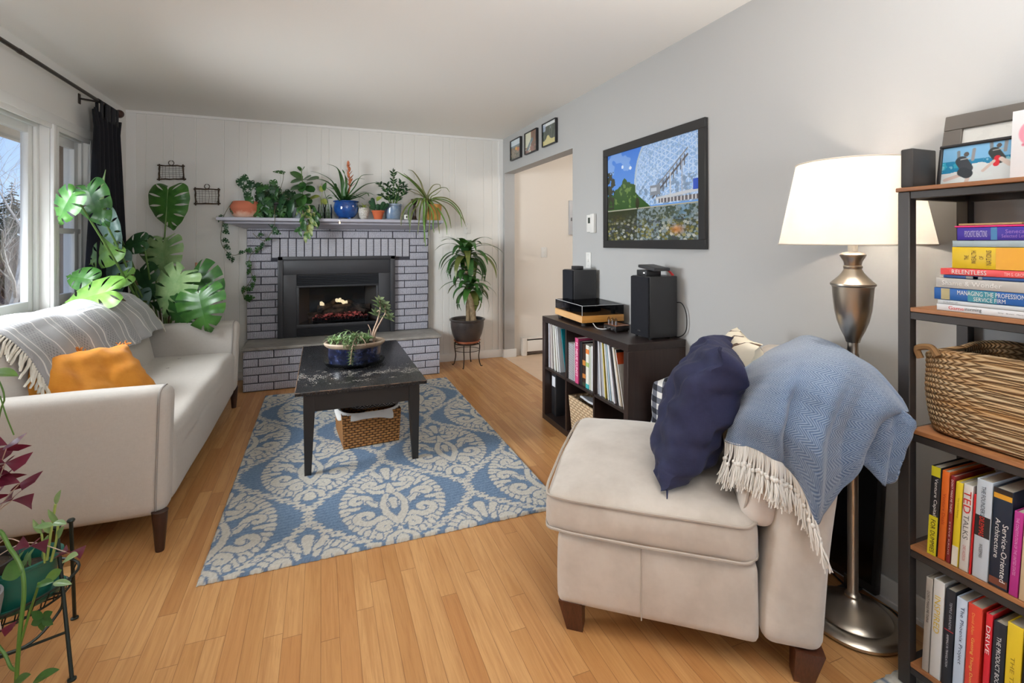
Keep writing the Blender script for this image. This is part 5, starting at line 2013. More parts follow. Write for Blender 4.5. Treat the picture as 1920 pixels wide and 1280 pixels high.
# ================================================================== FLOOR LAMP
M_nick = plain('brushed_nickel', (196, 186, 172), 0.30, 1.0, aniso=0.4)
M_sock = plain('socket_sleeve', (236, 230, 216), 0.5)
LD = 1.655
lp = P(1599, 1185, LD)
LX, LY = lp.x, lp.y
lamp = thing('floor_lamp', 'brushed nickel floor lamp with a glowing white drum shade behind the armless chair', 'lamp', (LX, LY, 0))


def lz(py):
    return CAMH - (py - HOR) * LD / FPX


def lr(px):
    return px / 2 * LD / FPX


MB().lathe([(0, 0.0), (0.138, 0.0), (0.147, 0.008), (0.147, 0.016), (0.137, 0.026), (0.113, 0.033), (0.111, 0.0325), (0.109, 0.036), (0.085, 0.050), (0.055, 0.064), (0.030, 0.077), (0.022, 0.088), (0, 0.088)], 64).build('base', M_nick, lamp)
MB().lathe([(0.017, 0.080), (0.023, 0.084), (0.0235, 0.094), (0.019, 0.099), (0.0158, 0.104), (0.0158, 0.50), (0.0158, lz(674)), (0.018, lz(670)), (0.018, lz(664)), (0.0158, lz(660)), (0.0158, lz(640))], 32).build('pole', M_nick, lamp)
MB().lathe([(0.0, lz(642)), (lr(22), lz(641)), (lr(27), lz(632)), (lr(40), lz(618)), (lr(52), lz(600)), (lr(60), lz(580)), (lr(64), lz(558)), (lr(67), lz(537)), (lr(73), lz(534)), (lr(73), lz(531)), (lr(64), lz(527)), (lr(46), lz(518)), (lr(34), lz(510)),
            (lr(28), lz(504)), (lr(31), lz(501)), (lr(31), lz(499)), (lr(27), lz(497)), (lr(30), lz(490)), (lr(38), lz(483)), (lr(42), lz(479)), (lr(42), lz(477)), (lr(34), lz(474)), (lr(18), lz(472)), (0.0, lz(472))], 48).build('urn', M_nick, lamp)
MB().lathe([(0.0, lz(473)), (lr(16), lz(473)), (lr(16), lz(440)), (0, lz(440))], 24).build('socket', M_sock, lamp)
t = NT('lamp_shade_fabric')
df = t.n('BsdfDiffuse')
df.inputs[0].default_value = (*lin((250, 246, 236)), 1)
tl = t.n('BsdfTranslucent')
tl.inputs[0].default_value = (*lin((255, 250, 240)), 1)
mx = t.n('MixShader')
mx.inputs[0].default_value = 0.55
t.t.links.new(df.outputs[0], mx.inputs[1])
t.t.links.new(tl.outputs[0], mx.inputs[2])
t.t.links.new(mx.outputs[0], t.out.inputs[0])
M_shade = t.m
r0, r1, z0_, z1_ = lr(245), lr(186), lz(458), lz(306)
MB().lathe([(r0, z0_), (r1, z1_)], 72).build('shade', M_shade, lamp)
m = MB()
m.ring((0, 0, z0_), r0, 0.0022, n=72)
m.ring((0, 0, z1_), r1, 0.0022, n=72)
m.build('shade_rim', plain('shade_trim', (216, 208, 194), 0.8), lamp)
m = MB()
for k in range(3):
    a = 2 * PI * k / 3 + 0.4
    m.tube([(0, 0, z1_ - 0.012), (r1 * math.cos(a), r1 * math.sin(a), z1_ - 0.001)], 0.0018, 5)
m.ring((0, 0, z1_ - 0.012), 0.012, 0.002, n=16)
m.tube(catmull([(0.012, 0, lz(446)), (0.055, 0, lz(420)), (0.055, 0, lz(350)), (0.0, 0, z1_ - 0.01), (-0.055, 0, lz(350)), (-0.055, 0, lz(420)), (-0.012, 0, lz(446))], 6), 0.002, 5)
m.build('shade_harp', M_nick, lamp)
MB().lathe([(0, z1_ - 0.01), (0.005, z1_ - 0.008), (0.005, z1_ + 0.002), (0.014, z1_ + 0.006), (0.016, z1_ + 0.012), (0.010, z1_ + 0.019), (0, z1_ + 0.021)], 24).build('finial', M_nick, lamp)
t = NT('lit_bulb')
t.set(col=(1, 1, 1), emc=lin((255, 226, 186)), ems=6.0)
MB().lathe([(0, lz(438)), (0.012, lz(436)), (0.020, lz(420)), (0.029, lz(402)), (0.029, lz(392)), (0.018, lz(380)), (0, lz(376))], 20).build('bulb', t.m, lamp)
light('floor_lamp_bulb', 'POINT', (LX, LY, lz(398)), 62, (1.0, 0.86, 0.70), radius=0.032)
pts = [(LX + 0.10, LY + 0.06, 0.012), (1.80, 1.20, 0.006), (1.835, 1.12, 0.005), (1.80, 1.06, 0.005), (1.77, 1.12, 0.005), (1.80, 1.24, 0.006), (1.845, 1.40, 0.006), (1.85, 1.60, 0.006)]
tag(MB().tube(catmull(pts, 8), 0.0032, 6).build('lamp_cord', M_rub), 'black lamp cord looping on the floor by the baseboard', 'cord')

# flat screen leaning on the wall behind the lamp
tv = thing('flat_screen', 'black flat screen leaning on the wall behind the floor lamp', 'screen', (1.83, 1.44, 0))
tm = Matrix.Translation((1.805, 1.44, 0.035)) @ Matrix.Rotation(R(5.5), 4, 'Y')
m = MB()
b0 = len(m.v)
m.rbox(0.0, 0.028, -0.29, 0.29, 0.0, 0.47, 0.004)
m.v = [tm @ p for p in m.v]
m.build('bezel', plain('screen_bezel', (26, 26, 27), 0.35), tv, world=True)
m = MB().box(-0.001, 0.0005, -0.275, 0.275, 0.03, 0.455)
m.v = [tm @ p for p in m.v]
m.build('panel', plain('dark_panel', (12, 12, 14), 0.15), tv, world=True, smooth=False)
m = MB()
for y in (1.24, 1.62):
    m.rbox(1.735, 1.85, y - 0.02, y + 0.02, 0.0, 0.012, 0.004)
    m.rbox(1.79, 1.825, y - 0.012, y + 0.012, 0.01, 0.06, 0.004)
m.build('stand_foot', plain('gunmetal', (92, 92, 94), 0.35, 0.8), tv, world=True)

# buffalo check bag between shelf and chair
t = NT('buffalo_check')
v = t.coord()
sp = t.n('SeparateXYZ')
t.t.links.new(v, sp.inputs[0])
a = t.math('GREATER_THAN', t.math('FRACT', t.math('MULTIPLY', t.math('SUBTRACT', sp.outputs[0], sp.outputs[1]), 13.0)), 0.5)
b = t.math('GREATER_THAN', t.math('FRACT', t.math('MULTIPLY', sp.outputs[2], 18.0)), 0.5)
f = t.math('MULTIPLY', t.math('ADD', a, b), 0.5)
t.set(col=t.ramp(f, [(0.0, lin((222, 220, 216))), (0.5, lin((104, 106, 116))), (1.0, lin((34, 36, 44)))]), rough=0.95)


def bag_fn(p):
    f = (p.z + 0.28) / 0.56
    p.x *= 1 - 0.25 * f
    p.y *= 1 - 0.22 * f
    p += mnoise.noise_vector(p * 11) * 0.02 * f
    return p


bg = tag(MB().soft(0.105, 0.078, 0.285, 0.05, 12, (0.01, 0.01, 0.0), Matrix.Translation((1.655, 2.055, 0.287)), bag_fn, (6, 0.012)).build('fabric_bag', t.m), 'black and white buffalo check fabric bag between the record shelf and the chair', 'bag')
m = MB()
for dx in (-0.03, 0.03):
    m.tube(catmull([(1.655 + dx - 0.03, 2.03, 0.55), (1.655 + dx - 0.02, 2.02, 0.585), (1.655 + dx + 0.02, 2.03, 0.58), (1.655 + dx + 0.03, 2.05, 0.55)], 5), 0.007, 6)
m.build('drawn_handle', t.m, bg, world=True)

# ================================================================== BOOKCASE
M_steel = plain('dark_steel', (58, 54, 52), 0.42, 0.3)
M_oakb = wood('rustic_oak_board', (166, 112, 70), (128, 80, 46), 'Y', 1.0, 0.45, 0.05)
BX0, BX1, BY0, BY1 = 1.553, 1.862, -0.28, 0.927
SZ = [1.43, 1.09, 0.747, 0.418, 0.086]
bcs = thing('bookcase', 'tall open bookcase with oak boards in a dark steel frame against the wall', 'bookcase', ((BX0 + BX1) / 2, (BY0 + BY1) / 2, 0.011))
for (x, y) in ((BX0, BY1 - 0.031), (BX1 - 0.031, BY1 - 0.031), (BX0, BY0), (BX1 - 0.031, BY0)):
    MB().rbox(x, x + 0.031, y, y + 0.031, 0.0115, SZ[0] - 0.012, 0.002, 1).build('post', M_steel, bcs, world=True)
for k, z in enumerate(SZ):
    if k == 0:
        MB().rbox(BX0 - 0.004, BX1, BY0 - 0.004, BY1 + 0.004, z - 0.012, z, 0.002, 1).build('board', M_oakb, bcs, world=True)
    else:
        MB().rbox(BX0 + 0.001, BX1, BY0 + 0.031, BY1 - 0.0315, z - 0.012, z, 0.0015, 1).build('board', M_oakb, bcs, world=True)
    m = MB()
    zz = z - 0.0125
    m.rbox(BX0 + 0.003, BX0 + 0.023, BY0 + 0.031, BY1 - 0.031, zz - 0.021, zz, 0.0015, 1)
    m.rbox(BX1 - 0.023, BX1 - 0.003, BY0 + 0.031, BY1 - 0.031, zz - 0.021, zz, 0.0015, 1)
    m.rbox(BX0 + 0.031, BX1 - 0.031, BY1 - 0.025, BY1 - 0.005, zz - 0.021, zz, 0.0015, 1)
    m.build('rail_frame', M_steel, bcs, world=True)

M_page = plain('page_edges', (206, 198, 180), 0.9)


def cmat(c, rough=0.4):
    return plain('cover_%d_%d_%d' % c, c, rough)


XS = 1.560


def vbook(label, pa, pb, zt, c, shelf, group, words=(), bands=(), depth=0.17, lean=0.012, page=None, xs=XS, back=None):
    """An upright book; words: (text, colour, from, to along the spine from its head, across from, to)."""
    y1, y0 = onX(pa, 1000, xs).y - 0.0006, onX(pb, 1000, xs).y + 0.0006
    z0 = SZ[shelf] + 0.0006
    h = zt - z0
    w = y1 - y0
    o = thing('book', label, 'book', (xs + depth / 2, (y0 + y1) / 2, z0), 0, group)

    def sh(mb):
        mb.v = [Vector((p.x, p.y - lean * (p.z - z0) / h, p.z)) for p in mb.v]
        return mb
    b = min(0.002, w * 0.15)
    m = MB()
    m.rbox(xs, xs + depth, y1 - b, y1, z0, zt, 0.0006, 1).rbox(xs, xs + depth, y0, y0 + b, z0, zt, 0.0006, 1).rbox(xs - 0.0012, xs + 0.004, y0, y1, z0, zt, min(0.0035, w * .2), 2)
    sh(m).build('cover', cmat(c), o, world=True)
    sh(MB().box(xs + 0.003, xs + depth - 0.004, y0 + b, y1 - b, z0 + 0.002, zt - 0.004)).build('pages', page or M_page, o, world=True, smooth=False)
    for (f0, f1, bc) in bands:
        sh(MB().box(xs - 0.0016, xs - 0.0011, y0 + 0.0008, y1 - 0.0008, zt - h * f1, zt - h * f0)).build('spine_band', cmat(bc), o, world=True, smooth=False)
    for (tx, tcol, f0, f1, a0, a1) in words:
        mb = MB()
        lettering(mb, tx, (xs - 0.0018, y1 - w * a0, zt - h * f0), (0, 0, -h * (f1 - f0)), (0, -w * (a1 - a0), 0))
        sh(mb).build('spine_lettering', plain('ink_%d_%d_%d' % tcol, tcol, 0.5), o, world=True, smooth=False)
    return o


W_, K_, Y_ = (236, 236, 232), (24, 24, 26), (226, 204, 40)
g4, g5 = 'books standing above the lowest shelf', 'books standing on the lowest shelf'
vbook('black and yellow guide book, first from the steel post on its shelf', 1737.5, 1756, 0.664, (30, 32, 36), 3, g4, [('Venture Capital', W_, .13, .55, .35, .80), ('FOR DUMMIES', K_, .60, .97, .28, .75)], [(0, .11, (206, 200, 40)), (.56, 1, (214, 202, 36))], 0.185)
vbook('bright orange book beside the black and yellow guide', 1757, 1771.5, 0.661, (214, 104, 36), 3, g4, [('Venture Deals', (170, 60, 20), .25, .6, .35, .75)], (), 0.185)
vbook('dark red book with white lettering on the upper row of standing books', 1772.5, 1781.5, 0.655, (132, 34, 38), 3, g4, [("DON'T MAKE ME THINK!", (240, 226, 220), .04, .42, .3, .78), ('STEVE KRUG', (230, 200, 190), .52, .9, .38, .7)], (), 0.18)
vbook('slim yellow book between the dark red and the white books', 1782.5, 1796, 0.645, (232, 206, 44), 3, g4, [('The Lean Startup', (150, 124, 20), .18, .42, .4, .66)], [(.76, .99, (232, 228, 214))], 0.175)
vbook('white book with large red capital letters on its spine', 1797, 1815, 0.648, (232, 230, 226), 3, g4, [('TED', (206, 40, 36), .07, .33, .10, .90), ('TALKS', (110, 108, 108), .35, .63, .22, .80), ('CHRIS ANDERSON', (206, 130, 126), .70, .88, .32, .66)], (), 0.175)
vbook('thin bright red book beside the white book with red capitals', 1816, 1820.5, 0.630, (206, 36, 40), 3, g4, (), (), 0.17)
vbook('pale blue-white book with a black and red title block', 1821.5, 1851.5, 0.674, (206, 216, 226), 3, g4, [("THE FOUNDER'S", (48, 60, 76), .06, .36, .34, .62), ('DILEMMAS', (228, 60, 48), .37, .56, .30, .62), ('WASSERMAN', (40, 44, 52), .64, .78, .38, .60)], [(.36, .57, (34, 34, 38))], 0.19)
vbook('thick dark navy book with large white two-line title', 1852.5, 1889, 0.668, (24, 36, 54), 3, g4, [('Service-Oriented', W_, .34, .92, .58, .88), ('Architecture', W_, .30, .70, .20, .46)], [(0.0, .05, (40, 34, 32)), (.05, .10, (222, 160, 48)), (.90, .97, (110, 58, 40))], 0.19)
vbook('magenta book beside the thick navy book', 1890, 1908, 0.628, (178, 44, 130), 3, g4, [('THE CONSTITUTION OF THE UNITED STATES', (226, 160, 206), .07, .75, .3, .62)], (), 0.16)
vbook('cream speckled book beside the magenta one', 1909, 1936, 0.635, (206, 180, 146), 3, g4, (), (), 0.17)
vbook('grey-beige slim book, first from the steel post on the lowest row', 1727.5, 1740.5, 0.352, (168, 160, 150), 4, g5, [("DON'T MAKE ME THINK", (50, 46, 44), .14, .48, .32, .72)], (), 0.15)
vbook('white jacketed book with gold capital letters', 1741.5, 1762.5, 0.358, (214, 212, 208), 4, g5, [('INSPIRED', (214, 180, 60), .16, .54, .20, .74)], (), 0.16)
vbook('black book with a thin red slash across its white spine lettering', 1763.5, 1783, 0.350, (26, 28, 36), 4, g5, [('TEMPLE GRANDIN', (170, 172, 180), .12, .40, .50, .74), ('ANIMALS IN TRANSLATION', (206, 206, 210), .46, .80, .36, .58)], [(.415, .425, (170, 50, 56))], 0.16)
vbook('pale blue book with a dark slanted title on the lowest row', 1784, 1804.5, 0.344, (196, 208, 224), 4, g5, [('The Phoenix Project', (36, 46, 76), .08, .68, .34, .78)], (), 0.155)
vbook('orange-red paperback with faded yellow lettering', 1805.5, 1832, 0.345, (218, 66, 48), 4, g5, [('David Allen', (234, 160, 80), .08, .30, .32, .52), ('Getting Things Done', (236, 190, 90), .33, .82, .30, .58)], (), 0.165)
vbook('slim red book with bold white title between the paperback and the black book', 1838, 1851, 0.344, (208, 32, 46), 4, g5, [('DRIVE', (244, 234, 230), .12, .40, .18, .80), ('DANIEL H. PINK', (240, 180, 180), .70, .98, .25, .65)], (), 0.15)
vbook('black book with bold white capitals on the lowest row', 1852, 1876.5, 0.336, (30, 33, 42), 4, g5, [('THE PRODUCT BOOK', W_, .14, .66, .34, .68)], (), 0.15)
vbook('bright yellow book with a small dark round mark on its spine', 1877.5, 1907.5, 0.352, (226, 192, 40), 4, g5, [('THE TALENT', (150, 120, 24), .30, .80, .34, .60)], (), 0.16)
vbook('black book with red and white capitals at the end of the lowest row in view', 1908.5, 1935, 0.330, (30, 28, 30), 4, g5, [('RE', W_, .08, .22, .25, .75), ('WORK', (196, 46, 44), .24, .5, .25, .75)], (), 0.16)


def hbook(label, z0, z1, ystart, L, c, words=(), bands=(), depth=0.17, xs=XS + 0.004, cols=None, skew=0.0):
    """A book lying flat, spine to the room; words: (text, colour, from, to along y, from, to across)."""
    g = 'books stacked flat on the second shelf'
    h = z1 - z0
    y1, y0 = ystart, ystart - L
    o = thing('book', label, 'book', (xs + depth / 2, (y0 + y1) / 2, z0), 0, g)
    b = min(0.0022, h * 0.2)
    m = MB()
    m.rbox(xs, xs + depth, y0, y1, z0 + 0.0002, z0 + b, 0.0005, 1).rbox(xs, xs + depth, y0, y1, z1 - b, z1 - 0.0002, 0.0005, 1).rbox(xs - 0.0012, xs + 0.004, y0, y1, z0 + 0.0002, z1 - 0.0002, min(0.004, h * .25), 2)
    m.build('cover', cmat(c), o, world=True)
    MB().box(xs + 0.003, xs + depth - 0.003, y0 + 0.003, y1 - 0.003, z0 + b, z1 - b).build('pages', M_page, o, world=True, smooth=False)
    for (f0, f1, bc) in bands:
        MB().box(xs - 0.0016, xs - 0.0011, y1 - L * f1, y1 - L * f0, z0 + 0.001, z1 - 0.001).build('spine_band', cmat(bc), o, world=True, smooth=False)
    for wd in words:
        tx, tcol, f0, f1, a0, a1 = wd[:6]
        mb = MB()
        if len(wd) > 6:      # letters turned a quarter, reading upwards
            lettering(mb, tx, (xs - 0.0018, y1 - L * f1, z0 + h * a0), (0, 0, h * (a1 - a0)), (0, L * (f1 - f0), 0))
        else:
            lettering(mb, tx, (xs - 0.0018, y1 - L * f0, z0 + h * a0), (0, -L * (f1 - f0), 0), (0, 0, h * (a1 - a0)))
        mb.build('spine_lettering', plain('ink_%d_%d_%d' % tcol, tcol, 0.5), o, world=True, smooth=False)
    return o


z = SZ[1] + 0.0005
hbook('white paperback with a red and black title at the bottom of the flat stack', z, z + 0.0175, 0.836, 0.235, (228, 230, 232), [('Game', (206, 50, 56), .12, .265, .28, .80), ('storming', (40, 44, 50), .27, .42, .20, .80), ('Gray   Brown   Macanufo', (90, 94, 98), .56, .80, .4, .62)], (), 0.18)
hbook('very slim pale grey book, second from the bottom of the flat stack', z + 0.0178, z + 0.029, 0.834, 0.235, (206, 212, 216), [('SCALING UP', (150, 156, 162), .06, .2, .3, .7)], (), 0.175)
hbook('blue hardback with white capitals low in the flat stack', z + 0.0295, z + 0.061, 0.842, 0.245, (34, 92, 164), [('MANAGING THE PROFESSIONAL', W_, .22, .82, .52, .88), ('SERVICE FIRM', W_, .36, .62, .10, .42)], [(.07, .15, (170, 156, 110)), (.31, .55, (44, 132, 150))], 0.18)
hbook('pale grey paperback with white slanted title in the flat stack', z + 0.0614, z + 0.088, 0.838, 0.22, (186, 182, 176), [('Shame & Wonder', (240, 238, 234), .07, .64, .30, .74)], (), 0.16)
hbook('very slim blue booklet under the red book in the flat stack', z + 0.0884, z + 0.0965, 0.820, 0.21, (40, 76, 132), (), [(.24, .40, (128, 128, 126)), (.31, .36, (40, 140, 206))], 0.16)
hbook('red and pink book with white capitals in the flat stack', z + 0.0969, z + 0.1145, 0.826, 0.215, (226, 84, 84), [('RELENTLESS', W_, .12, .46, .2, .82), ('TIM S. GROVER', (246, 206, 204), .62, .84, .25, .7)], [(0, .09, (212, 44, 40))], 0.155)
hbook('thick yellow paperback with dark upright letters in the flat stack', z + 0.115, z + 0.171, 0.801, 0.20, (226, 190, 26),
      [('THE', (96, 66, 24), .14, .185, .42, .62, 1), ('WEALTH', (96, 66, 24), .215, .265, .24, .84, 1), ('OF', (96, 66, 24), .295, .34, .44, .60, 1), ('NATIONS', (96, 66, 24), .365, .42, .20, .86, 1), ('ADAM', (96, 66, 24), .83, .885, .28, .78, 1), ('SMITH', (96, 66, 24), .91, .965, .24, .84, 1)],
      [(.46, .78, (232, 166, 38))], 0.15)
hbook('slim grey-blue book above the thick yellow one', z + 0.1714, z + 0.188, 0.800, 0.205, (164, 180, 186), (), (), 0.16)
hbook('purple book with pale lettering near the top of the flat stack', z + 0.1886, z + 0.222, 0.790, 0.178, (62, 42, 152), [('PSYCHOTIC REACTIONS', (196, 186, 226), .10, .36, .25, .74), ('Seneca', (156, 120, 196), .56, .76, .52, .80), ('Selected Letters', (156, 120, 196), .52, .84, .2, .45)], [(.40, .47, (60, 120, 170))], 0.15)
hbook('very slim bright pink book second from the top of the flat stack', z + 0.2222, z + 0.2268, 0.795, 0.175, (226, 44, 120), (), (), 0.16)
hbook('thin tan booklet lying on top of the flat stack of books', z + 0.2270, z + 0.2325, 0.786, 0.18, (176, 140, 96), (), [(.70, 1, (120, 70, 42))], 0.16)

# jute basket on the middle shelf
t = NT('braided_jute')
tc = t.n('TexCoord')
sp = t.n('SeparateXYZ')
t.t.links.new(tc.outputs['UV'], sp.inputs[0])
v_ = t.math('MULTIPLY', sp.outputs[1], 15.0)
row = t.math('FLOOR', v_)
fv = t.math('FRACT', v_)
sl = t.math('ABSOLUTE', t.math('SUBTRACT', fv, 0.5))
br = t.math('FRACT', t.math('ADD', t.math('MULTIPLY', sp.outputs[0], 74.0), t.math('ADD', t.math('MULTIPLY', sl, 1.3), t.math('MULTIPLY', row, 0.37))))
h = t.math('MULTIPLY', t.math('POWER', t.math('SINE', t.math('MULTIPLY', br, PI)), 0.6), t.math('POWER', t.math('SINE', t.math('MULTIPLY', fv, PI)), 0.5))
nf = t.noise(tc.outputs['UV'], 16, 5, 0.7)
nl = t.noise(tc.outputs['UV'], 4, 3, 0.6)
f = t.math('ADD', t.math('MULTIPLY', h, 0.55), t.math('MULTIPLY', nf, 0.45))
c = t.ramp(f, [(0.2, lin((104, 78, 50))), (0.5, lin((168, 136, 96))), (0.8, lin((210, 184, 146)))])
c = t.mix(t.ramp(nl, [(0.45, (0, 0, 0)), (0.62, (0.6, 0.6, 0.6))]), c, lin((176, 120, 56)))
t.set(col=c, rough=0.9)
t.bump(h, 0.9, 0.012)
M_jute = t.m
jb = thing('jute_basket', 'round-cornered braided jute basket on the middle shelf of the bookcase', 'basket', (1.70, 0.62, SZ[2] + 0.0005))


def jute(u, v, k=1.0):
    a = 2 * PI * u
    e = 0.30
    x = math.copysign(abs(math.cos(a)) ** e, math.cos(a)) * 0.128 * k
    y = math.copysign(abs(math.sin(a)) ** e, math.sin(a)) * 0.268 * k
    bell = 1 + 0.012 * math.sin(PI * min(v, 1)) - 0.05 * (1 - v) ** 4
    z = 0.004 + v * (0.222 + 0.012 * math.sin(a * 2 + 1))
    ripple = 1 + 0.008 * abs(math.sin(v * 15 * PI))
    return Vector((x * bell * ripple, y * bell * ripple, z)) + mnoise.noise_vector(Vector((u * 9, v * 3, 4))) * 0.006


m = MB().grid(jute, 120, 90)
m.grid(lambda u, v: jute(1 - u, v, 0.92), 100, 30)
m.grid(lambda u, v: jute(u, 1.0, 0.92 + 0.08 * v) + Vector((0, 0, 0.006 * math.sin(PI * v))), 100, 4, us=1.0, vs_=0.06)
m.add([jute(k / 40, 0.0) for k in range(40)], [tuple(reversed(range(40)))])
m.build('body', M_jute, jb)
m = MB()
hp = jute(0.36, 0.97)
m.tube(catmull([Vector((-0.124, 0.262, 0.20)), Vector((-0.126, 0.268, 0.226)), Vector((-0.128, 0.235, 0.236)), Vector((-0.132, 0.215, 0.215))], 6), 0.009, 7)
m.build('handle', M_jute, jb)
m = MB()
m.tube(catmull([Vector((0.128, 0.06, 0.21)), Vector((0.125, 0.04, 0.25)), Vector((0.125, -0.04, 0.25)), Vector((0.128, -0.06, 0.21))], 6), 0.010, 7)
m.build('handle', M_jute, jb)

# frames on the top board
M_gfr = plain('grey_brown_frame', (96, 90, 84), 0.5)
M_bfr = plain('thin_black_frame', (34, 34, 36), 0.4)
M_print = attr_mat('photo_print', 0.22, 0.3)
ZT = SZ[0] + 0.0005


def std_frame(label, cat, y0, y1, z1, xb, lean, border, fm, cv, th=0.016, name='photo_frame'):
    """A frame standing on the top board, leaning back; faces the room."""
    h = z1 - ZT
    o = thing(name, label, cat, (xb, (y0 + y1) / 2, ZT))
    mt = Matrix.Translation((xb, 0, ZT)) @ Matrix.Rotation(R(lean), 4, 'Y')
    m = MB()
    m.rbox(0, th, y0, y1, 0, border, 0.002, 1).rbox(0, th, y0, y1, h - border, h, 0.002, 1).rbox(0, th, y0, y0 + border, border, h - border, 0.002, 1).rbox(0, th, y1 - border, y1, border, h - border, 0.002, 1)
    m.v = [mt @ p for p in m.v]
    m.build('frame', fm, o, world=True)
    m = MB().box(th * .7, th, y0 + .002, y1 - .002, 0.002, h - .002)
    m.v = [mt @ p for p in m.v]
    m.build('backing', M_bfr, o, world=True, smooth=False)
    q = mt @ Vector((th * 0.5, y1 - border, border))
    cv.mesh('photo_print', q, (mt @ Vector((th * .5, y0 + border, border))) - q, (mt @ Vector((th * .5, y1 - border, h - border))) - q, M_print, o)
    return o


cv = Canvas(70, 46, (222, 221, 216))
cv.put((cv.noise(9, 6, 3) > 0.56) * 0.06, (150, 150, 146)).ell(0.30, 0.30, 0.08, 0.22, (150, 147, 140)).ell(0.52, 0.34, 0.13, 0.34, (132, 128, 122)).ell(0.72, 0.30, 0.09, 0.24, (140, 140, 132)).cap(0.86, 0.4, 1.0, 1.0, 0.12, (120, 116, 110)).rect(0, 1, 0, 0.22, (120, 116, 112))
std_frame('wide grey-brown photo frame with a pale print standing behind the smaller frame', 'frame', 0.560, 0.930, 1.662, 1.735, 12, 0.047, M_gfr, cv)
cv = Canvas(120, 78, (120, 176, 214))
cv.put(np.clip((cv.Y - 0.62) * 3, 0, 1), (126, 182, 222)).put(((cv.Y < 0.62) * 0.9), (28, 116, 156)).put((cv.noise(7, 5, 8) > 0.55) * (cv.Y < 0.60) * 0.5, (70, 190, 200))
cv.put((cv.Y < 0.30 + 0.18 * (cv.noise(5, 2, 4) - .3) + 0.16 * (cv.X > 0.42)) * 0.9, (226, 226, 224)).put((cv.noise(14, 10, 5) > 0.62) * (cv.Y < 0.62) * (cv.Y > .35) * 0.5, (196, 224, 230))
for (cx, cy, sc, jk, bl_) in ((0.32, 0.60, 1.0, (58, 64, 70), False), (0.74, 0.74, 0.9, (52, 58, 58), True)):
    cv.cap(cx - .10 * sc, cy + .26, cx - .085 * sc, cy, 0.035, (120, 128, 134)).cap(cx + .11 * sc, cy + .28, cx + .10 * sc, cy, 0.035, (140, 140, 142))
    cv.cap(cx - .05 * sc, cy, cx + .03, cy - .22 * sc, 0.13 * sc, jk)
    cv.ell(cx + .01, cy + .17 * sc, .035 * sc, .065 * sc, (84, 80, 78)).cap(cx - .06, cy + .04, cx + .06, cy + .06, 0.012, (170, 172, 168))
    if bl_:
        cv.cap(cx, cy - .16, cx - .01, cy - .32, 0.06, (196, 44, 56)).cap(cx - .04, cy - .24, cx - .17, cy - .46, 0.035, (196, 178, 170)).cap(cx + .05, cy - .2, cx + .16, cy - .36, 0.05, (206, 192, 184))
    else:
        cv.cap(cx - .02, cy - .36, cx - .26, cy - .48, 0.045, (196, 178, 172)).cap(cx + .07, cy - .34, cx + .04, cy - .58, 0.045, (196, 180, 172)).cap(cx - .02, cy - .3, cx + .04, cy - .36, 0.12, (50, 56, 62))
std_frame('black framed photo of two people on swings over a turquoise sea', 'photo', 0.700, 0.884, 1.5525, 1.648, 9, 0.0085, M_bfr, cv, 0.012)
cv = Canvas(60, 80, (228, 228, 230))
cv.ell(0.42, 0.66, 0.30, 0.20, (222, 150, 168)).ell(0.46, 0.67, 0.21, 0.14, (238, 198, 208)).ell(0.42, 0.65, 0.12, 0.09, (214, 120, 146)).ell(0.40, 0.66, 0.06, 0.045, (238, 190, 200)).cap(.2, .50, .5, .46, .02, (206, 120, 140))
o = thing('greeting_card', 'white greeting card with a pink rose standing at the end of the top board', 'card', (1.64, 0.66, ZT))
cm_ = Matrix.Translation((1.634, 0, ZT)) @ Matrix.Rotation(R(5), 4, 'Y')
m = MB().box(0.0004, 0.0016, 0.60, 0.714, 0, 0.178)
m.v = [cm_ @ p for p in m.v]
m.add([cm_ @ Vector(p) for p in ((0.001, 0.60, 0), (0.001, 0.60, 0.178), (0.06, 0.615, 0.178), (0.06, 0.615, 0))], [(0, 1, 2, 3)])
m.build('card_stock', cmat((230, 230, 232)), o, world=True, smooth=False)
q = cm_ @ Vector((0, 0.714, 0))
cv.mesh('rose_print', q, (0, -0.114, 0), (cm_ @ Vector((0, 0.714, 0.178))) - q, M_print, o)
o = MB().rbox(1.562, 1.668, 0.892, 0.925, ZT, 1.541, 0.004).build('storage_tin', plain('charcoal_box', (50, 48, 47), 0.5))
tag(o, 'charcoal upright box at the end of the top board beside the photo frames', 'box')

# ================================================================== PICTURES AND FITTINGS ON THE WALLS
M_wglass = plain('picture_frame_black', (44, 43, 43), 0.35)
M_pic = attr_mat('picture_print', 0.16, 0.4)


def wall_picture(name, label, cat, y0, y1, z0, z1, border, th, cv, fm, tilt=0.0, group=None):
    """Hangs on the right wall, facing the room; y0 < y1."""
    o = thing(name, label, cat, (XR, (y0 + y1) / 2, z0), 0, group)
    mt = Matrix.Translation((XR, (y0 + y1) / 2, z0)) @ Matrix.Rotation(R(tilt), 4, 'X') @ Matrix.Translation((-XR, -(y0 + y1) / 2, -z0))
    m = MB()
    xa, xb = XR - th, XR - 0.001
    m.rbox(xa, xb, y0, y1, z0, z0 + border, 0.002, 1).rbox(xa, xb, y0, y1, z1 - border, z1, 0.002, 1)
    m.rbox(xa, xb, y0, y0 + border, z0 + border, z1 - border, 0.002, 1).rbox(xa, xb, y1 - border, y1, z0 + border, z1 - border, 0.002, 1)
    m.v = [mt @ p for p in m.v]
    m.build('frame', fm, o, world=True)
    q = mt @ Vector((XR - th * 0.6, y1 - border, z0 + border))
    cv.mesh('print', q, (mt @ Vector((XR - th * .6, y0 + border, z0 + border))) - q, (mt @ Vector((XR - th * .6, y1 - border, z1 - border))) - q, M_pic, o)
    return o


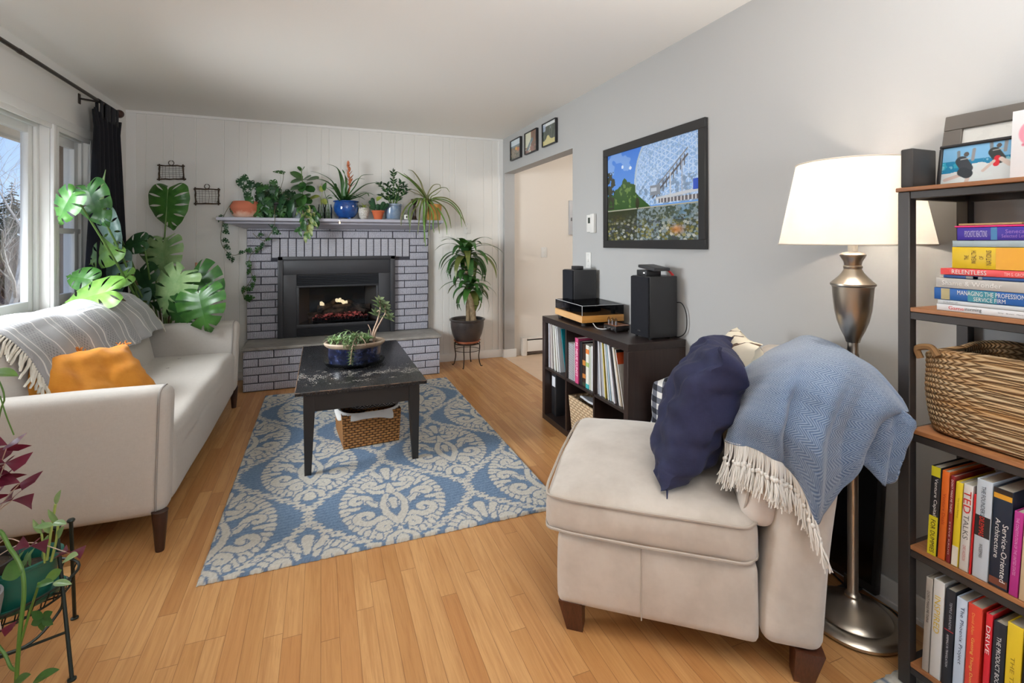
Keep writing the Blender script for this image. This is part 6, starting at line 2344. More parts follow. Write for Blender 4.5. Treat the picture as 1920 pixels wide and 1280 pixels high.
# a lake scene: sky, a great latticed glass dome, trees, a footbridge, pebbles under clear water
cv = Canvas(230, 160, (92, 142, 222))
X, Y = cv.X, cv.Y
cv.a = np.array([66, 122, 214.0]) + (np.array([120, 168, 230.0]) - np.array([66, 122, 214.0])) * np.clip(1.15 - Y * 1.1, 0, 1)[..., None]
cv.put((cv.noise(6, 5, 2) > 0.66) * 0.35 * (Y > .4), (200, 220, 244))
cv.ell(0.20, 0.83, .014, .02, (214, 230, 248)).ell(0.30, 0.80, .016, .018, (224, 236, 250))
cx, cy, rr = 0.78, 0.62, 0.62
dd = np.hypot((X - cx) * cv.asp, Y - cy)
dome = (dd < rr) * (Y > 0.36)
cv.put(dome * 0.75, (168, 196, 230))
r2 = dd / rr
ang = np.arctan2(Y - cy, (X - cx) * cv.asp)
zz = np.sqrt(np.clip(1 - r2 ** 2, 0, 1))
sx_, sy_ = (X - cx) * cv.asp / rr / (0.6 + 0.5 * zz), (Y - cy) / rr / (0.6 + 0.5 * zz)
lat = np.minimum(np.minimum(np.abs(np.sin(sx_ * 34)), np.abs(np.sin((sx_ * .5 + sy_ * .87) * 34))), np.abs(np.sin((sx_ * .5 - sy_ * .87) * 34)))
cv.put(dome * (lat < 0.28) * 0.55, (226, 238, 250))
cv.put(dome * (cv.noise(60, 44, 7) > 0.60) * 0.45, (120, 150, 190))
cv.put(((dd < rr) & (dd > rr * 0.955) & (Y > 0.36)) * 0.8, (176, 192, 206))
cv.put(dome * (dd < rr * .9) * (Y < .62) * (cv.noise(30, 26, 9) > 0.55) * 0.6, (110, 128, 150))
for k in range(9):
    cv.cap(0.60 + k * 0.034, 0.42 + k * 0.036, 0.60 + k * 0.034, 0.52 + k * 0.036, 0.006, (84, 82, 84))
cv.cap(0.56, 0.44, 0.90, 0.80, 0.010, (88, 86, 90)).cap(0.56, 0.50, 0.90, 0.86, 0.006, (120, 116, 118)).cap(0.74, 0.40, 0.74, 0.66, 0.008, (206, 206, 210)).cap(0.85, 0.4, 0.85, 0.78, 0.006, (170, 170, 180))
cv.rect(0.53, 0.64, 0.46, 0.56, (134, 140, 150)).rect(0.54, 0.60, 0.50, 0.54, (190, 200, 214)).cap(0.60, 0.42, 1.0, 0.46, 0.016, (196, 200, 206)).rect(0.95, 1.0, 0.46, 0.56, (60, 90, 190)).rect(0.62, 1.0, 0.375, 0.42, (104, 100, 104))
cv.put(((np.mod(X * 30, 1) < .4) & (X > .6) & (Y > .375) & (Y < .42)) * 0.8, (220, 220, 222))
tn = cv.noise(26, 22, 12)
cv.put((Y < 0.50 + 0.13 * np.exp(-((X - 0.24) / 0.09) ** 2) + 0.10 * tn * (X < .36) - 0.9 * np.clip(X - .37, 0, 1)) * (Y > .33), (58, 88, 46))
cv.put(((tn > 0.58) & (Y < 0.64) & (Y > .36) & (X < .37) & (Y < 0.52 + 0.13 * np.exp(-((X - 0.24) / 0.09) ** 2))) * 0.8, (112, 140, 74))
cv.put((X < 0.08 + 0.06 * (tn - .4)) * (Y < 0.80) * (Y > .36) * (tn > 0.38), (60, 62, 50))
cv.rect(0, 1, 0.335, 0.352, (170, 168, 150)).ell(0.385, 0.40, 0.022, 0.06, (58, 58, 40))
wat = Y < 0.335
cv.put(wat * 1.0, (72, 82, 70))
cv.put(wat * (cv.noise(50, 40, 15) > 0.5) * (X > .35) * 0.7, (150, 166, 176))
cv.put(wat * (X < .38) * 0.8, (54, 58, 36))
b, s2, ix = cv.cells(26, 30, 4)
rg = np.random.RandomState(3)
pc = np.array([[120, 116, 60], [150, 146, 96], [88, 92, 84], [176, 178, 168], [70, 72, 80], [140, 150, 160], [104, 96, 48], [196, 196, 186]], float)[rg.randint(0, 8, 26 * 30)]
mk = wat * np.clip((0.30 - Y) * 6, 0, 1) * (b < 0.46) * (s2 - b > 0.10)
cv.a = cv.a * (1 - mk[..., None] * 0.85) + pc[ix] * mk[..., None] * 0.85
cv.put(wat * np.exp(-((X - .80) / .06) ** 2 - ((Y - .10) / .04) ** 2) * 0.8, (196, 118, 58))
cv.put(wat * (Y > .2) * np.exp(-((X - .86) / .08) ** 2) * (cv.noise(40, 50, 4) > .5) * 0.6, (120, 160, 200))
wall_picture('framed_picture', 'large black framed photograph of a latticed glass dome beside a pebbled lake', 'picture', 2.014, 3.005, 1.232, 1.918, 0.052, 0.022, cv, M_wglass, -0.25)

cvs = []
cv = Canvas(44, 44, (120, 112, 100))
cv.put((cv.noise(8, 8, 1) > .5) * .7, (156, 140, 120)).rect(0, 1, .66, 1, (206, 218, 226)).rect(0, 1, .62, .70, (120, 134, 140)).ell(.55, .52, .10, .09, (214, 160, 70)).ell(.75, .45, .12, .1, (190, 120, 90)).put((cv.noise(10, 8, 4) > .55) * (cv.Y < .35) * .7, (90, 98, 84))
cvs.append((cv, 'first small canvas print above the hall opening, showing a red hillside town under pale sky', 4.552, 4.832))
cv = Canvas(44, 44, (214, 214, 190))
cv.put((cv.X > .45 + .1 * cv.noise(4, 6, 2)) * 1.0, (120, 100, 84)).put((cv.noise(9, 9, 5) > .52) * (cv.X > .5) * .6, (150, 104, 90)).cap(.1, .1, .6, .6, .09, (108, 126, 130)).put((cv.Y < .3) * (cv.noise(9, 9, 8) > .42) * .8, (150, 110, 100)).cap(.3, .1, .5, .5, .02, (206, 206, 206))
cvs.append((cv, 'second small canvas print above the hall opening, showing a brown cliff beside a stream', 4.156, 4.442))
cv = Canvas(44, 44, (96, 106, 96))
cv.put((cv.noise(16, 3, 6) > .5) * .7, (70, 78, 74)).rect(0, 1, .86, 1, (222, 226, 226)).put((cv.Y > .66) * (cv.noise(6, 4, 3) > .55) * (cv.X < .6) * .8, (176, 190, 214)).put((cv.Y < .22 + .22 * np.exp(-((cv.X - .4) / .16) ** 2)) * 1.0, (206, 196, 140))
cvs.append((cv, 'third small canvas print above the hall opening, showing a sandy track through grey trees', 3.757, 4.033))
for cv, lab, y0_, y1_ in cvs:
    wall_picture('canvas_print', lab, 'picture', y0_, y1_, 2.115, 2.325, 0.008, 0.028, cv, M_bfr, 0, 'row of three small canvas prints')

M_plastic = plain('white_plastic', (226, 225, 221), 0.35)
th_ = thing('thermostat', 'white wall thermostat with a small dark display near the framed picture', 'thermostat', (XR, 3.185, 1.34))
MB().rbox(XR - 0.026, XR - 0.0005, 3.128, 3.182, 1.338, 1.478, 0.005).build('body', M_plastic, th_, world=True)
MB().rbox(XR - 0.012, XR - 0.0005, 3.182, 3.255, 1.345, 1.474, 0.003).build('back_plate', M_plastic, th_, world=True)
MB().box(XR - 0.0128, XR - 0.0118, 3.19, 3.232, 1.41, 1.452).build('display', plain('lcd_dark', (66, 72, 66), 0.25), th_, world=True, smooth=False)


def switch(label, o, ux, uy, n_, slot=False):
    """A wall plate at o (centre), spanned by ux and uy, with normal n_."""
    t_ = thing('light_switch', label, 'switch', tuple(o))
    m4 = Matrix((ux, uy, n_)).transposed().to_4x4()
    m4.translation = Vector(o)
    MB().rbox(-0.036, 0.036, -0.058, 0.058, 0.0005, 0.006, 0.003, 2, m4).build('plate', M_plastic, t_, world=True)
    MB().rbox(-0.006, 0.006, -0.012, 0.012, 0.005, 0.014, 0.002, 2, m4).build('toggle', M_plastic, t_, world=True)
    m = MB()
    for z_ in (-0.042, 0.042):
        m.lathe([(0.003, 0.0055), (0.003, 0.0068), (0, 0.0068)], 10, (0, z_, 0), m=m4)
    m.build('screw', M_silver, t_, world=True)


switch('white light switch on the wall behind the speaker beside the hall opening', (XR, 3.24, 1.135), Vector((0, -1, 0)), Vector((0, 0, 1)), Vector((-1, 0, 0)))
q = onY(1020, 473, YB - 0.01)
switch('white light switch on the hall wall seen through the opening', (q.x, YB - 0.01, q.z), Vector((1, 0, 0)), Vector((0, 0, 1)), Vector((0, -1, 0)))
q = onY(876, 428, YB)
switch('white light switch on the panelled wall above the tall potted plant', (q.x, YB, q.z), Vector((1, 0, 0)), Vector((0, 0, 1)), Vector((0, -1, 0)))
# breaker panel and electric heater in the hall
q0, q1 = onY(1066, 440, YB - 0.012), onY(1100, 377, YB - 0.012)
bp = thing('breaker_panel', 'grey metal breaker panel on the hall wall at the edge of the opening', 'panel', (q0.x + 0.12, YB - 0.02, q0.z))
M_greym = plain('grey_enamel', (184, 186, 190), 0.4)
MB().rbox(q0.x, q0.x + 0.30, YB - 0.035, YB - 0.0105, q0.z, q1.z, 0.004).build('door', M_greym, bp, world=True)
MB().rbox(q0.x + 0.02, q0.x + 0.03, YB - 0.043, YB - 0.034, (q0.z + q1.z) / 2 - 0.04, (q0.z + q1.z) / 2, 0.002).build('latch', plain('dark_latch', (90, 90, 94), 0.4), bp, world=True)
q0 = onY(979, 660, YB - 0.06)
hb = thing('baseboard_heater', 'pale electric baseboard heater along the hall wall', 'heater', (q0.x + 0.5, YB - 0.05, 0.003))
MB().rbox(q0.x, q0.x + 0.055, YB - 0.075, YB - 0.0105, 0.003, 0.20, 0.004).build('end_cap', M_hall, hb, world=True)
MB().rbox(q0.x + 0.05, 3.3, YB - 0.068, YB - 0.055, 0.045, 0.168, 0.004).build('front_cover', M_hall, hb, world=True)
m = MB().box(q0.x + 0.05, 3.3, YB - 0.055, YB - 0.0105, 0.02, 0.165)
m.build('heating_element', plain('heater_dark', (92, 80, 72), 0.5), hb, world=True, smooth=False)
MB().rbox(q0.x + 0.05, 3.3, YB - 0.064, YB - 0.0105, 0.182, 0.196, 0.003).build('top_cover', M_hall, hb, world=True)

# twig frames with rusty wire hung on the panelled wall
M_twig = plain('twig_bark', (62, 50, 40), 0.9, var=(60, (92, 76, 60)), bump=(120, 0.5))
M_rust = plain('rusty_wire', (96, 82, 70), 0.7, 0.4)
M_nail = plain('white_hook', (226, 224, 220), 0.5)


def twig_frame(label, pts, ring_py, seed):
    rg = random.Random(seed)
    q = [onY(px, py, YB - 0.022) for px, py in pts]
    (a, b, c, d) = q                   # top left, top right, bottom right, bottom left
    o = thing('wire_wall_hanging', label, 'wall hanging', tuple((c + d) / 2), 0, 'twig and wire wall hangings')

    def twig(p0, p1, ov):
        dr = (p1 - p0).normalized()
        pts_ = []
        for i in range(8):
            f = i / 7
            pts_.append(p0 - dr * ov + (p1 - p0 + dr * 2 * ov) * f + Vector((rg.uniform(-.002, .002), rg.uniform(-.001, .001), rg.uniform(-.003, .003))))
        m = MB()
        m.tube(pts_, [0.0065 + rg.uniform(-.0012, .0012) for _ in pts_], 7)
        m.build('twig', M_twig, o, world=True)
    twig(a, b, 0.014)
    twig(d, c, 0.014)
    twig(a, d, 0.012)
    twig(b, c, 0.012)
    m = MB()
    for i in range(1, 7):
        f = i / 7 + rg.uniform(-.02, .02)
        m.tube([a.lerp(b, f), (a.lerp(b, f)).lerp(d.lerp(c, f), .5) + Vector((rg.uniform(-.006, .006), 0, 0)), d.lerp(c, f + rg.uniform(-.02, .02))], 0.0011, 4)
    for i in range(1, 6):
        f = i / 6 + rg.uniform(-.02, .02)
        m.tube([a.lerp(d, f), a.lerp(d, f).lerp(b.lerp(c, f), .5) + Vector((0, 0, rg.uniform(-.006, .006))), b.lerp(c, f)], 0.0011, 4)
    m.tube([d.lerp(a, .3), d.lerp(c, .12)], 0.0016, 4)
    m.tube([c.lerp(b, .3), c.lerp(d, .12)], 0.0016, 4)
    m.build('wire_mesh', M_rust, o, world=True)
    tc_ = a.lerp(b, 0.5)
    rc = Vector((tc_.x, YB - 0.022, tc_.z + 0.024))
    MB().ring(rc, 0.020, 0.003, axis=1, n=24).build('hanging_ring', M_twig, o, world=True)
    m = MB().tube([rc + Vector((0, 0.0215, 0.020)), rc + Vector((0, -0.006, 0.018))], 0.003, 8)
    m.lathe([(0, 0), (0.007, 0), (0.007, 0.003), (0, 0.003)], 12, m=Matrix.Translation(rc + Vector((0, 0.0215, 0.020))) @ Matrix.Rotation(R(90), 4, 'X'))
    m.build('hook', M_nail, o, world=True)
    return o


twig_frame('higher twig frame with rusty wire mesh hung on the panelled wall near the curtain', [(299, 310), (343, 311), (345, 336), (298, 336)], 300, 1)
twig_frame('lower twig frame with rusty wire mesh hung above the big split-leaf plant', [(366, 354), (410, 355), (410, 382), (367, 382)], 348, 2)

# curtain rod and the gathered black curtain
M_rod = plain('bronze_rod', (64, 56, 50), 0.4, 0.6)
M_fin = wood('dark_wood_finial', (72, 44, 36), (46, 28, 22), 'Y', 4, 0.35)
RX, RZ = -1.462, 2.262
rod = thing('curtain_rod', 'dark bronze curtain rod with a turned wooden finial above the window', 'curtain rod', (RX, 3.4, RZ))
MB().tube([(RX, 1.2, RZ), (RX, 4.62, RZ)], 0.0115, 14).build('rod', M_rod, rod, world=True)
MB().tube([(RX, 3.30, RZ), (RX, 3.33, RZ)], 0.0135, 14).build('joint_sleeve', M_rod, rod, world=True)
MB().lathe([(0, 0), (0.013, 0), (0.016, 0.006), (0.013, 0.012), (0.022, 0.020), (0.031, 0.034), (0.032, 0.046), (0.026, 0.060), (0.012, 0.069), (0, 0.071)], 24, m=Matrix.Translation((RX, 4.615, RZ)) @ Matrix.Rotation(R(-90), 4, 'X')).build('finial', M_fin, rod, world=True)
for y in (1.3, 4.24):
    m = MB().tube([(XL + 0.004, y, RZ - 0.002), (RX, y, RZ - 0.013)], 0.007, 8)
    m.rbox(XL + 0.0005, XL + 0.008, y - 0.016, y + 0.016, RZ - 0.04, RZ + 0.03, 0.003)
    m.build('bracket', M_rod, rod, world=True)
M_cur = fabric('black_curtain', (24, 24, 28), (33, 33, 38), 260, 0.15, 0.05)
cur = thing('curtain', 'black tab-top curtain gathered at the end of the rod beside the window', 'curtain', (RX, 4.42, 0.02))
ztop = 2.175


def cpt(u, v):
    # v 0 top .. 1 bottom; gathered at the top, opening a little downwards
    wy = 0.40 + 0.16 * min(1, v * 1.5) + 0.06 * v
    y = 4.42 + (u - 0.5) * wy + 0.03 * v
    amp = 0.020 + 0.030 * min(1, v * 2)
    x = RX + amp * math.sin(u * 2 * PI * 5.5 + 0.5) + 0.012 * math.sin(u * 23 + v * 4) * v
    z = ztop + 0.02 * math.cos(u * 2 * PI) * (1 - v) - v * (ztop - 0.03)
    if v < 0.05:
        y += (u - 0.5) * 0.10 * (0.05 - v) / 0.05
    return Vector((x, y, z))


MB().grid(cpt, 110, 60).build('panel', M_cur, cur, world=True, solid=0.003)
for k, (y, tw) in enumerate(((4.29, 0.035), (4.40, 0.06), (4.50, 0.055), (4.575, 0.03))):
    def tab_(u, v, y=y, tw=tw):
        a = 2 * PI * v
        top = RZ + 0.0135
        yy = y + (u - 0.5) * tw * 1.6
        if v < 0.35:
            f = v / 0.35
            return Vector((RX + 0.014, yy, ztop - 0.03 + (RZ - ztop + 0.03) * f))
        if v < 0.65:
            f = (v - 0.35) / 0.3 * PI
            return Vector((RX + 0.014 * math.cos(f), yy, RZ + 0.014 * math.sin(f)))
        f = (v - 0.65) / 0.35
        return Vector((RX - 0.014, yy, RZ + (ztop - 0.03 - RZ) * f))
    MB().grid(tab_, 4, 24).build('tab_loop', M_cur, cur, world=True, solid=0.002)

# ================================================================== PLANTS
LF = {
    'dark': leaf_mat('leaf_dark', (34, 64, 42), (48, 84, 50), 0.32, 0.12),
    'deep': leaf_mat('leaf_deep', (44, 84, 44), (62, 106, 50), 0.3, 0.2),
    'mid': leaf_mat('leaf_mid', (50, 92, 40), (70, 116, 50), 0.3, 0.12),
    'lite': leaf_mat('leaf_light', (88, 128, 54), (114, 150, 72), 0.35, 0.14),
    'pale': leaf_mat('leaf_pale', (128, 164, 108), (160, 188, 132), 0.28, 0.25),
    'blue': leaf_mat('leaf_bluish', (86, 112, 106), (116, 142, 134), 0.3, 0.15),
    'olive': leaf_mat('leaf_olive', (92, 104, 52), (120, 126, 66), 0.38, 0.25),
    'yell': leaf_mat('leaf_yellow_green', (146, 160, 66), (178, 186, 96), 0.4, 0.35),
    'grey': leaf_mat('leaf_grey_green', (110, 130, 96), (146, 160, 118), 0.4, 0.2),
    'wine': leaf_mat('leaf_wine', (74, 20, 38), (100, 32, 52), 0.4, 0.2, (160, 40, 70)),
    'varg': leaf_mat('leaf_variegated', (78, 122, 58), (206, 206, 132), 0.35, 0.3),
    'orng': leaf_mat('bract_orange', (200, 118, 84), (214, 144, 106), 0.45, 0.25, (230, 130, 80)),
    'tan': leaf_mat('leaf_tan', (140, 128, 100), (120, 124, 80), 0.5, 0.2),
}
M_stem = plain('green_stem', (92, 122, 60), 0.5)
M_stemd = plain('brown_stem', (104, 88, 62), 0.7)
M_soil = plain('potting_soil', (52, 42, 34), 1.0, bump=(60, 0.8), var=(40, (84, 68, 52)))
M_terra = plain('terracotta', (190, 108, 74), 0.8, var=(9, (206, 140, 108)))
rp = random.Random(77)


def frame3(d, n):
    d = Vector(d).normalized()
    n = Vector(n)
    n = (n - d * n.dot(d)).normalized()
    return d, d.cross(n), n


def blade(mb, p0, d, n, L, W, shape='ovate', fold=0.12, droop=0.25, nu=8, nv=3, twist=0.0):
    """A simple leaf from p0 along d; n is its upper side."""
    d, sd, n = frame3(d, n)

    def w(s):
        if shape == 'ovate':
            return math.sin(PI * s ** 0.8) ** 0.8 if s < 1 else 0
        if shape == 'round':
            return math.sqrt(max(0, 1 - (2 * s - 1) ** 2))
        if shape == 'heart':
            return max(0, (math.sin(PI * min(1, s * 0.86 + 0.14) ** 0.75)) ** 0.8)
        if shape == 'tri':
            return s
        return max(0.0, 1 - s) ** 0.6 * min(1, s * 8 + 0.25)         # strap
    vs = []
    for i in range(nu + 1):
        s = i / nu
        hw = max(W / 2 * w(s), 0.0004)
        c = p0 + d * (L * s) - n * (droop * L * s * s) + n * 0.0
        for j in range(-nv, nv + 1):
            t_ = j / nv
            vs.append(c + sd * (hw * t_) + n * (fold * hw * abs(t_)))
    k = 2 * nv + 1
    mb.add(vs, [(i * k + j, i * k + j + 1, (i + 1) * k + j + 1, (i + 1) * k + j) for i in range(nu) for j in range(2 * nv)])


def strap(mb, pts, W, n0=(0, 0, 1), fold=0.25, taper=0.6, n=5):
    """A long arching leaf along pts."""
    c = catmull(pts, n)
    m_ = len(c) - 1
    vs = []
    for i, p in enumerate(c):
        s = i / m_
        t_ = (c[min(i + 1, m_)] - c[max(i - 1, 0)]).normalized()
        sd = t_.cross(Vector(n0))
        sd = sd.normalized() if sd.length > 1e-5 else Vector((1, 0, 0))
        nn = sd.cross(t_)
        hw = W / 2 * (max(0.02, 1 - s) ** taper) * min(1, 0.45 + s * 3)
        vs += [p - sd * hw + nn * hw * fold, p, p + sd * hw + nn * hw * fold]
    mb.add(vs, [(3 * i + j, 3 * i + j + 1, 3 * i + j + 4, 3 * i + j + 3) for i in range(m_) for j in (0, 1)])


def arch(p0, az, el, L, sag, k=4):
    """Points of an arching leaf: starts at p0 with heading az and elevation el, bends down by sag."""
    pts = [Vector(p0)]
    e = el
    for i in range(k):
        dr = Vector((math.cos(az) * math.cos(e), math.sin(az) * math.cos(e), math.sin(e)))
        pts.append(pts[-1] + dr * (L / k))
        e -= sag / k
    return pts


def split_leaf(mb, p0, d, n, L, W, lobes=6, gap=0.16, open_=True, droop=0.25, cup=0.12, gs=0.34, ft=6):
    """A monstera leaf: heart-shaped, its blade cut between the veins; open_ runs the cuts to the rim."""
    d, sd, n = frame3(d, n)
    O = [(0.05, -0.12), (0.24, -0.20), (0.42, -0.13), (0.50, 0.06), (0.51, 0.28), (0.455, 0.50), (0.35, 0.70), (0.20, 0.87), (0.06, 0.99), (0.0, 1.04)]
    NO = len(O) - 1

    def outl(s):
        f = max(0, min(NO - 1e-6, s * NO))
        i = int(f)
        f -= i
        p = [O[max(0, min(NO, k))] for k in (i - 1, i, i + 1, i + 2)]
        return [0.5 * (2 * p[1][k] + (p[2][k] - p[0][k]) * f + (2 * p[0][k] - 5 * p[1][k] + 4 * p[2][k] - p[3][k]) * f * f + (3 * p[1][k] - p[0][k] - 3 * p[2][k] + p[3][k]) * f ** 3) for k in (0, 1)]
    TT = 9
    for side in (-1, 1):
        for k in range(lobes):
            vs = []
            for a in range(TT + 1):
                t_ = a / TT
                if t_ <= gs:
                    g = 0.0
                elif open_:
                    g = gap * min(1, (t_ - gs) / 0.18) * (1 + 0.5 * (t_ - gs))
                else:
                    g = gap * max(0.0, math.sin(PI * min(1, (t_ - gs) / (0.93 - gs)))) ** 0.6 if t_ < 0.93 else 0.0
                for b in range(ft + 1):
                    f = b / ft
                    gl = g if k > 0 else 0
                    gr = g if k < lobes - 1 else 0
                    s = (k + gl + f * (1 - gl - gr)) / lobes
                    x, y = outl(s)
                    my = 0.97 * s ** 1.25
                    X_, Y_ = x * t_ * W, (my * (1 - t_) + y * t_) * L
                    z = cup * W * (abs(X_) / W) * 1.2 - droop * L * (max(0, Y_) / L) ** 2 - 0.10 * W * t_ ** 3 + 0.012 * W * math.cos(f * PI * 2) * t_
                    vs.append(p0 + d * Y_ + sd * (side * X_) + n * z)
            fs = []
            for a in range(TT):
                for b in range(ft):
                    q = (a * (ft + 1) + b, a * (ft + 1) + b + 1, (a + 1) * (ft + 1) + b + 1, (a + 1) * (ft + 1) + b)
                    fs.append(q if side > 0 else tuple(reversed(q)))
            mb.add(vs, fs)


def pot(name, o, prof, mt, c, sx=1, sy=1, n=40, soil=None):
    MB().lathe(prof, n, c, sx, sy).build(name, mt, o, world=True)
    if soil:
        r_, z_ = soil
        MB().lathe([(r_, z_), (r_ * 0.5, z_ + 0.004), (0, z_ + 0.005)], n, c, sx, sy).build('soil', M_soil, o, world=True)


def scr(a, fwd=0.0):
    """Direction that points a degrees counter-clockwise from right as seen from the room's entrance, leaning fwd towards the viewer."""
    return (CR * math.cos(R(a)) + UP * math.sin(R(a)) - CF * fwd).normalized()


# ---- the big split-leaf plant in the corner behind the sofa
mx_, my_ = -1.18, 4.72
mon = thing('monstera_plant', 'large split-leaf houseplant in the corner behind the sofa and the curtain', 'plant', (mx_, my_, 0))
pot('pot', mon, [(0, 0.002), (0.13, 0.002), (0.15, 0.02), (0.19, 0.30), (0.20, 0.31), (0.20, 0.34), (0.185, 0.34), (0.175, 0.31)], plain('grey_planter', (120, 116, 112), 0.6), (mx_, my_, 0), soil=(0.178, 0.31))
crown = Vector((mx_, my_, 0.33))
LV = [  # px, py of the leaf's stalk end; depth; pointing angle; length px; width px; colour; cuts open; lean to viewer; lobes; normal up share
    (315, 356, 3.98, -88, 64, 64, 'mid', False, 0.15, 6, 0.35),
    (306, 452, 3.90, -82, 62, 58, 'pale', True, 0.35, 6, 0.6),
    (288, 452, 4.02, -100, 46, 50, 'deep', False, 0.1, 5, 0.2),
    (340, 512, 3.72, -112, 74, 72, 'pale', True, 0.45, 6, 0.55),
    (364, 510, 3.82, -42, 62, 62, 'deep', True, 0.25, 5, 0.5),
    (372, 548, 3.56, -72, 66, 74, 'mid', True, 0.35, 6, 0.55),
    (350, 560, 3.66, -110, 50, 60, 'deep', True, 0.3, 5, 0.5),
    (262, 508, 3.74, -60, 52, 50, 'dark', False, 0.2, 5, 0.3),
    (243, 516, 3.45, 200, 40, 34, 'lite', False, 0.3, 4, 0.6),
    (208, 545, 2.98, 194, 88, 66, 'lite', False, 0.35, 6, 0.75),
    (172, 524, 3.08, 168, 44, 40, 'mid', False, 0.2, 5, 0.5),
    (214, 460, 3.38, 215, 54, 52, 'lite', False, 0.2, 5, 0.2),
    (163, 352, 3.02, -62, 70, 54, 'deep', False, 0.25, 6, 0.3),
    (136, 362, 2.86, -118, 56, 52, 'mid', True, 0.2, 5, 0.3),
    (268, 452, 3.58, 196, 40, 36, 'dark', False, 0.2, 4, 0.4),
    (212, 480, 3.48, -95, 72, 60, 'blue', False, 0.2, 6, 0.2),
    (196, 402, 3.34, -70, 60, 34, 'blue', False, 0.1, 5, 0.1),
    (152, 572, 3.00, 205, 40, 30, 'dark', False, 0.3, 4, 0.7),
    (300, 540, 3.78, -75, 46, 40, 'dark', False, 0.2, 4, 0.5),
    (264, 545, 3.66, -100, 40, 36, 'blue', False, 0.2, 4, 0.5),
]
for (px, py, d, a, lp_, wp, cn, op, lean, lb, upn) in LV:
    p0 = P(px, py, d)
    L, W = lp_ * d / FPX * 1.12, wp * d / FPX * 1.18
    m = MB()
    split_leaf(m, p0, scr(a, lean * 0.6), -CF * 1.0 + UP * upn, L, W, lb, 0.085 if op else 0.10, op, 0.15, 0.10, 0.36 if op else 0.34)
    lf = m.build('leaf', LF[cn], mon, world=True)
    md = p0.lerp(crown, 0.5) + Vector((0, 0, 0.10)) - CR * 0.02
    st_ = catmull([p0, p0 + (md - p0) * 0.25 + Vector((0, 0, 0.01)), md, crown + Vector((rp.uniform(-.05, .05), rp.uniform(-.05, .05), 0))], 6)
    MB().tube(st_, [0.0045 + 0.004 * i / len(st_) for i in range(len(st_))], 6).build('stalk', M_stem if rp.random() < 0.6 else M_stemd, mon, world=True)
# a rolled new leaf, aerial roots, a support hoop and two stakes
m = MB().tube(catmull([P(190, 395, 3.3), P(192, 350, 3.28), P(198, 318, 3.27)], 6), [0.010, 0.012, 0.013, 0.013, 0.012, 0.011, 0.010, 0.009, 0.008, 0.006, 0.004, 0.003, 0.002][:13], 8)
m.build('rolled_leaf', LF['pale'], mon, world=True)
MB().tube(catmull([P(193, 385, 3.3), P(222, 440, 3.5), P(250, 500, 3.8), crown], 6), 0.008, 7).build('stalk', M_stem, mon, world=True)
m = MB()
for k in range(7):
    a0, h_ = rp.uniform(-.22, .22), rp.uniform(.12, .34)
    m.tube(catmull([crown + Vector((a0, -0.05, 0.02)), crown + Vector((a0 * .5 + .06, -0.12, h_)), crown + Vector((a0 + rp.uniform(.05, .25), -0.15, h_ * .9)), crown + Vector((a0 + .2, -.12, 0.0))], 6), 0.004, 5)
m.build('aerial_root', M_stemd, mon, world=True)
M_stake = plain('salmon_stake', (206, 150, 120), 0.7)
for px, py in ((368, 492), (272, 560)):
    p = P(px, py, 4.1)
    MB().tube([p, Vector((p.x, p.y, 0.32))], 0.009, 8).build('stake', M_stake, mon, world=True)

# ---- the tall plant on its iron stand beside the fireplace
DX, DY_ = 1.394, 4.885
M_iron = plain('wrought_iron', (52, 42, 36), 0.5, 0.5)
st = thing('plant_stand', 'wrought iron plant stand with curved legs beside the fireplace', 'stand', (DX, DY_, 0))
m = MB()
m.ring((0, 0, 0.235), 0.130, 0.006, n=40).ring((0, 0, 0.235), 0.10, 0.004, n=36).ring((0, 0, 0.235), 0.06, 0.004, n=30)
m.build('top_ring', M_iron, st)
for k in range(4):
    a = R(45 + 90 * k + 14)
    ca, sa = math.cos(a), math.sin(a)
    MB().tube(catmull([(0.02 * ca, 0.02 * sa, 0.235), (0.118 * ca, 0.118 * sa, 0.232), (0.132 * ca, 0.132 * sa, 0.19), (0.122 * ca, 0.122 * sa, 0.10), (0.138 * ca, 0.138 * sa, 0.02), (0.152 * ca, 0.152 * sa, 0.006), (0.160 * ca, 0.160 * sa, 0.012)], 5), 0.0055, 7).build('leg', M_iron, st)
MB().ring((0, 0, 0.165), 0.128, 0.003, n=40).build('stretcher_ring', M_iron, st)
dr = thing('corn_plant', 'tall two-tiered cane plant with drooping leaves in a dark glazed pot on the iron stand', 'plant', (DX, DY_, 0.243))
MB().lathe([(0, 0.243), (0.115, 0.243), (0.135, 0.262), (0.138, 0.266), (0.130, 0.266), (0.112, 0.252), (0, 0.251)], 44, (DX, DY_, 0)).build('saucer', M_terra, dr, world=True)
pot('pot', dr, [(0, 0.252), (0.105, 0.252), (0.125, 0.268), (0.152, 0.33), (0.168, 0.40), (0.172, 0.44), (0.170, 0.462), (0.183, 0.472), (0.183, 0.482), (0.172, 0.486), (0.160, 0.478), (0.156, 0.45)],
    plain('black_glaze', (50, 46, 46), 0.28, var=(6, (72, 62, 58))), (DX, DY_, 0), soil=(0.158, 0.455))
for (dx, dy, z1_, r_) in ((0.01, 0.0, 1.15, 0.024), (0.055, -0.04, 0.76, 0.032)):
    MB().tube([(DX + dx, DY_ + dy, 0.45), (DX + dx * .8, DY_ + dy, (0.45 + z1_) / 2), (DX + dx * .5 - .01, DY_ + dy, z1_)], r_, 10).build('cane', plain('cane_bark', (150, 128, 98), 0.85, var=(30, (112, 94, 70))), dr, world=True)
m1, m2_, m3_ = MB(), MB(), MB()
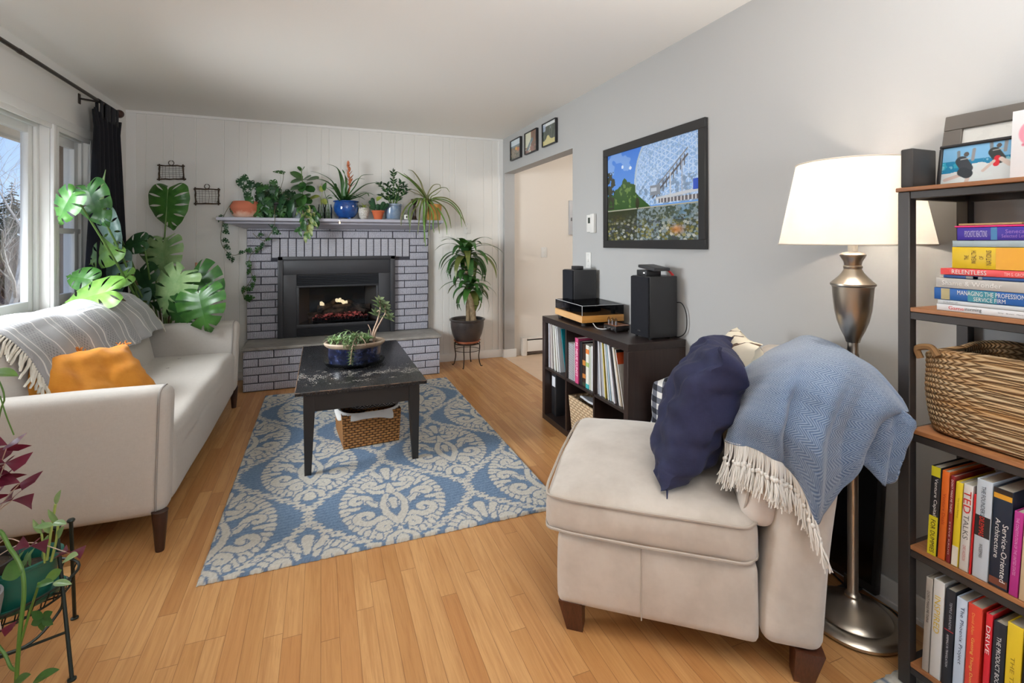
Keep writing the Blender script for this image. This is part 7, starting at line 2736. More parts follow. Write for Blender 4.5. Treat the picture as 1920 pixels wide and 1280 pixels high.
for (cx, cy, cz, n_, L0, up0) in ((DX - 0.005, DY_, 1.10, 34, 0.44, 1.25), (DX - 0.02, DY_ - 0.02, 0.92, 12, 0.24, 0.9), (DX + 0.03, DY_ - 0.03, 0.76, 26, 0.33, 1.0)):
    for i in range(n_):
        az = i * 2.399 + rp.uniform(-.3, .3)
        k = i / n_
        el = -0.3 + (up0 + 0.25) * k + rp.uniform(-.15, .15)
        L = L0 * rp.uniform(0.75, 1.08) * (1.0 if k < 0.8 else 0.75)
        # keep clear of the wall and the corner
        yy = cy + math.sin(az) * L * 0.8
        if yy > YB - 0.05:
            L *= max(0.35, (YB - 0.06 - cy) / max(0.05, yy - cy))
        if cx + math.cos(az) * L * 0.8 > XR - 0.05:
            L *= 0.78
        pts = arch((cx + 0.012 * math.cos(az), cy + 0.012 * math.sin(az), cz + 0.09 * k), az, el, L, 1.9 + 0.5 * rp.random() - 0.6 * k, 5)
        strap(rp.choice((m1, m1, m2_, m3_)) if k < .86 else m2_, pts, rp.uniform(0.095, 0.118), (0, 0, 1), 0.12, 0.66)
m1.build('foliage', LF['deep'], dr, world=True)
m2_.build('foliage', LF['mid'], dr, world=True)
m3_.build('foliage', LF['olive'], dr, world=True)

# ---- along the mantel
MZT = MTOP + 0.0006
YM = 4.985


def mpos(px, Y=YM):
    return onY(px, 400, Y).x


# low terracotta bowl
x = mpos(462, 4.97)
tb = thing('potted_vine', 'weathered terracotta bowl with a small swiss cheese vine at the end of the mantel', 'plant', (x, 4.97, MZT))
t = NT('chalky_terracotta')
v = t.coord()
sp = t.n('SeparateXYZ')
t.t.links.new(v, sp.inputs[0])
f = t.math('ADD', t.math('MULTIPLY', sp.outputs[2], 9.0), t.math('MULTIPLY', t.noise(v, 18, 4, .7), 0.9))
t.set(col=t.ramp(f, [(0.55, lin((214, 178, 158))), (0.8, lin((206, 152, 128))), (1.0, lin((184, 104, 76)))]), rough=0.85)
pot('bowl', tb, [(0, 0), (0.085, 0), (0.11, 0.02), (0.132, 0.07), (0.130, 0.105), (0.112, 0.140), (0.104, 0.145), (0.100, 0.140), (0.115, 0.10)], t.m, (x, 4.97, MZT), soil=(0.108, 0.118))
bp_ = Vector((x, 4.97, MZT + 0.12))
m = MB()
for (px, py, a, lp_) in ((449, 336, -70, 24), (455, 330, -40, 22), (470, 340, -90, 24), (462, 348, -120, 18), (480, 345, -60, 22)):
    p = onY(px, py, 4.95)
    split_leaf(m, p, scr(a, .3), -CF + UP * .5, lp_ * 0.0034, lp_ * 0.0029, 4, 0.14, False, .2, .1, .4, 3)
m.build('foliage', LF['dark'], tb, world=True)
m = MB()
for (px, py) in ((449, 336), (455, 330), (470, 340), (480, 345)):
    m.tube(catmull([onY(px, py, 4.95), onY(px, py, 4.95).lerp(bp_, .5) + Vector((0, 0, .02)), bp_], 5), 0.0022, 5)
m.build('stem', M_stem, tb, world=True)
M_vine = plain('vine_stem', (104, 100, 66), 0.7)


def vine(o, pts, cn, size, seed, holes=True, n=5):
    """A trailing stem (world points) with leaves on short stalks."""
    rg = random.Random(seed)
    c = catmull(pts, 6)
    MB().tube(c, 0.0023, 5).build('vine', M_vine, o, world=True)
    m = MB()
    step = max(1, len(c) // n)
    for i in range(2, len(c), step):
        p = c[i]
        a = rg.choice((-150, -30, 30, 150, -90)) + rg.uniform(-25, 25)
        q = p + scr(a, 0.2) * size * 0.5
        m.tube([p, q], 0.0014, 4)
        dd_ = scr(a - 40 * (1 if math.cos(R(a)) > 0 else -1), rg.uniform(0, .4))
        L = size * rg.uniform(0.8, 1.15)
        if holes:
            split_leaf(m, q, dd_, -CF + UP * rg.uniform(0, .6), L, L * 0.75, 4, 0.16, False, .2, .1, .36, 3)
        else:
            blade(m, q, dd_, -CF + UP * rg.uniform(.1, .7), L, L * 0.7, 'ovate')
    m.build('foliage', LF[cn], o, world=True)


vine(tb, [bp_ + Vector((-0.10, -0.06, 0.02)), onY(421, 402, 4.93), onY(416, 425, 4.95), onY(414, 450, 5.0), onY(420, 466, 5.02), onY(436, 478, 5.04), onY(450, 476, 5.04)], 'dark', 0.055, 4, True, 8)

# swiss cheese vine, the dark mass
x = mpos(505, 4.98)
sw = thing('swiss_cheese_plant', 'bushy dark swiss cheese vine in a black pot on the mantel, trailing down the brick', 'plant', (x, 4.98, MZT))
pot('pot', sw, [(0, 0), (0.065, 0), (0.085, 0.12), (0.092, 0.125), (0.092, 0.14), (0.082, 0.14), (0.078, 0.12)], plain('black_plastic_pot', (34, 33, 32), 0.5), (x + 0.05, 4.98, MZT), soil=(0.078, 0.12))
ct = Vector((x + 0.05, 4.98, MZT + 0.13))
m, ms, mm = MB(), MB(), MB()
for i in range(64):
    px = rp.gauss(503, 21)
    py = rp.uniform(338, 404)
    px = min(max(px, 462), 546)
    if py > 372 and px < 492:
        px += 16
    if py < 356 and (px < 474 or px > 520):
        py += 18
    Y_ = rp.uniform(4.86, 5.06)
    p = onY(px, py, Y_)
    a = rp.uniform(-150, -30)
    L = rp.uniform(0.075, 0.115)
    tgt = mm if rp.random() < .3 else m
    split_leaf(tgt, p, scr(a, rp.uniform(.1, .6)), -CF * 0.8 + UP * rp.uniform(.2, .9) + CR * rp.uniform(-.5, .5), L, L * 0.78, 4, 0.15, False, .3, .1, .38, 3)
    if i % 3 == 0:
        ms.tube(catmull([p, p.lerp(ct, .5) + Vector((0, 0, .03)), ct], 4), 0.002, 4)
p = onY(531, 323, 4.97)
split_leaf(mm, p, scr(165, .3), -CF * .6 + UP * .8, 0.085, 0.06, 4, 0.15, False, .2, .1, .38, 3)
ms.tube(catmull([p, onY(530, 340, 4.97), ct], 5), 0.0022, 5)
m.build('foliage', LF['dark'], sw, world=True)
mm.build('foliage', LF['deep'], sw, world=True)
ms.build('stem', M_vine, sw, world=True)
vine(sw, [ct + Vector((0, -0.10, -0.02)), onY(515, 415, 4.83), onY(512, 430, 4.85), onY(497, 450, 5.0), onY(484, 446, 5.03), onY(474, 437, 5.04)], 'dark', 0.06, 6, True, 5)
vine(sw, [onY(497, 450, 5.0), onY(490, 462, 5.03), onY(470, 478, 5.03), onY(468, 500, 5.03), onY(472, 520, 5.03), onY(464, 535, 5.03), onY(456, 548, 5.02), onY(458, 562, 5.0)], 'deep', 0.062, 7, True, 10)

# upright round-leaved plant and the variegated trailer beside it
x = mpos(561, 4.985)
pe = thing('peperomia_plant', 'upright plant with round glossy leaves in a pale pot on the mantel', 'plant', (x, 4.985, MZT))
pot('pot', pe, [(0, 0), (0.04, 0), (0.055, 0.09), (0.058, 0.10), (0.052, 0.10), (0.05, 0.09)], plain('pale_blue_pot', (186, 198, 206), 0.4), (x - 0.02, 4.985, MZT), soil=(0.05, 0.09))
c0 = Vector((x - 0.02, 4.985, MZT + 0.09))
stem = catmull([c0, onY(566, 372, 4.98), onY(567, 345, 4.98), onY(565, 318, 4.98)], 6)
MB().tube(stem, 0.004, 6).build('stem', M_stem, pe, world=True)
m, mm = MB(), MB()
for (px, py, a, lp_, b_) in ((557, 328, 140, 24, 1), (556, 338, 190, 22, 1), (574, 333, 30, 20, 0), (586, 334, 10, 24, 0), (558, 350, 190, 26, 0), (576, 345, 20, 22, 0), (580, 353, -25, 22, 0), (566, 350, -100, 20, 0), (556, 368, 200, 22, 0),
                             (570, 368, 20, 26, 0), (576, 375, -30, 20, 0), (565, 375, -90, 24, 1), (552, 385, 160, 18, 0), (580, 388, 0, 20, 0), (562, 316, 120, 10, 1), (568, 317, 60, 12, 1), (562, 392, -100, 22, 1)):
    p = onY(px, py, 4.97 + rp.uniform(-.03, .03))
    s_ = min(stem, key=lambda q: (q - p).length)
    L = lp_ * 0.0052
    dd_ = scr(a, .35)
    q = p - dd_ * L * 0.5
    blade(mm if b_ else m, q, dd_, -CF * .5 + UP * .8, L, L * .82, 'round', .1, .15)
    m.tube([q, s_], 0.0018, 4)
m.build('foliage', LF['deep'], pe, world=True)
mm.build('foliage', LF['mid'], pe, world=True)
m = MB()
p = onY(541, 378, 4.90)
split_leaf(m, p, scr(-95, .2), -CF + UP * .2 + CR * -.3, 0.15, 0.13, 3, 0.02, False)
m.tube([p, c0], 0.003, 5)
m.build('leaf', LF['dark'], pe, world=True)
x = mpos(576, 4.93)
tr = thing('variegated_trailer', 'cream and green variegated trailing plant spilling over the mantel edge', 'plant', (x, 4.93, MZT))
pot('pot', tr, [(0, 0), (0.035, 0), (0.045, 0.07), (0.048, 0.075), (0.043, 0.075), (0.04, 0.065)], plain('cream_pot', (214, 206, 186), 0.5), (x, 4.93, MZT), soil=(0.041, 0.066))
c0 = Vector((x, 4.93, MZT + 0.07))
m, mm = MB(), MB()
for i in range(62):
    px, py = rp.gauss(577, 10), rp.uniform(384, 414)
    p = onY(px, py, rp.uniform(4.83, 4.92))
    blade(m if rp.random() < .55 else mm, p, scr(rp.uniform(-170, -10), rp.uniform(.1, .7)), -CF * .6 + UP, rp.uniform(.045, .075), rp.uniform(.022, .032), 'ovate', .15, .35, 6, 2)
for (pts, cn) in ([[(572, 405), (566, 416), (563, 424), (562, 430)], mm], [[(582, 405), (584, 418), (582, 428), (578, 434), (572, 440)], m], [[(590, 402), (597, 412), (599, 416)], mm]):
    w_ = [c0] + [onY(px, py, 4.82) for px, py in pts]
    c = catmull(w_, 5)
    cn.tube(c, 0.002, 4)
    for k in range(6, len(c), 2):
        blade(cn, c[k], scr(rp.uniform(-160, -20), .3), -CF + UP * .4, rp.uniform(.055, .085), .036, 'ovate', .15, .3, 6, 2)
m.build('foliage', LF['varg'], tr, world=True)
mm.build('foliage', LF['deep'], tr, world=True)

# two glass jars with cuttings
M_jar = glass_mat('jar_glass', (0.93, 0.96, 0.95), 0.22, 0.03)
for k, (pa_, pb_, Y_, lab) in enumerate(((596, 609, 4.99, 'glass jar of water holding a yellow-green leaf cutting on the mantel'), (608, 623, 4.96, 'wider glass jar of water beside the blue glazed pot on the mantel'))):
    x0_, x1_ = onY(pa_, 400, Y_).x, onY(pb_, 400, Y_).x
    xc, r_ = (x0_ + x1_) / 2, (x1_ - x0_) / 2
    j = thing('glass_jar', lab, 'jar', (xc, Y_, MZT))
    MB().lathe([(0, 0), (r_ * .96, 0), (r_, 0.005), (r_, 0.105), (r_ * .82, 0.118), (r_ * .82, 0.135), (r_ * .86, 0.137), (r_ * .76, 0.136), (r_ * .76, 0.118), (r_ * .93, 0.104), (r_ * .93, 0.008), (0, 0.006)], 32).build('glass', M_jar, j)
    MB().lathe([(r_ * .9, 0.01), (r_ * .9, 0.06), (0, 0.06)], 24).build('water', glass_mat('jar_water', (0.82, 0.88, 0.82), 0.05), j)
    m = MB()
    for q in range(6):
        m.tube(catmull([(rp.uniform(-.4, .4) * r_, rp.uniform(-.4, .4) * r_, .008), (rp.uniform(-.6, .6) * r_, rp.uniform(-.6, .6) * r_, .04), (0, 0, .10), (0, 0, .135)], 4), .0016, 4)
    m.build('root', M_stem, j)
    m = MB()
    for (px, py, a, lp_) in (((600, 368, 190, 22), (606, 372, -60, 14), (604, 360, 100, 12)) if k == 0 else ((608, 358, 80, 16), (614, 372, 10, 10))):
        p = onY(px, py, Y_)
        blade(m, p, scr(a, .3), -CF * .5 + UP * .8, lp_ * .0052, lp_ * .0036, 'ovate', .2, .2)
        m.tube([p, Vector((xc, Y_, MZT + .13))], .002, 4)
    m.build('foliage', LF['yell'] if k == 0 else LF['mid'], j, world=True)

# bromeliad in the blue glazed pot
x = mpos(649, 4.975)
br_ = thing('bromeliad', 'bromeliad with an orange flower spike in a cobalt blue glazed pot on the mantel', 'plant', (x, 4.975, MZT))
t = NT('cobalt_glaze')
f = t.noise(t.coord(), 9, 5, .7)
t.set(col=t.ramp(f, [(.35, lin((20, 50, 112))), (.6, lin((30, 84, 156))), (.8, lin((70, 120, 176)))]), rough=0.12, coat=0.6)
pot('pot', br_, [(0, 0.012), (0.06, 0.012), (0.085, 0.03), (0.110, 0.075), (0.115, 0.115), (0.108, 0.150), (0.106, 0.158), (0.118, 0.164), (0.120, 0.172), (0.112, 0.176), (0.102, 0.168), (0.100, 0.15)], t.m, (x, 4.975, MZT), soil=(0.102, 0.15))
m = MB()
for k in range(3):
    a = k * 2.1 + 1
    m.lathe([(0, 0), (.016, 0), (.014, .016), (0, .016)], 10, (x + .055 * math.cos(a), 4.975 + .055 * math.sin(a), MZT))
m.build('foot', t.m, br_, world=True)
c0 = Vector((x, 4.975, MZT + .16))
m, mm = MB(), MB()
for (pts, W) in ([[(640, 372), (622, 340), (600, 326), (582, 321)], .034], [[(640, 374), (624, 350), (606, 338), (585, 335)], .040], [[(636, 376), (622, 360), (610, 352), (597, 351)], .034], [[(645, 372), (642, 342), (632, 316), (613, 307)], .052],
                 [[(650, 372), (666, 350), (678, 330), (700, 327)], .036], [[(652, 374), (672, 356), (690, 345), (715, 342)], .042], [[(652, 376), (676, 364), (688, 362), (692, 368)], .03], [[(640, 378), (626, 368), (618, 366), (611, 372)], .026],
                 [[(648, 370), (650, 345), (645, 325), (642, 318)], .034], [[(654, 376), (676, 368), (690, 362), (702, 366)], .03], [[(648, 372), (660, 345), (672, 335), (684, 336)], .03], [[(642, 374), (632, 352), (628, 344), (624, 346)], .03]):
    k = rp.uniform(-.05, .03)
    w_ = [c0 + Vector((rp.uniform(-.02, .02), rp.uniform(-.02, .02), 0))] + [onY(px, py, 4.96 + k * (i + 1) * .7) for i, (px, py) in enumerate(pts)]
    strap(m, w_, W, -CF * .5 + UP, .3, .5)
for i in range(14):
    az = i * 2.4
    L = rp.uniform(.16, .27)
    if math.sin(az) > 0:
        L *= .5
    strap(m, arch(c0, az, rp.uniform(.5, 1.2), L, rp.uniform(1.0, 2.0)), .034, (0, 0, 1), .3, .5)
m.build('foliage', LF['deep'], br_, world=True)
sp0, sp1 = onY(656, 352, 4.95), onY(653, 309, 4.95)
mm.tube([c0, sp0, sp1], [.007, .006, .002], 7)
for i in range(16):
    f = i / 15
    p = sp0.lerp(sp1, f)
    az = i * 2.4
    blade(mm, p, Vector((math.cos(az) * (.95 - .6 * f), math.sin(az) * (.95 - .6 * f), .8)), Vector((-math.cos(az), -math.sin(az), .8)), .085 * (1 - f * .5), .026, 'ovate', .3, -.05, 5, 1)
mm.build('flower_spike', LF['orng'], br_, world=True)

# speckled white pot with a baby spider plant
x = mpos(682, 4.94)
ws = thing('small_spider_plant', 'little spider plant in a speckled white pot between the blue pot and the terracotta pot', 'plant', (x, 4.94, MZT))
pot('pot', ws, [(0, 0), (.026, 0), (.04, .02), (.052, .075), (.050, .11), (.046, .112), (.046, .09)], plain('speckled_white', (206, 202, 194), .6, var=(90, (160, 154, 146), 2)), (x, 4.94, MZT), soil=(.047, .095))
c0 = Vector((x, 4.94, MZT + .10))
m = MB()
for i in range(26):
    strap(m, arch(c0, i * 2.4, rp.uniform(.5, 1.3), rp.uniform(.07, .14), rp.uniform(1.6, 3.2)), .010, (0, 0, 1), .25, .5)
m.build('foliage', LF['yell'], ws, world=True)

# terracotta pot with a succulent
x = mpos(709, 4.93)
ts = thing('potted_succulent', 'small terracotta pot with a dark succulent and one bright leaf on the mantel', 'plant', (x, 4.93, MZT))
pot('pot', ts, [(0, 0), (.036, 0), (.056, .07), (.062, .078), (.060, .086), (.054, .088), (.05, .07)], plain('orange_terracotta', (196, 98, 58), .75), (x, 4.93, MZT), soil=(.052, .075))
m, mm = MB(), MB()
for (px, py, a, lp_, w_) in ((702, 386, 100, 20, 10), (700, 384, 120, 14, 9), (714, 388, 60, 16, 12), (718, 388, 40, 16, 10), (709, 390, 90, 12, 12), (704, 388, 160, 12, 8)):
    p = onY(px, py + 4, 4.91)
    dd_ = scr(a, .2)
    L = lp_ * .0051
    m.tube(catmull([p, p + dd_ * L * .4, p + dd_ * L * .8, p + dd_ * L], 3), [w_ * .0017] * 3 + [w_ * .002] * 4 + [w_ * .0018, w_ * .0012, w_ * .0004], 7)
m.build('succulent_leaf', LF['dark'], ts, world=True)
p = onY(706, 374, 4.91)
blade(mm, p, scr(25, .2), -CF * .8 + UP * .5, .06, .05, 'heart', .12, .1)
mm.tube([p, Vector((x, 4.92, MZT + .08))], .002, 5)
mm.build('leaf', LF['yell'], ts, world=True)

# zamioculcas in the slate blue pot
x = mpos(736.5, 4.98)
zz_ = thing('zanzibar_plant', 'upright dark plant with paired leaflets in a slate blue ceramic pot on the mantel', 'plant', (x, 4.98, MZT))
pot('pot', zz_, [(0, .006), (.068, .006), (.072, .012), (.080, .08), (.084, .135), (.090, .14), (.090, .157), (.083, .16), (.077, .156), (.075, .13)], plain('slate_blue_glaze', (96, 122, 152), .22, var=(14, (140, 156, 172)), coat=.4), (x, 4.98, MZT), soil=(.077, .13))
MB().lathe([(0, 0), (.075, 0), (.082, .008), (.076, .012), (0, .008)], 36, (x, 4.98, MZT)).build('saucer', plain('slate_saucer', (150, 160, 170), .3), zz_, world=True)
c0 = Vector((x, 4.98, MZT + .14))
m, ms = MB(), MB()
for (pts, nl) in (([(737, 372), (738, 345), (738, 318)], 12), ([(730, 372), (722, 355), (709, 343)], 9), ([(744, 372), (750, 355), (760, 348)], 9), ([(741, 372), (746, 352), (753, 342)], 8), ([(733, 372), (730, 352), (726, 346)], 8), ([(728, 374), (720, 368), (716, 366)], 5), ([(746, 375), (756, 364), (764, 356)], 7)):
    yy = 4.96 + rp.uniform(-.05, .03)
    c = catmull([c0 + Vector((rp.uniform(-.03, .03), rp.uniform(-.02, .02), 0))] + [onY(px, py, yy) for px, py in pts], 6)
    ms.tube(c, [.006 - .004 * i / len(c) for i in range(len(c))], 6)
    for k in range(nl):
        f = .3 + .7 * k / (nl - 1)
        i = min(int(f * (len(c) - 1)), len(c) - 2)
        t_ = (c[i + 1] - c[i]).normalized()
        for sg in (-1, 1):
            dd_ = (t_ * .8 + (CR * math.cos(k) + CF * math.sin(k)) * sg * .8).normalized()
            blade(m, c[i], dd_, UP * .6 - CF * .6, .055, .024, 'ovate', .2, .15, 5, 1)
m.build('foliage', LF['dark'], zz_, world=True)
ms.build('stem', M_stem, zz_, world=True)

# bottle and turned wooden mill
x = mpos(762, 4.93)
bo = thing('glass_bottle', 'little clear bottle with a white label near the end of the mantel', 'bottle', (x, 4.93, MZT))
MB().lathe([(0, 0), (.020, 0), (.022, .004), (.022, .055), (.014, .072), (.0085, .08), (.0085, .095), (.010, .096), (.0075, .097), (0, .097)], 24).build('glass', M_jar, bo)
MB().lathe([(.0225, .008), (.0225, .052)], 24).build('label', plain('paper_label', (226, 224, 216), .7), bo)
MB().box(-0.009, 0.006, -.0236, -.0226, .020, .040).build('label_print', plain('label_ink', (70, 72, 70), .7), bo, smooth=False)
x = mpos(777, 4.97)
o = MB().lathe([(0, 0), (.030, 0), (.032, .008), (.022, .02), (.014, .05), (.018, .09), (.015, .13), (.012, .155), (.020, .165), (.034, .205), (.036, .212), (.030, .212), (.02, .19), (0, .18)], 28, (x, 4.97, MZT)).build('candle_holder', wood('dark_turned_wood', (52, 38, 28), (34, 24, 18), 'Z', 4, .35))
tag(o, 'dark turned wooden candle holder with a flared cup behind the spider plant', 'candle holder')

# the big spider plant in the ochre pot
x = mpos(813, 4.985)
sg_ = thing('spider_plant', 'long-leaved spider plant arching from an ochre pot at the end of the mantel', 'plant', (x, 4.985, MZT))
pot('pot', sg_, [(0, 0), (.062, 0), (.066, .006), (.083, .15), (.086, .155), (.086, .165), (.078, .166), (.074, .15)], plain('ochre_pot', (190, 134, 66), .5, var=(8, (206, 156, 84))), (x, 4.985, MZT), soil=(.075, .15))
c0 = Vector((x - .02, 4.985, MZT + .155))
m, mm, m3 = MB(), MB(), MB()
for (pts, W, tg) in (([(795, 365), (772, 340), (745, 322)], .042, mm), ([(797, 366), (780, 345), (757, 325)], .03, m), ([(796, 362), (788, 340), (775, 322), (765, 318)], .022, m3), ([(802, 366), (812, 348), (824, 346), (826, 354)], .018, m3), ([(804, 368), (822, 354), (836, 352), (843, 360)], .018, m),
                     ([(808, 370), (818, 364), (828, 355)], .018, m), ([(812, 372), (838, 372), (860, 390), (872, 418)], .024, m), ([(812, 373), (842, 378), (862, 400), (866, 426)], .022, mm), ([(812, 376), (832, 388), (842, 408), (846, 428)], .022, m), ([(808, 378), (824, 395), (836, 420), (838, 440)], .022, mm),
                     ([(806, 378), (818, 395), (822, 420), (824, 438)], .02, m), ([(800, 372), (800, 395), (797, 420), (795, 455)], .030, m), ([(796, 372), (795, 395), (795, 420), (798, 462)], .032, mm), ([(790, 372), (783, 385), (772, 402), (768, 436)], .026, m), ([(788, 372), (776, 380), (766, 395), (768, 425)], .022, mm),
                     ([(785, 372), (770, 380), (757, 396), (752, 424)], .024, m), ([(783, 374), (765, 384), (753, 402), (751, 422)], .018, m3), ([(800, 374), (806, 392), (806, 415), (803, 445)], .022, m), ([(793, 368), (782, 358), (768, 355), (758, 362)], .016, m3), ([(792, 368), (778, 362), (762, 354), (756, 352)], .014, m3),
                     ([(800, 378), (812, 400), (812, 425), (814, 436)], .018, mm), ([(795, 374), (788, 392), (786, 412), (783, 440)], .022, m), ([(815, 374), (845, 384), (866, 408), (874, 425)], .018, m3)):
    yy = 4.96
    n_ = len(pts)
    w_ = [c0 + Vector((rp.uniform(-.025, .025), rp.uniform(-.025, .025), 0))]
    for i, (px, py) in enumerate(pts):
        yk_ = 4.95 if py < 372 else 4.93 - (.11 if py > 395 and px < 840 else .05) * min(1, (i + 1) / n_ * 1.4)
        w_.append(onY(px, py, yk_ + rp.uniform(-.01, .01)))
    strap(tg, w_, W, -CF * .7 + UP * .7, .25, .45)
m.build('foliage', LF['olive'], sg_, world=True)
mm.build('foliage', LF['lite'], sg_, world=True)
m3.build('foliage', LF['tan'], sg_, world=True)

# a stray fairy light hanging over the mantel edge
fl_ = thing('fairy_light', 'single lit fairy light hanging over the mantel edge below the blue pot', 'light', tuple(onY(637, 420, 4.835)))
p = onY(637, 408, 4.84)
MB().tube(catmull([Vector((p.x + .03, 4.86, MZT + .003)), Vector((p.x + .005, 4.842, MZT + .004)), onY(636, 412, 4.838), onY(637, 415, 4.836)], 4), .0012, 5).build('wire', M_silver, fl_, world=True)
t = NT('fairy_glow')
t.set(col=lin((255, 236, 200)), emc=lin((255, 220, 170)), ems=2.5)
q = onY(637, 417.5, 4.836)
MB().soft(.006, .006, .009, .005, 3, m=Matrix.Translation(q)).build('bulb', t.m, fl_, world=True)

# ---- the succulent bowl on the coffee table
bx_, by_ = 0.205, 3.40
bw = thing('succulent_bowl', 'oval dark blue glazed bowl of trailing succulents on the coffee table', 'plant', (bx_, by_, TZ))
sau = MB().lathe([(0, 0.0008), (.165, 0.0008), (.180, .010), (.196, .034), (.192, .035), (.176, .012), (.16, .004), (0, .004)], 52, (bx_, by_, TZ), 1.0, .72)
sau.build('saucer', glass_mat('clear_plastic_saucer', (.80, .83, .85), .25, .08), bw, world=True)
t = NT('midnight_glaze')
f = t.noise(t.coord(), 26, 5, .75)
t.set(col=t.ramp(f, [(.42, lin((14, 18, 34))), (.58, lin((26, 34, 66))), (.75, lin((104, 116, 150)))]), rough=.15, coat=.5)
rimm = plain('bare_stoneware_rim', (150, 128, 108), .5, var=(12, (184, 166, 146)))
pot('bowl', bw, [(0, .006), (.150, .006), (.160, .014), (.164, .05), (.168, .11), (.168, .128)], t.m, (bx_, by_, TZ), 1, .72, 52)
pot('rim', bw, [(.166, .122), (.176, .128), (.190, .140), (.194, .150), (.189, .157), (.178, .157), (.168, .148), (.160, .130)], rimm, (bx_, by_, TZ), 1, .72, 52, soil=(.164, .132))
m, mm, ms = MB(), MB(), MB()
zr = TZ + .135
for i in range(120):
    a = rp.uniform(0, 2 * PI)
    r_ = math.sqrt(rp.random()) * .135
    px_, py_ = bx_ + r_ * math.cos(a) - .035, by_ + r_ * math.sin(a) * .62
    if px_ > bx_ + .12 or px_ < bx_ - .165:
        continue
    az = rp.uniform(0, 2 * PI)
    strap(m if rp.random() < .55 else mm, arch((px_, py_, zr + rp.uniform(0, .035)), az, rp.uniform(.4, 1.5), rp.uniform(.05, .10), rp.uniform(1.2, 3.2), 3), .012, (0, 0, 1), .5, .4, 3)
for i in range(7):      # rosettes
    px_, py_ = bx_ + rp.uniform(-.12, .08), by_ + rp.uniform(-.07, .05)
    for k in range(14):
        az = k * 2.4
        blade(mm, Vector((px_, py_, zr + .035)), Vector((math.cos(az), math.sin(az), .25 + .04 * k)), Vector((-math.cos(az) * .4, -math.sin(az) * .4, 1)), .055 - .001 * k, .014, 'ovate', .4, .1, 4, 1)


def rosette(mb, c, ax, n_, L, W, up=.3):
    ax = Vector(ax).normalized()
    e1 = ax.orthogonal().normalized()
    e2 = ax.cross(e1)
    for k in range(n_):
        az = k * 2.4
        dr_ = (e1 * math.cos(az) + e2 * math.sin(az)) * 1.0 + ax * (up + .7 * k / n_)
        blade(mb, c - ax * (.03 * (1 - k / n_)), dr_, ax - (e1 * math.cos(az) + e2 * math.sin(az)) * .5, L * (1 - .35 * k / n_), W, 'ovate', .3, .12, 5, 1)


m4 = MB()
d0 = dep(bx_, by_)
for (pts, heads) in (([(700, 622), (708, 600), (713, 580)], ((714, 570), (706, 585), (712, 562))), ([(704, 622), (714, 602), (722, 588)], ((724, 580), (730, 592), (722, 570)))):
    c = catmull([Vector((bx_ + .12, by_ + .0, zr))] + [P(px, py, d0 + .03) for px, py in pts], 5)
    ms.tube(c, [.007 - .003 * i / len(c) for i in range(len(c))], 7)
    for (px, py) in heads:
        h_ = P(px, py, d0 + .03)
        ms.tube([c[-1], h_], .004, 6)
        rosette(m4, h_, scr(60, .3), 14, .055, .022)
c = catmull([Vector((bx_ + .0, by_ - .10, zr + .01)), P(668, 632, d0 - .13), P(662, 645, d0 - .155), P(658, 668, d0 - .17), P(657, 683, d0 - .175)], 5)
ms.tube(c, .004, 6)
for i in range(4, len(c), 2):
    f = i / len(c)
    rosette(m4, c[i], scr(-90, .6), 9, .052 - .022 * f, .020 - .006 * f, .2)
rosette(m4, P(645, 648, d0 - .15), scr(-140, .5), 9, .045, .016, .3)
for (pts) in ([(676, 630), (684, 640), (685, 648)], [(672, 630), (664, 640), (660, 646)], [(690, 608), (694, 616), (697, 628)]):
    ms.tube(catmull([P(px, py, d0 - .13) for px, py in pts], 4), .0025, 5)
m.build('foliage', LF['grey'], bw, world=True)
mm.build('foliage', LF['pale'], bw, world=True)
m4.build('rosette_foliage', LF['grey'], bw, world=True)
ms.build('stem', plain('succulent_stem', (164, 140, 120), .7), bw, world=True)

# ---- the wire plant rack at the near end of the sofa
M_wire = plain('dark_green_wire', (40, 48, 44), .4, .5)
rk = thing('wire_plant_rack', 'low dark green wire plant rack standing at the near end of the sofa', 'plant rack', (-1.06, 1.83, 0))
us = Vector((-.94, -.33, 0)).normalized()
vs_ = Vector((-us.y, us.x, 0))
E0 = Vector((-.73, 1.945, 0))
TC = E0 + us * .36
ZR = .205


def rkp(a, b, z):
    return TC + us * a + vs_ * b + Vector((0, 0, z))


m = MB()
n = 48
for (z, A, B, r_) in ((ZR, .355, .165, .0035), (ZR + .045, .375, .18, .004)):
    m.tube([rkp(A * math.cos(2 * PI * i / n), B * math.sin(2 * PI * i / n), z) for i in range(n + 1)], r_, 6, cap=False)
for i in range(-13, 14):
    a = i * .027
    b = .165 * math.sqrt(max(0, 1 - (a / .355) ** 2))
    if b > .02:
        m.tube([rkp(a, -b, ZR), rkp(a * .98, b, ZR)], .0018, 5)
        m.tube([rkp(a, -b, ZR), rkp(a * 1.05, -b * 1.09, ZR + .045)], .0018, 5)
        m.tube([rkp(a, b, ZR), rkp(a * 1.05, b * 1.09, ZR + .045)], .0018, 5)
for b in (-.10, -.05, 0, .05, .10):
    a = .355 * math.sqrt(1 - (b / .165) ** 2)
    m.tube([rkp(-a, b, ZR - .003), rkp(a, b, ZR - .003)], .0024, 5)
m.build('wire_tray', M_wire, rk, world=True)
tops = [P(106, 989, 1.51), P(133, 976, 1.55)]
feet = [Vector((-.678, 1.80, .004)), Vector((-.78, 2.09, .004))]
for tp, ft_ in zip(tops, feet):
    m = MB().tube([ft_, tp], .0055, 8)
    m.lathe([(0, 0), (.011, 0), (.011, .004), (.006, .007), (0, .007)], 12, (ft_.x, ft_.y, .0005))
    m.lathe([(0, -.004), (.009, -.003), (.011, .002), (.008, .006), (0, .007)], 12, tuple(tp))
    m.build('leg', M_wire, rk, world=True)
far = [f + us * .70 for f in feet]
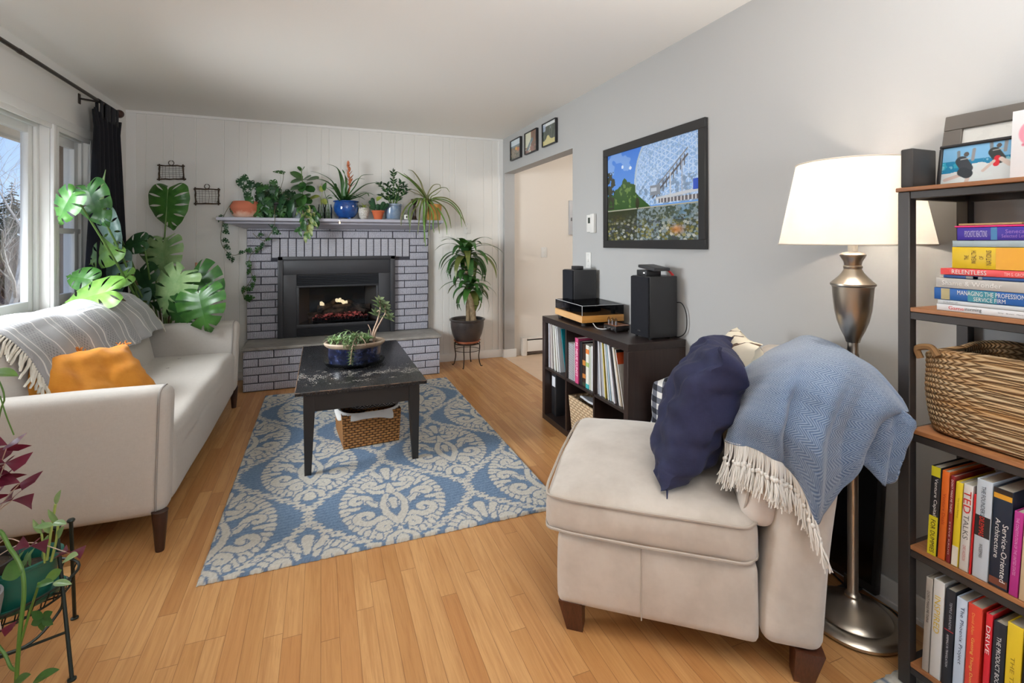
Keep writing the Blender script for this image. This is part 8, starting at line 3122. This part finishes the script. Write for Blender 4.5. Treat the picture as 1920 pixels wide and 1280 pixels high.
fart = [t_ + us * .66 for t_ in tops]
for tp, ft_ in zip(fart, far):
    m = MB().tube([ft_, tp], .0055, 8)
    m.lathe([(0, 0), (.011, 0), (.011, .004), (.006, .007), (0, .007)], 12, (ft_.x, ft_.y, .0005))
    m.build('leg', M_wire, rk, world=True)
m = MB()
q0, q1 = feet[0].lerp(tops[0], .30), feet[0].lerp(tops[0], .36)
hp_ = far[0].lerp(fart[0], .30)
m.tube([q0, hp_], .0042, 6)
loop = [feet[0].lerp(tops[0], .55), feet[0].lerp(tops[0], .55) + us * .01 - Vector((0, 0, .05)), q0 + us * .09 + Vector((0, 0, .004)), q0 + us * .22 + Vector((0, 0, .03)), q0 + us * .33 + Vector((0, 0, .09))]
m.tube(catmull(loop, 7), .004, 6)
m.tube([feet[0].lerp(tops[0], .56), TC + us * -.20 + Vector((0, 0, ZR))], .0035, 6)
m.build('scroll_brace', M_wire, rk, world=True)

# green oval planter with saucer on the rack
gpc = TC + us * -.228 + vs_ * .02
gp = thing('oval_planter', 'green oval plastic planter with sprouting stems on the wire rack', 'plant', (gpc.x, gpc.y, ZR + .003))
M_grn = plain('green_plastic', (30, 100, 88), .3)
az = math.atan2(us.y, us.x)
mrot = Matrix.Translation((gpc.x, gpc.y, ZR + .0035)) @ Matrix.Rotation(az, 4, 'Z')
MB().lathe([(0, 0), (.075, 0), (.088, .008), (.094, .024), (.090, .025), (.08, .012), (0, .006)], 40, (0, 0, 0), 1.25, .85, mrot).build('saucer', M_grn, gp, world=True)
MB().lathe([(0, .008), (.066, .008), (.076, .06), (.084, .115), (.089, .118), (.090, .126), (.084, .128), (.078, .12), (.074, .09), (0, .088)], 40, (0, 0, 0), 1.25, .85, mrot).build('pot', M_grn, gp, world=True)
MB().lathe([(.076, .092), (.03, .098), (0, .099)], 30, (0, 0, 0), 1.25, .85, mrot).build('soil', M_soil, gp, world=True)
m, mm = MB(), MB()
dg = dep(gpc.x, gpc.y)
for (pts, r_) in (([(88, 1050), (95, 1000), (104, 945)], .0035), ([(96, 1052), (106, 1010), (109, 980)], .0035), ([(84, 1055), (82, 1030), (78, 1000)], .003)):
    m.tube(catmull([P(px, py, dg) for px, py in pts], 5), r_, 6)
    for (px, py) in pts[1:]:
        blade(mm, P(px, py, dg), scr(rp.uniform(50, 120), .2), -CF + UP * .3, .05, .018, 'ovate', .2, .1)
for (px, py, a, L, W) in ((100, 980, 10, .05, .02), (100, 984, 175, .045, .02), (120, 1050, 30, .06, .03), (100, 1092, 12, .07, .02)):
    blade(mm, P(px, py, dg - .07), scr(a, .3), -CF * .5 + UP, L, W, 'ovate', .2, .1)
for k in range(30):
    a = rp.uniform(0, 2 * PI)
    p = mrot @ Vector((math.cos(a) * .07 * rp.random(), math.sin(a) * .05 * rp.random(), .1))
    blade(mm, p, Vector((rp.uniform(-.6, .6), rp.uniform(-.6, .6), 1)), -CF, .035, .010, 'ovate', .2, .2, 4, 1)
m.build('stem', plain('pale_stem', (150, 170, 90), .5), gp, world=True)
mm.build('foliage', LF['pale'], gp, world=True)

# black pot of purple shamrock, mostly beyond the frame
oc = P(-38, 1040, 1.40)
oz_ = ZR + .004
ox = thing('oxalis_plant', 'purple-leaved shamrock plant in a black plastic pot at the edge of the wire rack', 'plant', (oc.x, oc.y, oz_))
pot('pot', ox, [(0, 0), (.058, 0), (.075, .13), (.079, .135), (.079, .155), (.072, .155), (.068, .13)], plain('black_plastic_pot', (34, 33, 32), .5), (oc.x, oc.y, oz_), soil=(.068, .132))
c0 = Vector((oc.x, oc.y, oz_ + .14))
m, ms = MB(), MB()
for (px, py, d, rot, sc) in ((14, 834, 1.36, 20, 1.0), (10, 868, 1.35, -10, 1.05), (14, 888, 1.37, 40, .8), (38, 905, 1.36, 10, 1.0), (22, 938, 1.35, 70, 1.0), (57, 1024, 1.36, 60, .8), (130, 1036, 1.44, 80, .7), (-20, 850, 1.4, 0, 1.1), (-30, 930, 1.4, 30, 1.1), (2, 1180, 1.3, 20, .6)):
    p = P(px, py, d)
    for k in range(3):
        a = rot + k * 120 + rp.uniform(-15, 15)
        dd_ = (CR * math.cos(R(a)) + (UP * .55 - CF * .75) * math.sin(R(a)) + UP * .15).normalized()
        blade(m, p, dd_, UP * .8 - CF * .4, .046 * sc, .062 * sc, 'tri', .25, .25, 5, 2)
    ms.tube(catmull([p, p.lerp(c0, .5) + Vector((0, 0, .05)), c0], 6), .0014, 5)
m.build('foliage', LF['wine'], ox, world=True)
ms.build('stem', plain('pinkish_stem', (196, 176, 160), .5), ox, world=True)

# a green vine hanging from the rack, and a tall leafy stem at the edge
vn = thing('philodendron_vine', 'thick green vine with single leaves hanging over the front of the wire rack', 'plant', tuple(P(-60, 1060, 1.30)[:2]) + (ZR + .004,))
pot('pot', vn, [(0, 0), (.05, 0), (.066, .10), (.066, .12), (.06, .12), (.058, .10)], plain('grey_plastic_pot', (140, 140, 142), .5), tuple(P(-60, 1060, 1.30)[:2]) + (ZR + .004,), soil=(.058, .105))
c0 = Vector((*P(-60, 1060, 1.30)[:2], ZR + .11))
c = catmull([c0, P(-10, 1000, 1.27), P(20, 1030, 1.25), P(40, 1065, 1.24), P(45, 1110, 1.23), P(38, 1180, 1.22), P(33, 1240, 1.22), P(30, 1292, 1.22)], 7)
m = MB().tube(c, .0048, 8)
c2 = catmull([P(36, 1215, 1.22), P(55, 1150, 1.22), P(68, 1110, 1.21), P(73, 1092, 1.21)], 6)
m.tube(c2, .0028, 6)
m.tube(catmull([P(-20, 1190, 1.25), P(8, 1225, 1.24), P(20, 1250, 1.23), P(33, 1258, 1.22)], 5), .0036, 6)
m.tube(catmull([c0, P(-5, 800, 1.36), P(8, 745, 1.36), P(-8, 700, 1.37)], 6), .0022, 6)
m.tube(catmull([P(0, 742, 1.36), P(12, 780, 1.36), P(26, 815, 1.37)], 6), .0018, 6)
m.build('stem', plain('vine_green', (78, 116, 46), .45), vn, world=True)
m, mm, mk_ = MB(), MB(), MB()
blade(m, P(40, 1060, 1.24), scr(-150, .2), -CF + UP * .3, .055, .046, 'heart', .12, .15)
blade(m, P(62, 1278, 1.20), scr(36, .3), -CF * .6 + UP, .105, .026, 'ovate', .25, .1, 10)
blade(m, P(20, 1290, 1.19), scr(42, .3), -CF * .6 + UP, .09, .03, 'ovate', .25, .1, 10)
blade(mm, P(-22, 700, 1.37), scr(6, .2), -CF * .35 + UP * .9, .098, .040, 'ovate', .3, .15, 12)
blade(m, P(70, 1096, 1.21), scr(20, .2), -CF * .6 + UP, .05, .02, 'ovate', .2, .1)
for k in range(5):
    blade(mk_, P(80, 1158, 1.25), scr(90 + (k - 2) * 62 + 180, .15), -CF + UP * .3, .032, .022, 'ovate', .1, .1)
blade(mm, P(116, 1068, 1.40), scr(-150, .3), -CF + UP * .5, .05, .028, 'ovate', .2, .1)
m.build('foliage', LF['mid'], vn, world=True)
mm.build('foliage', LF['lite'], vn, world=True)
mk_.build('lobed_leaf', LF['deep'], vn, world=True)
o = MB().rbox(-1.35, -.86, 2.245, 2.345, .001, .048, .003).build('pine_board', wood('pale_pine', (226, 184, 128), (206, 158, 100), 'X', 1, .5))
tag(o, 'pale pine board lying on the floor at the near end of the sofa', 'board')
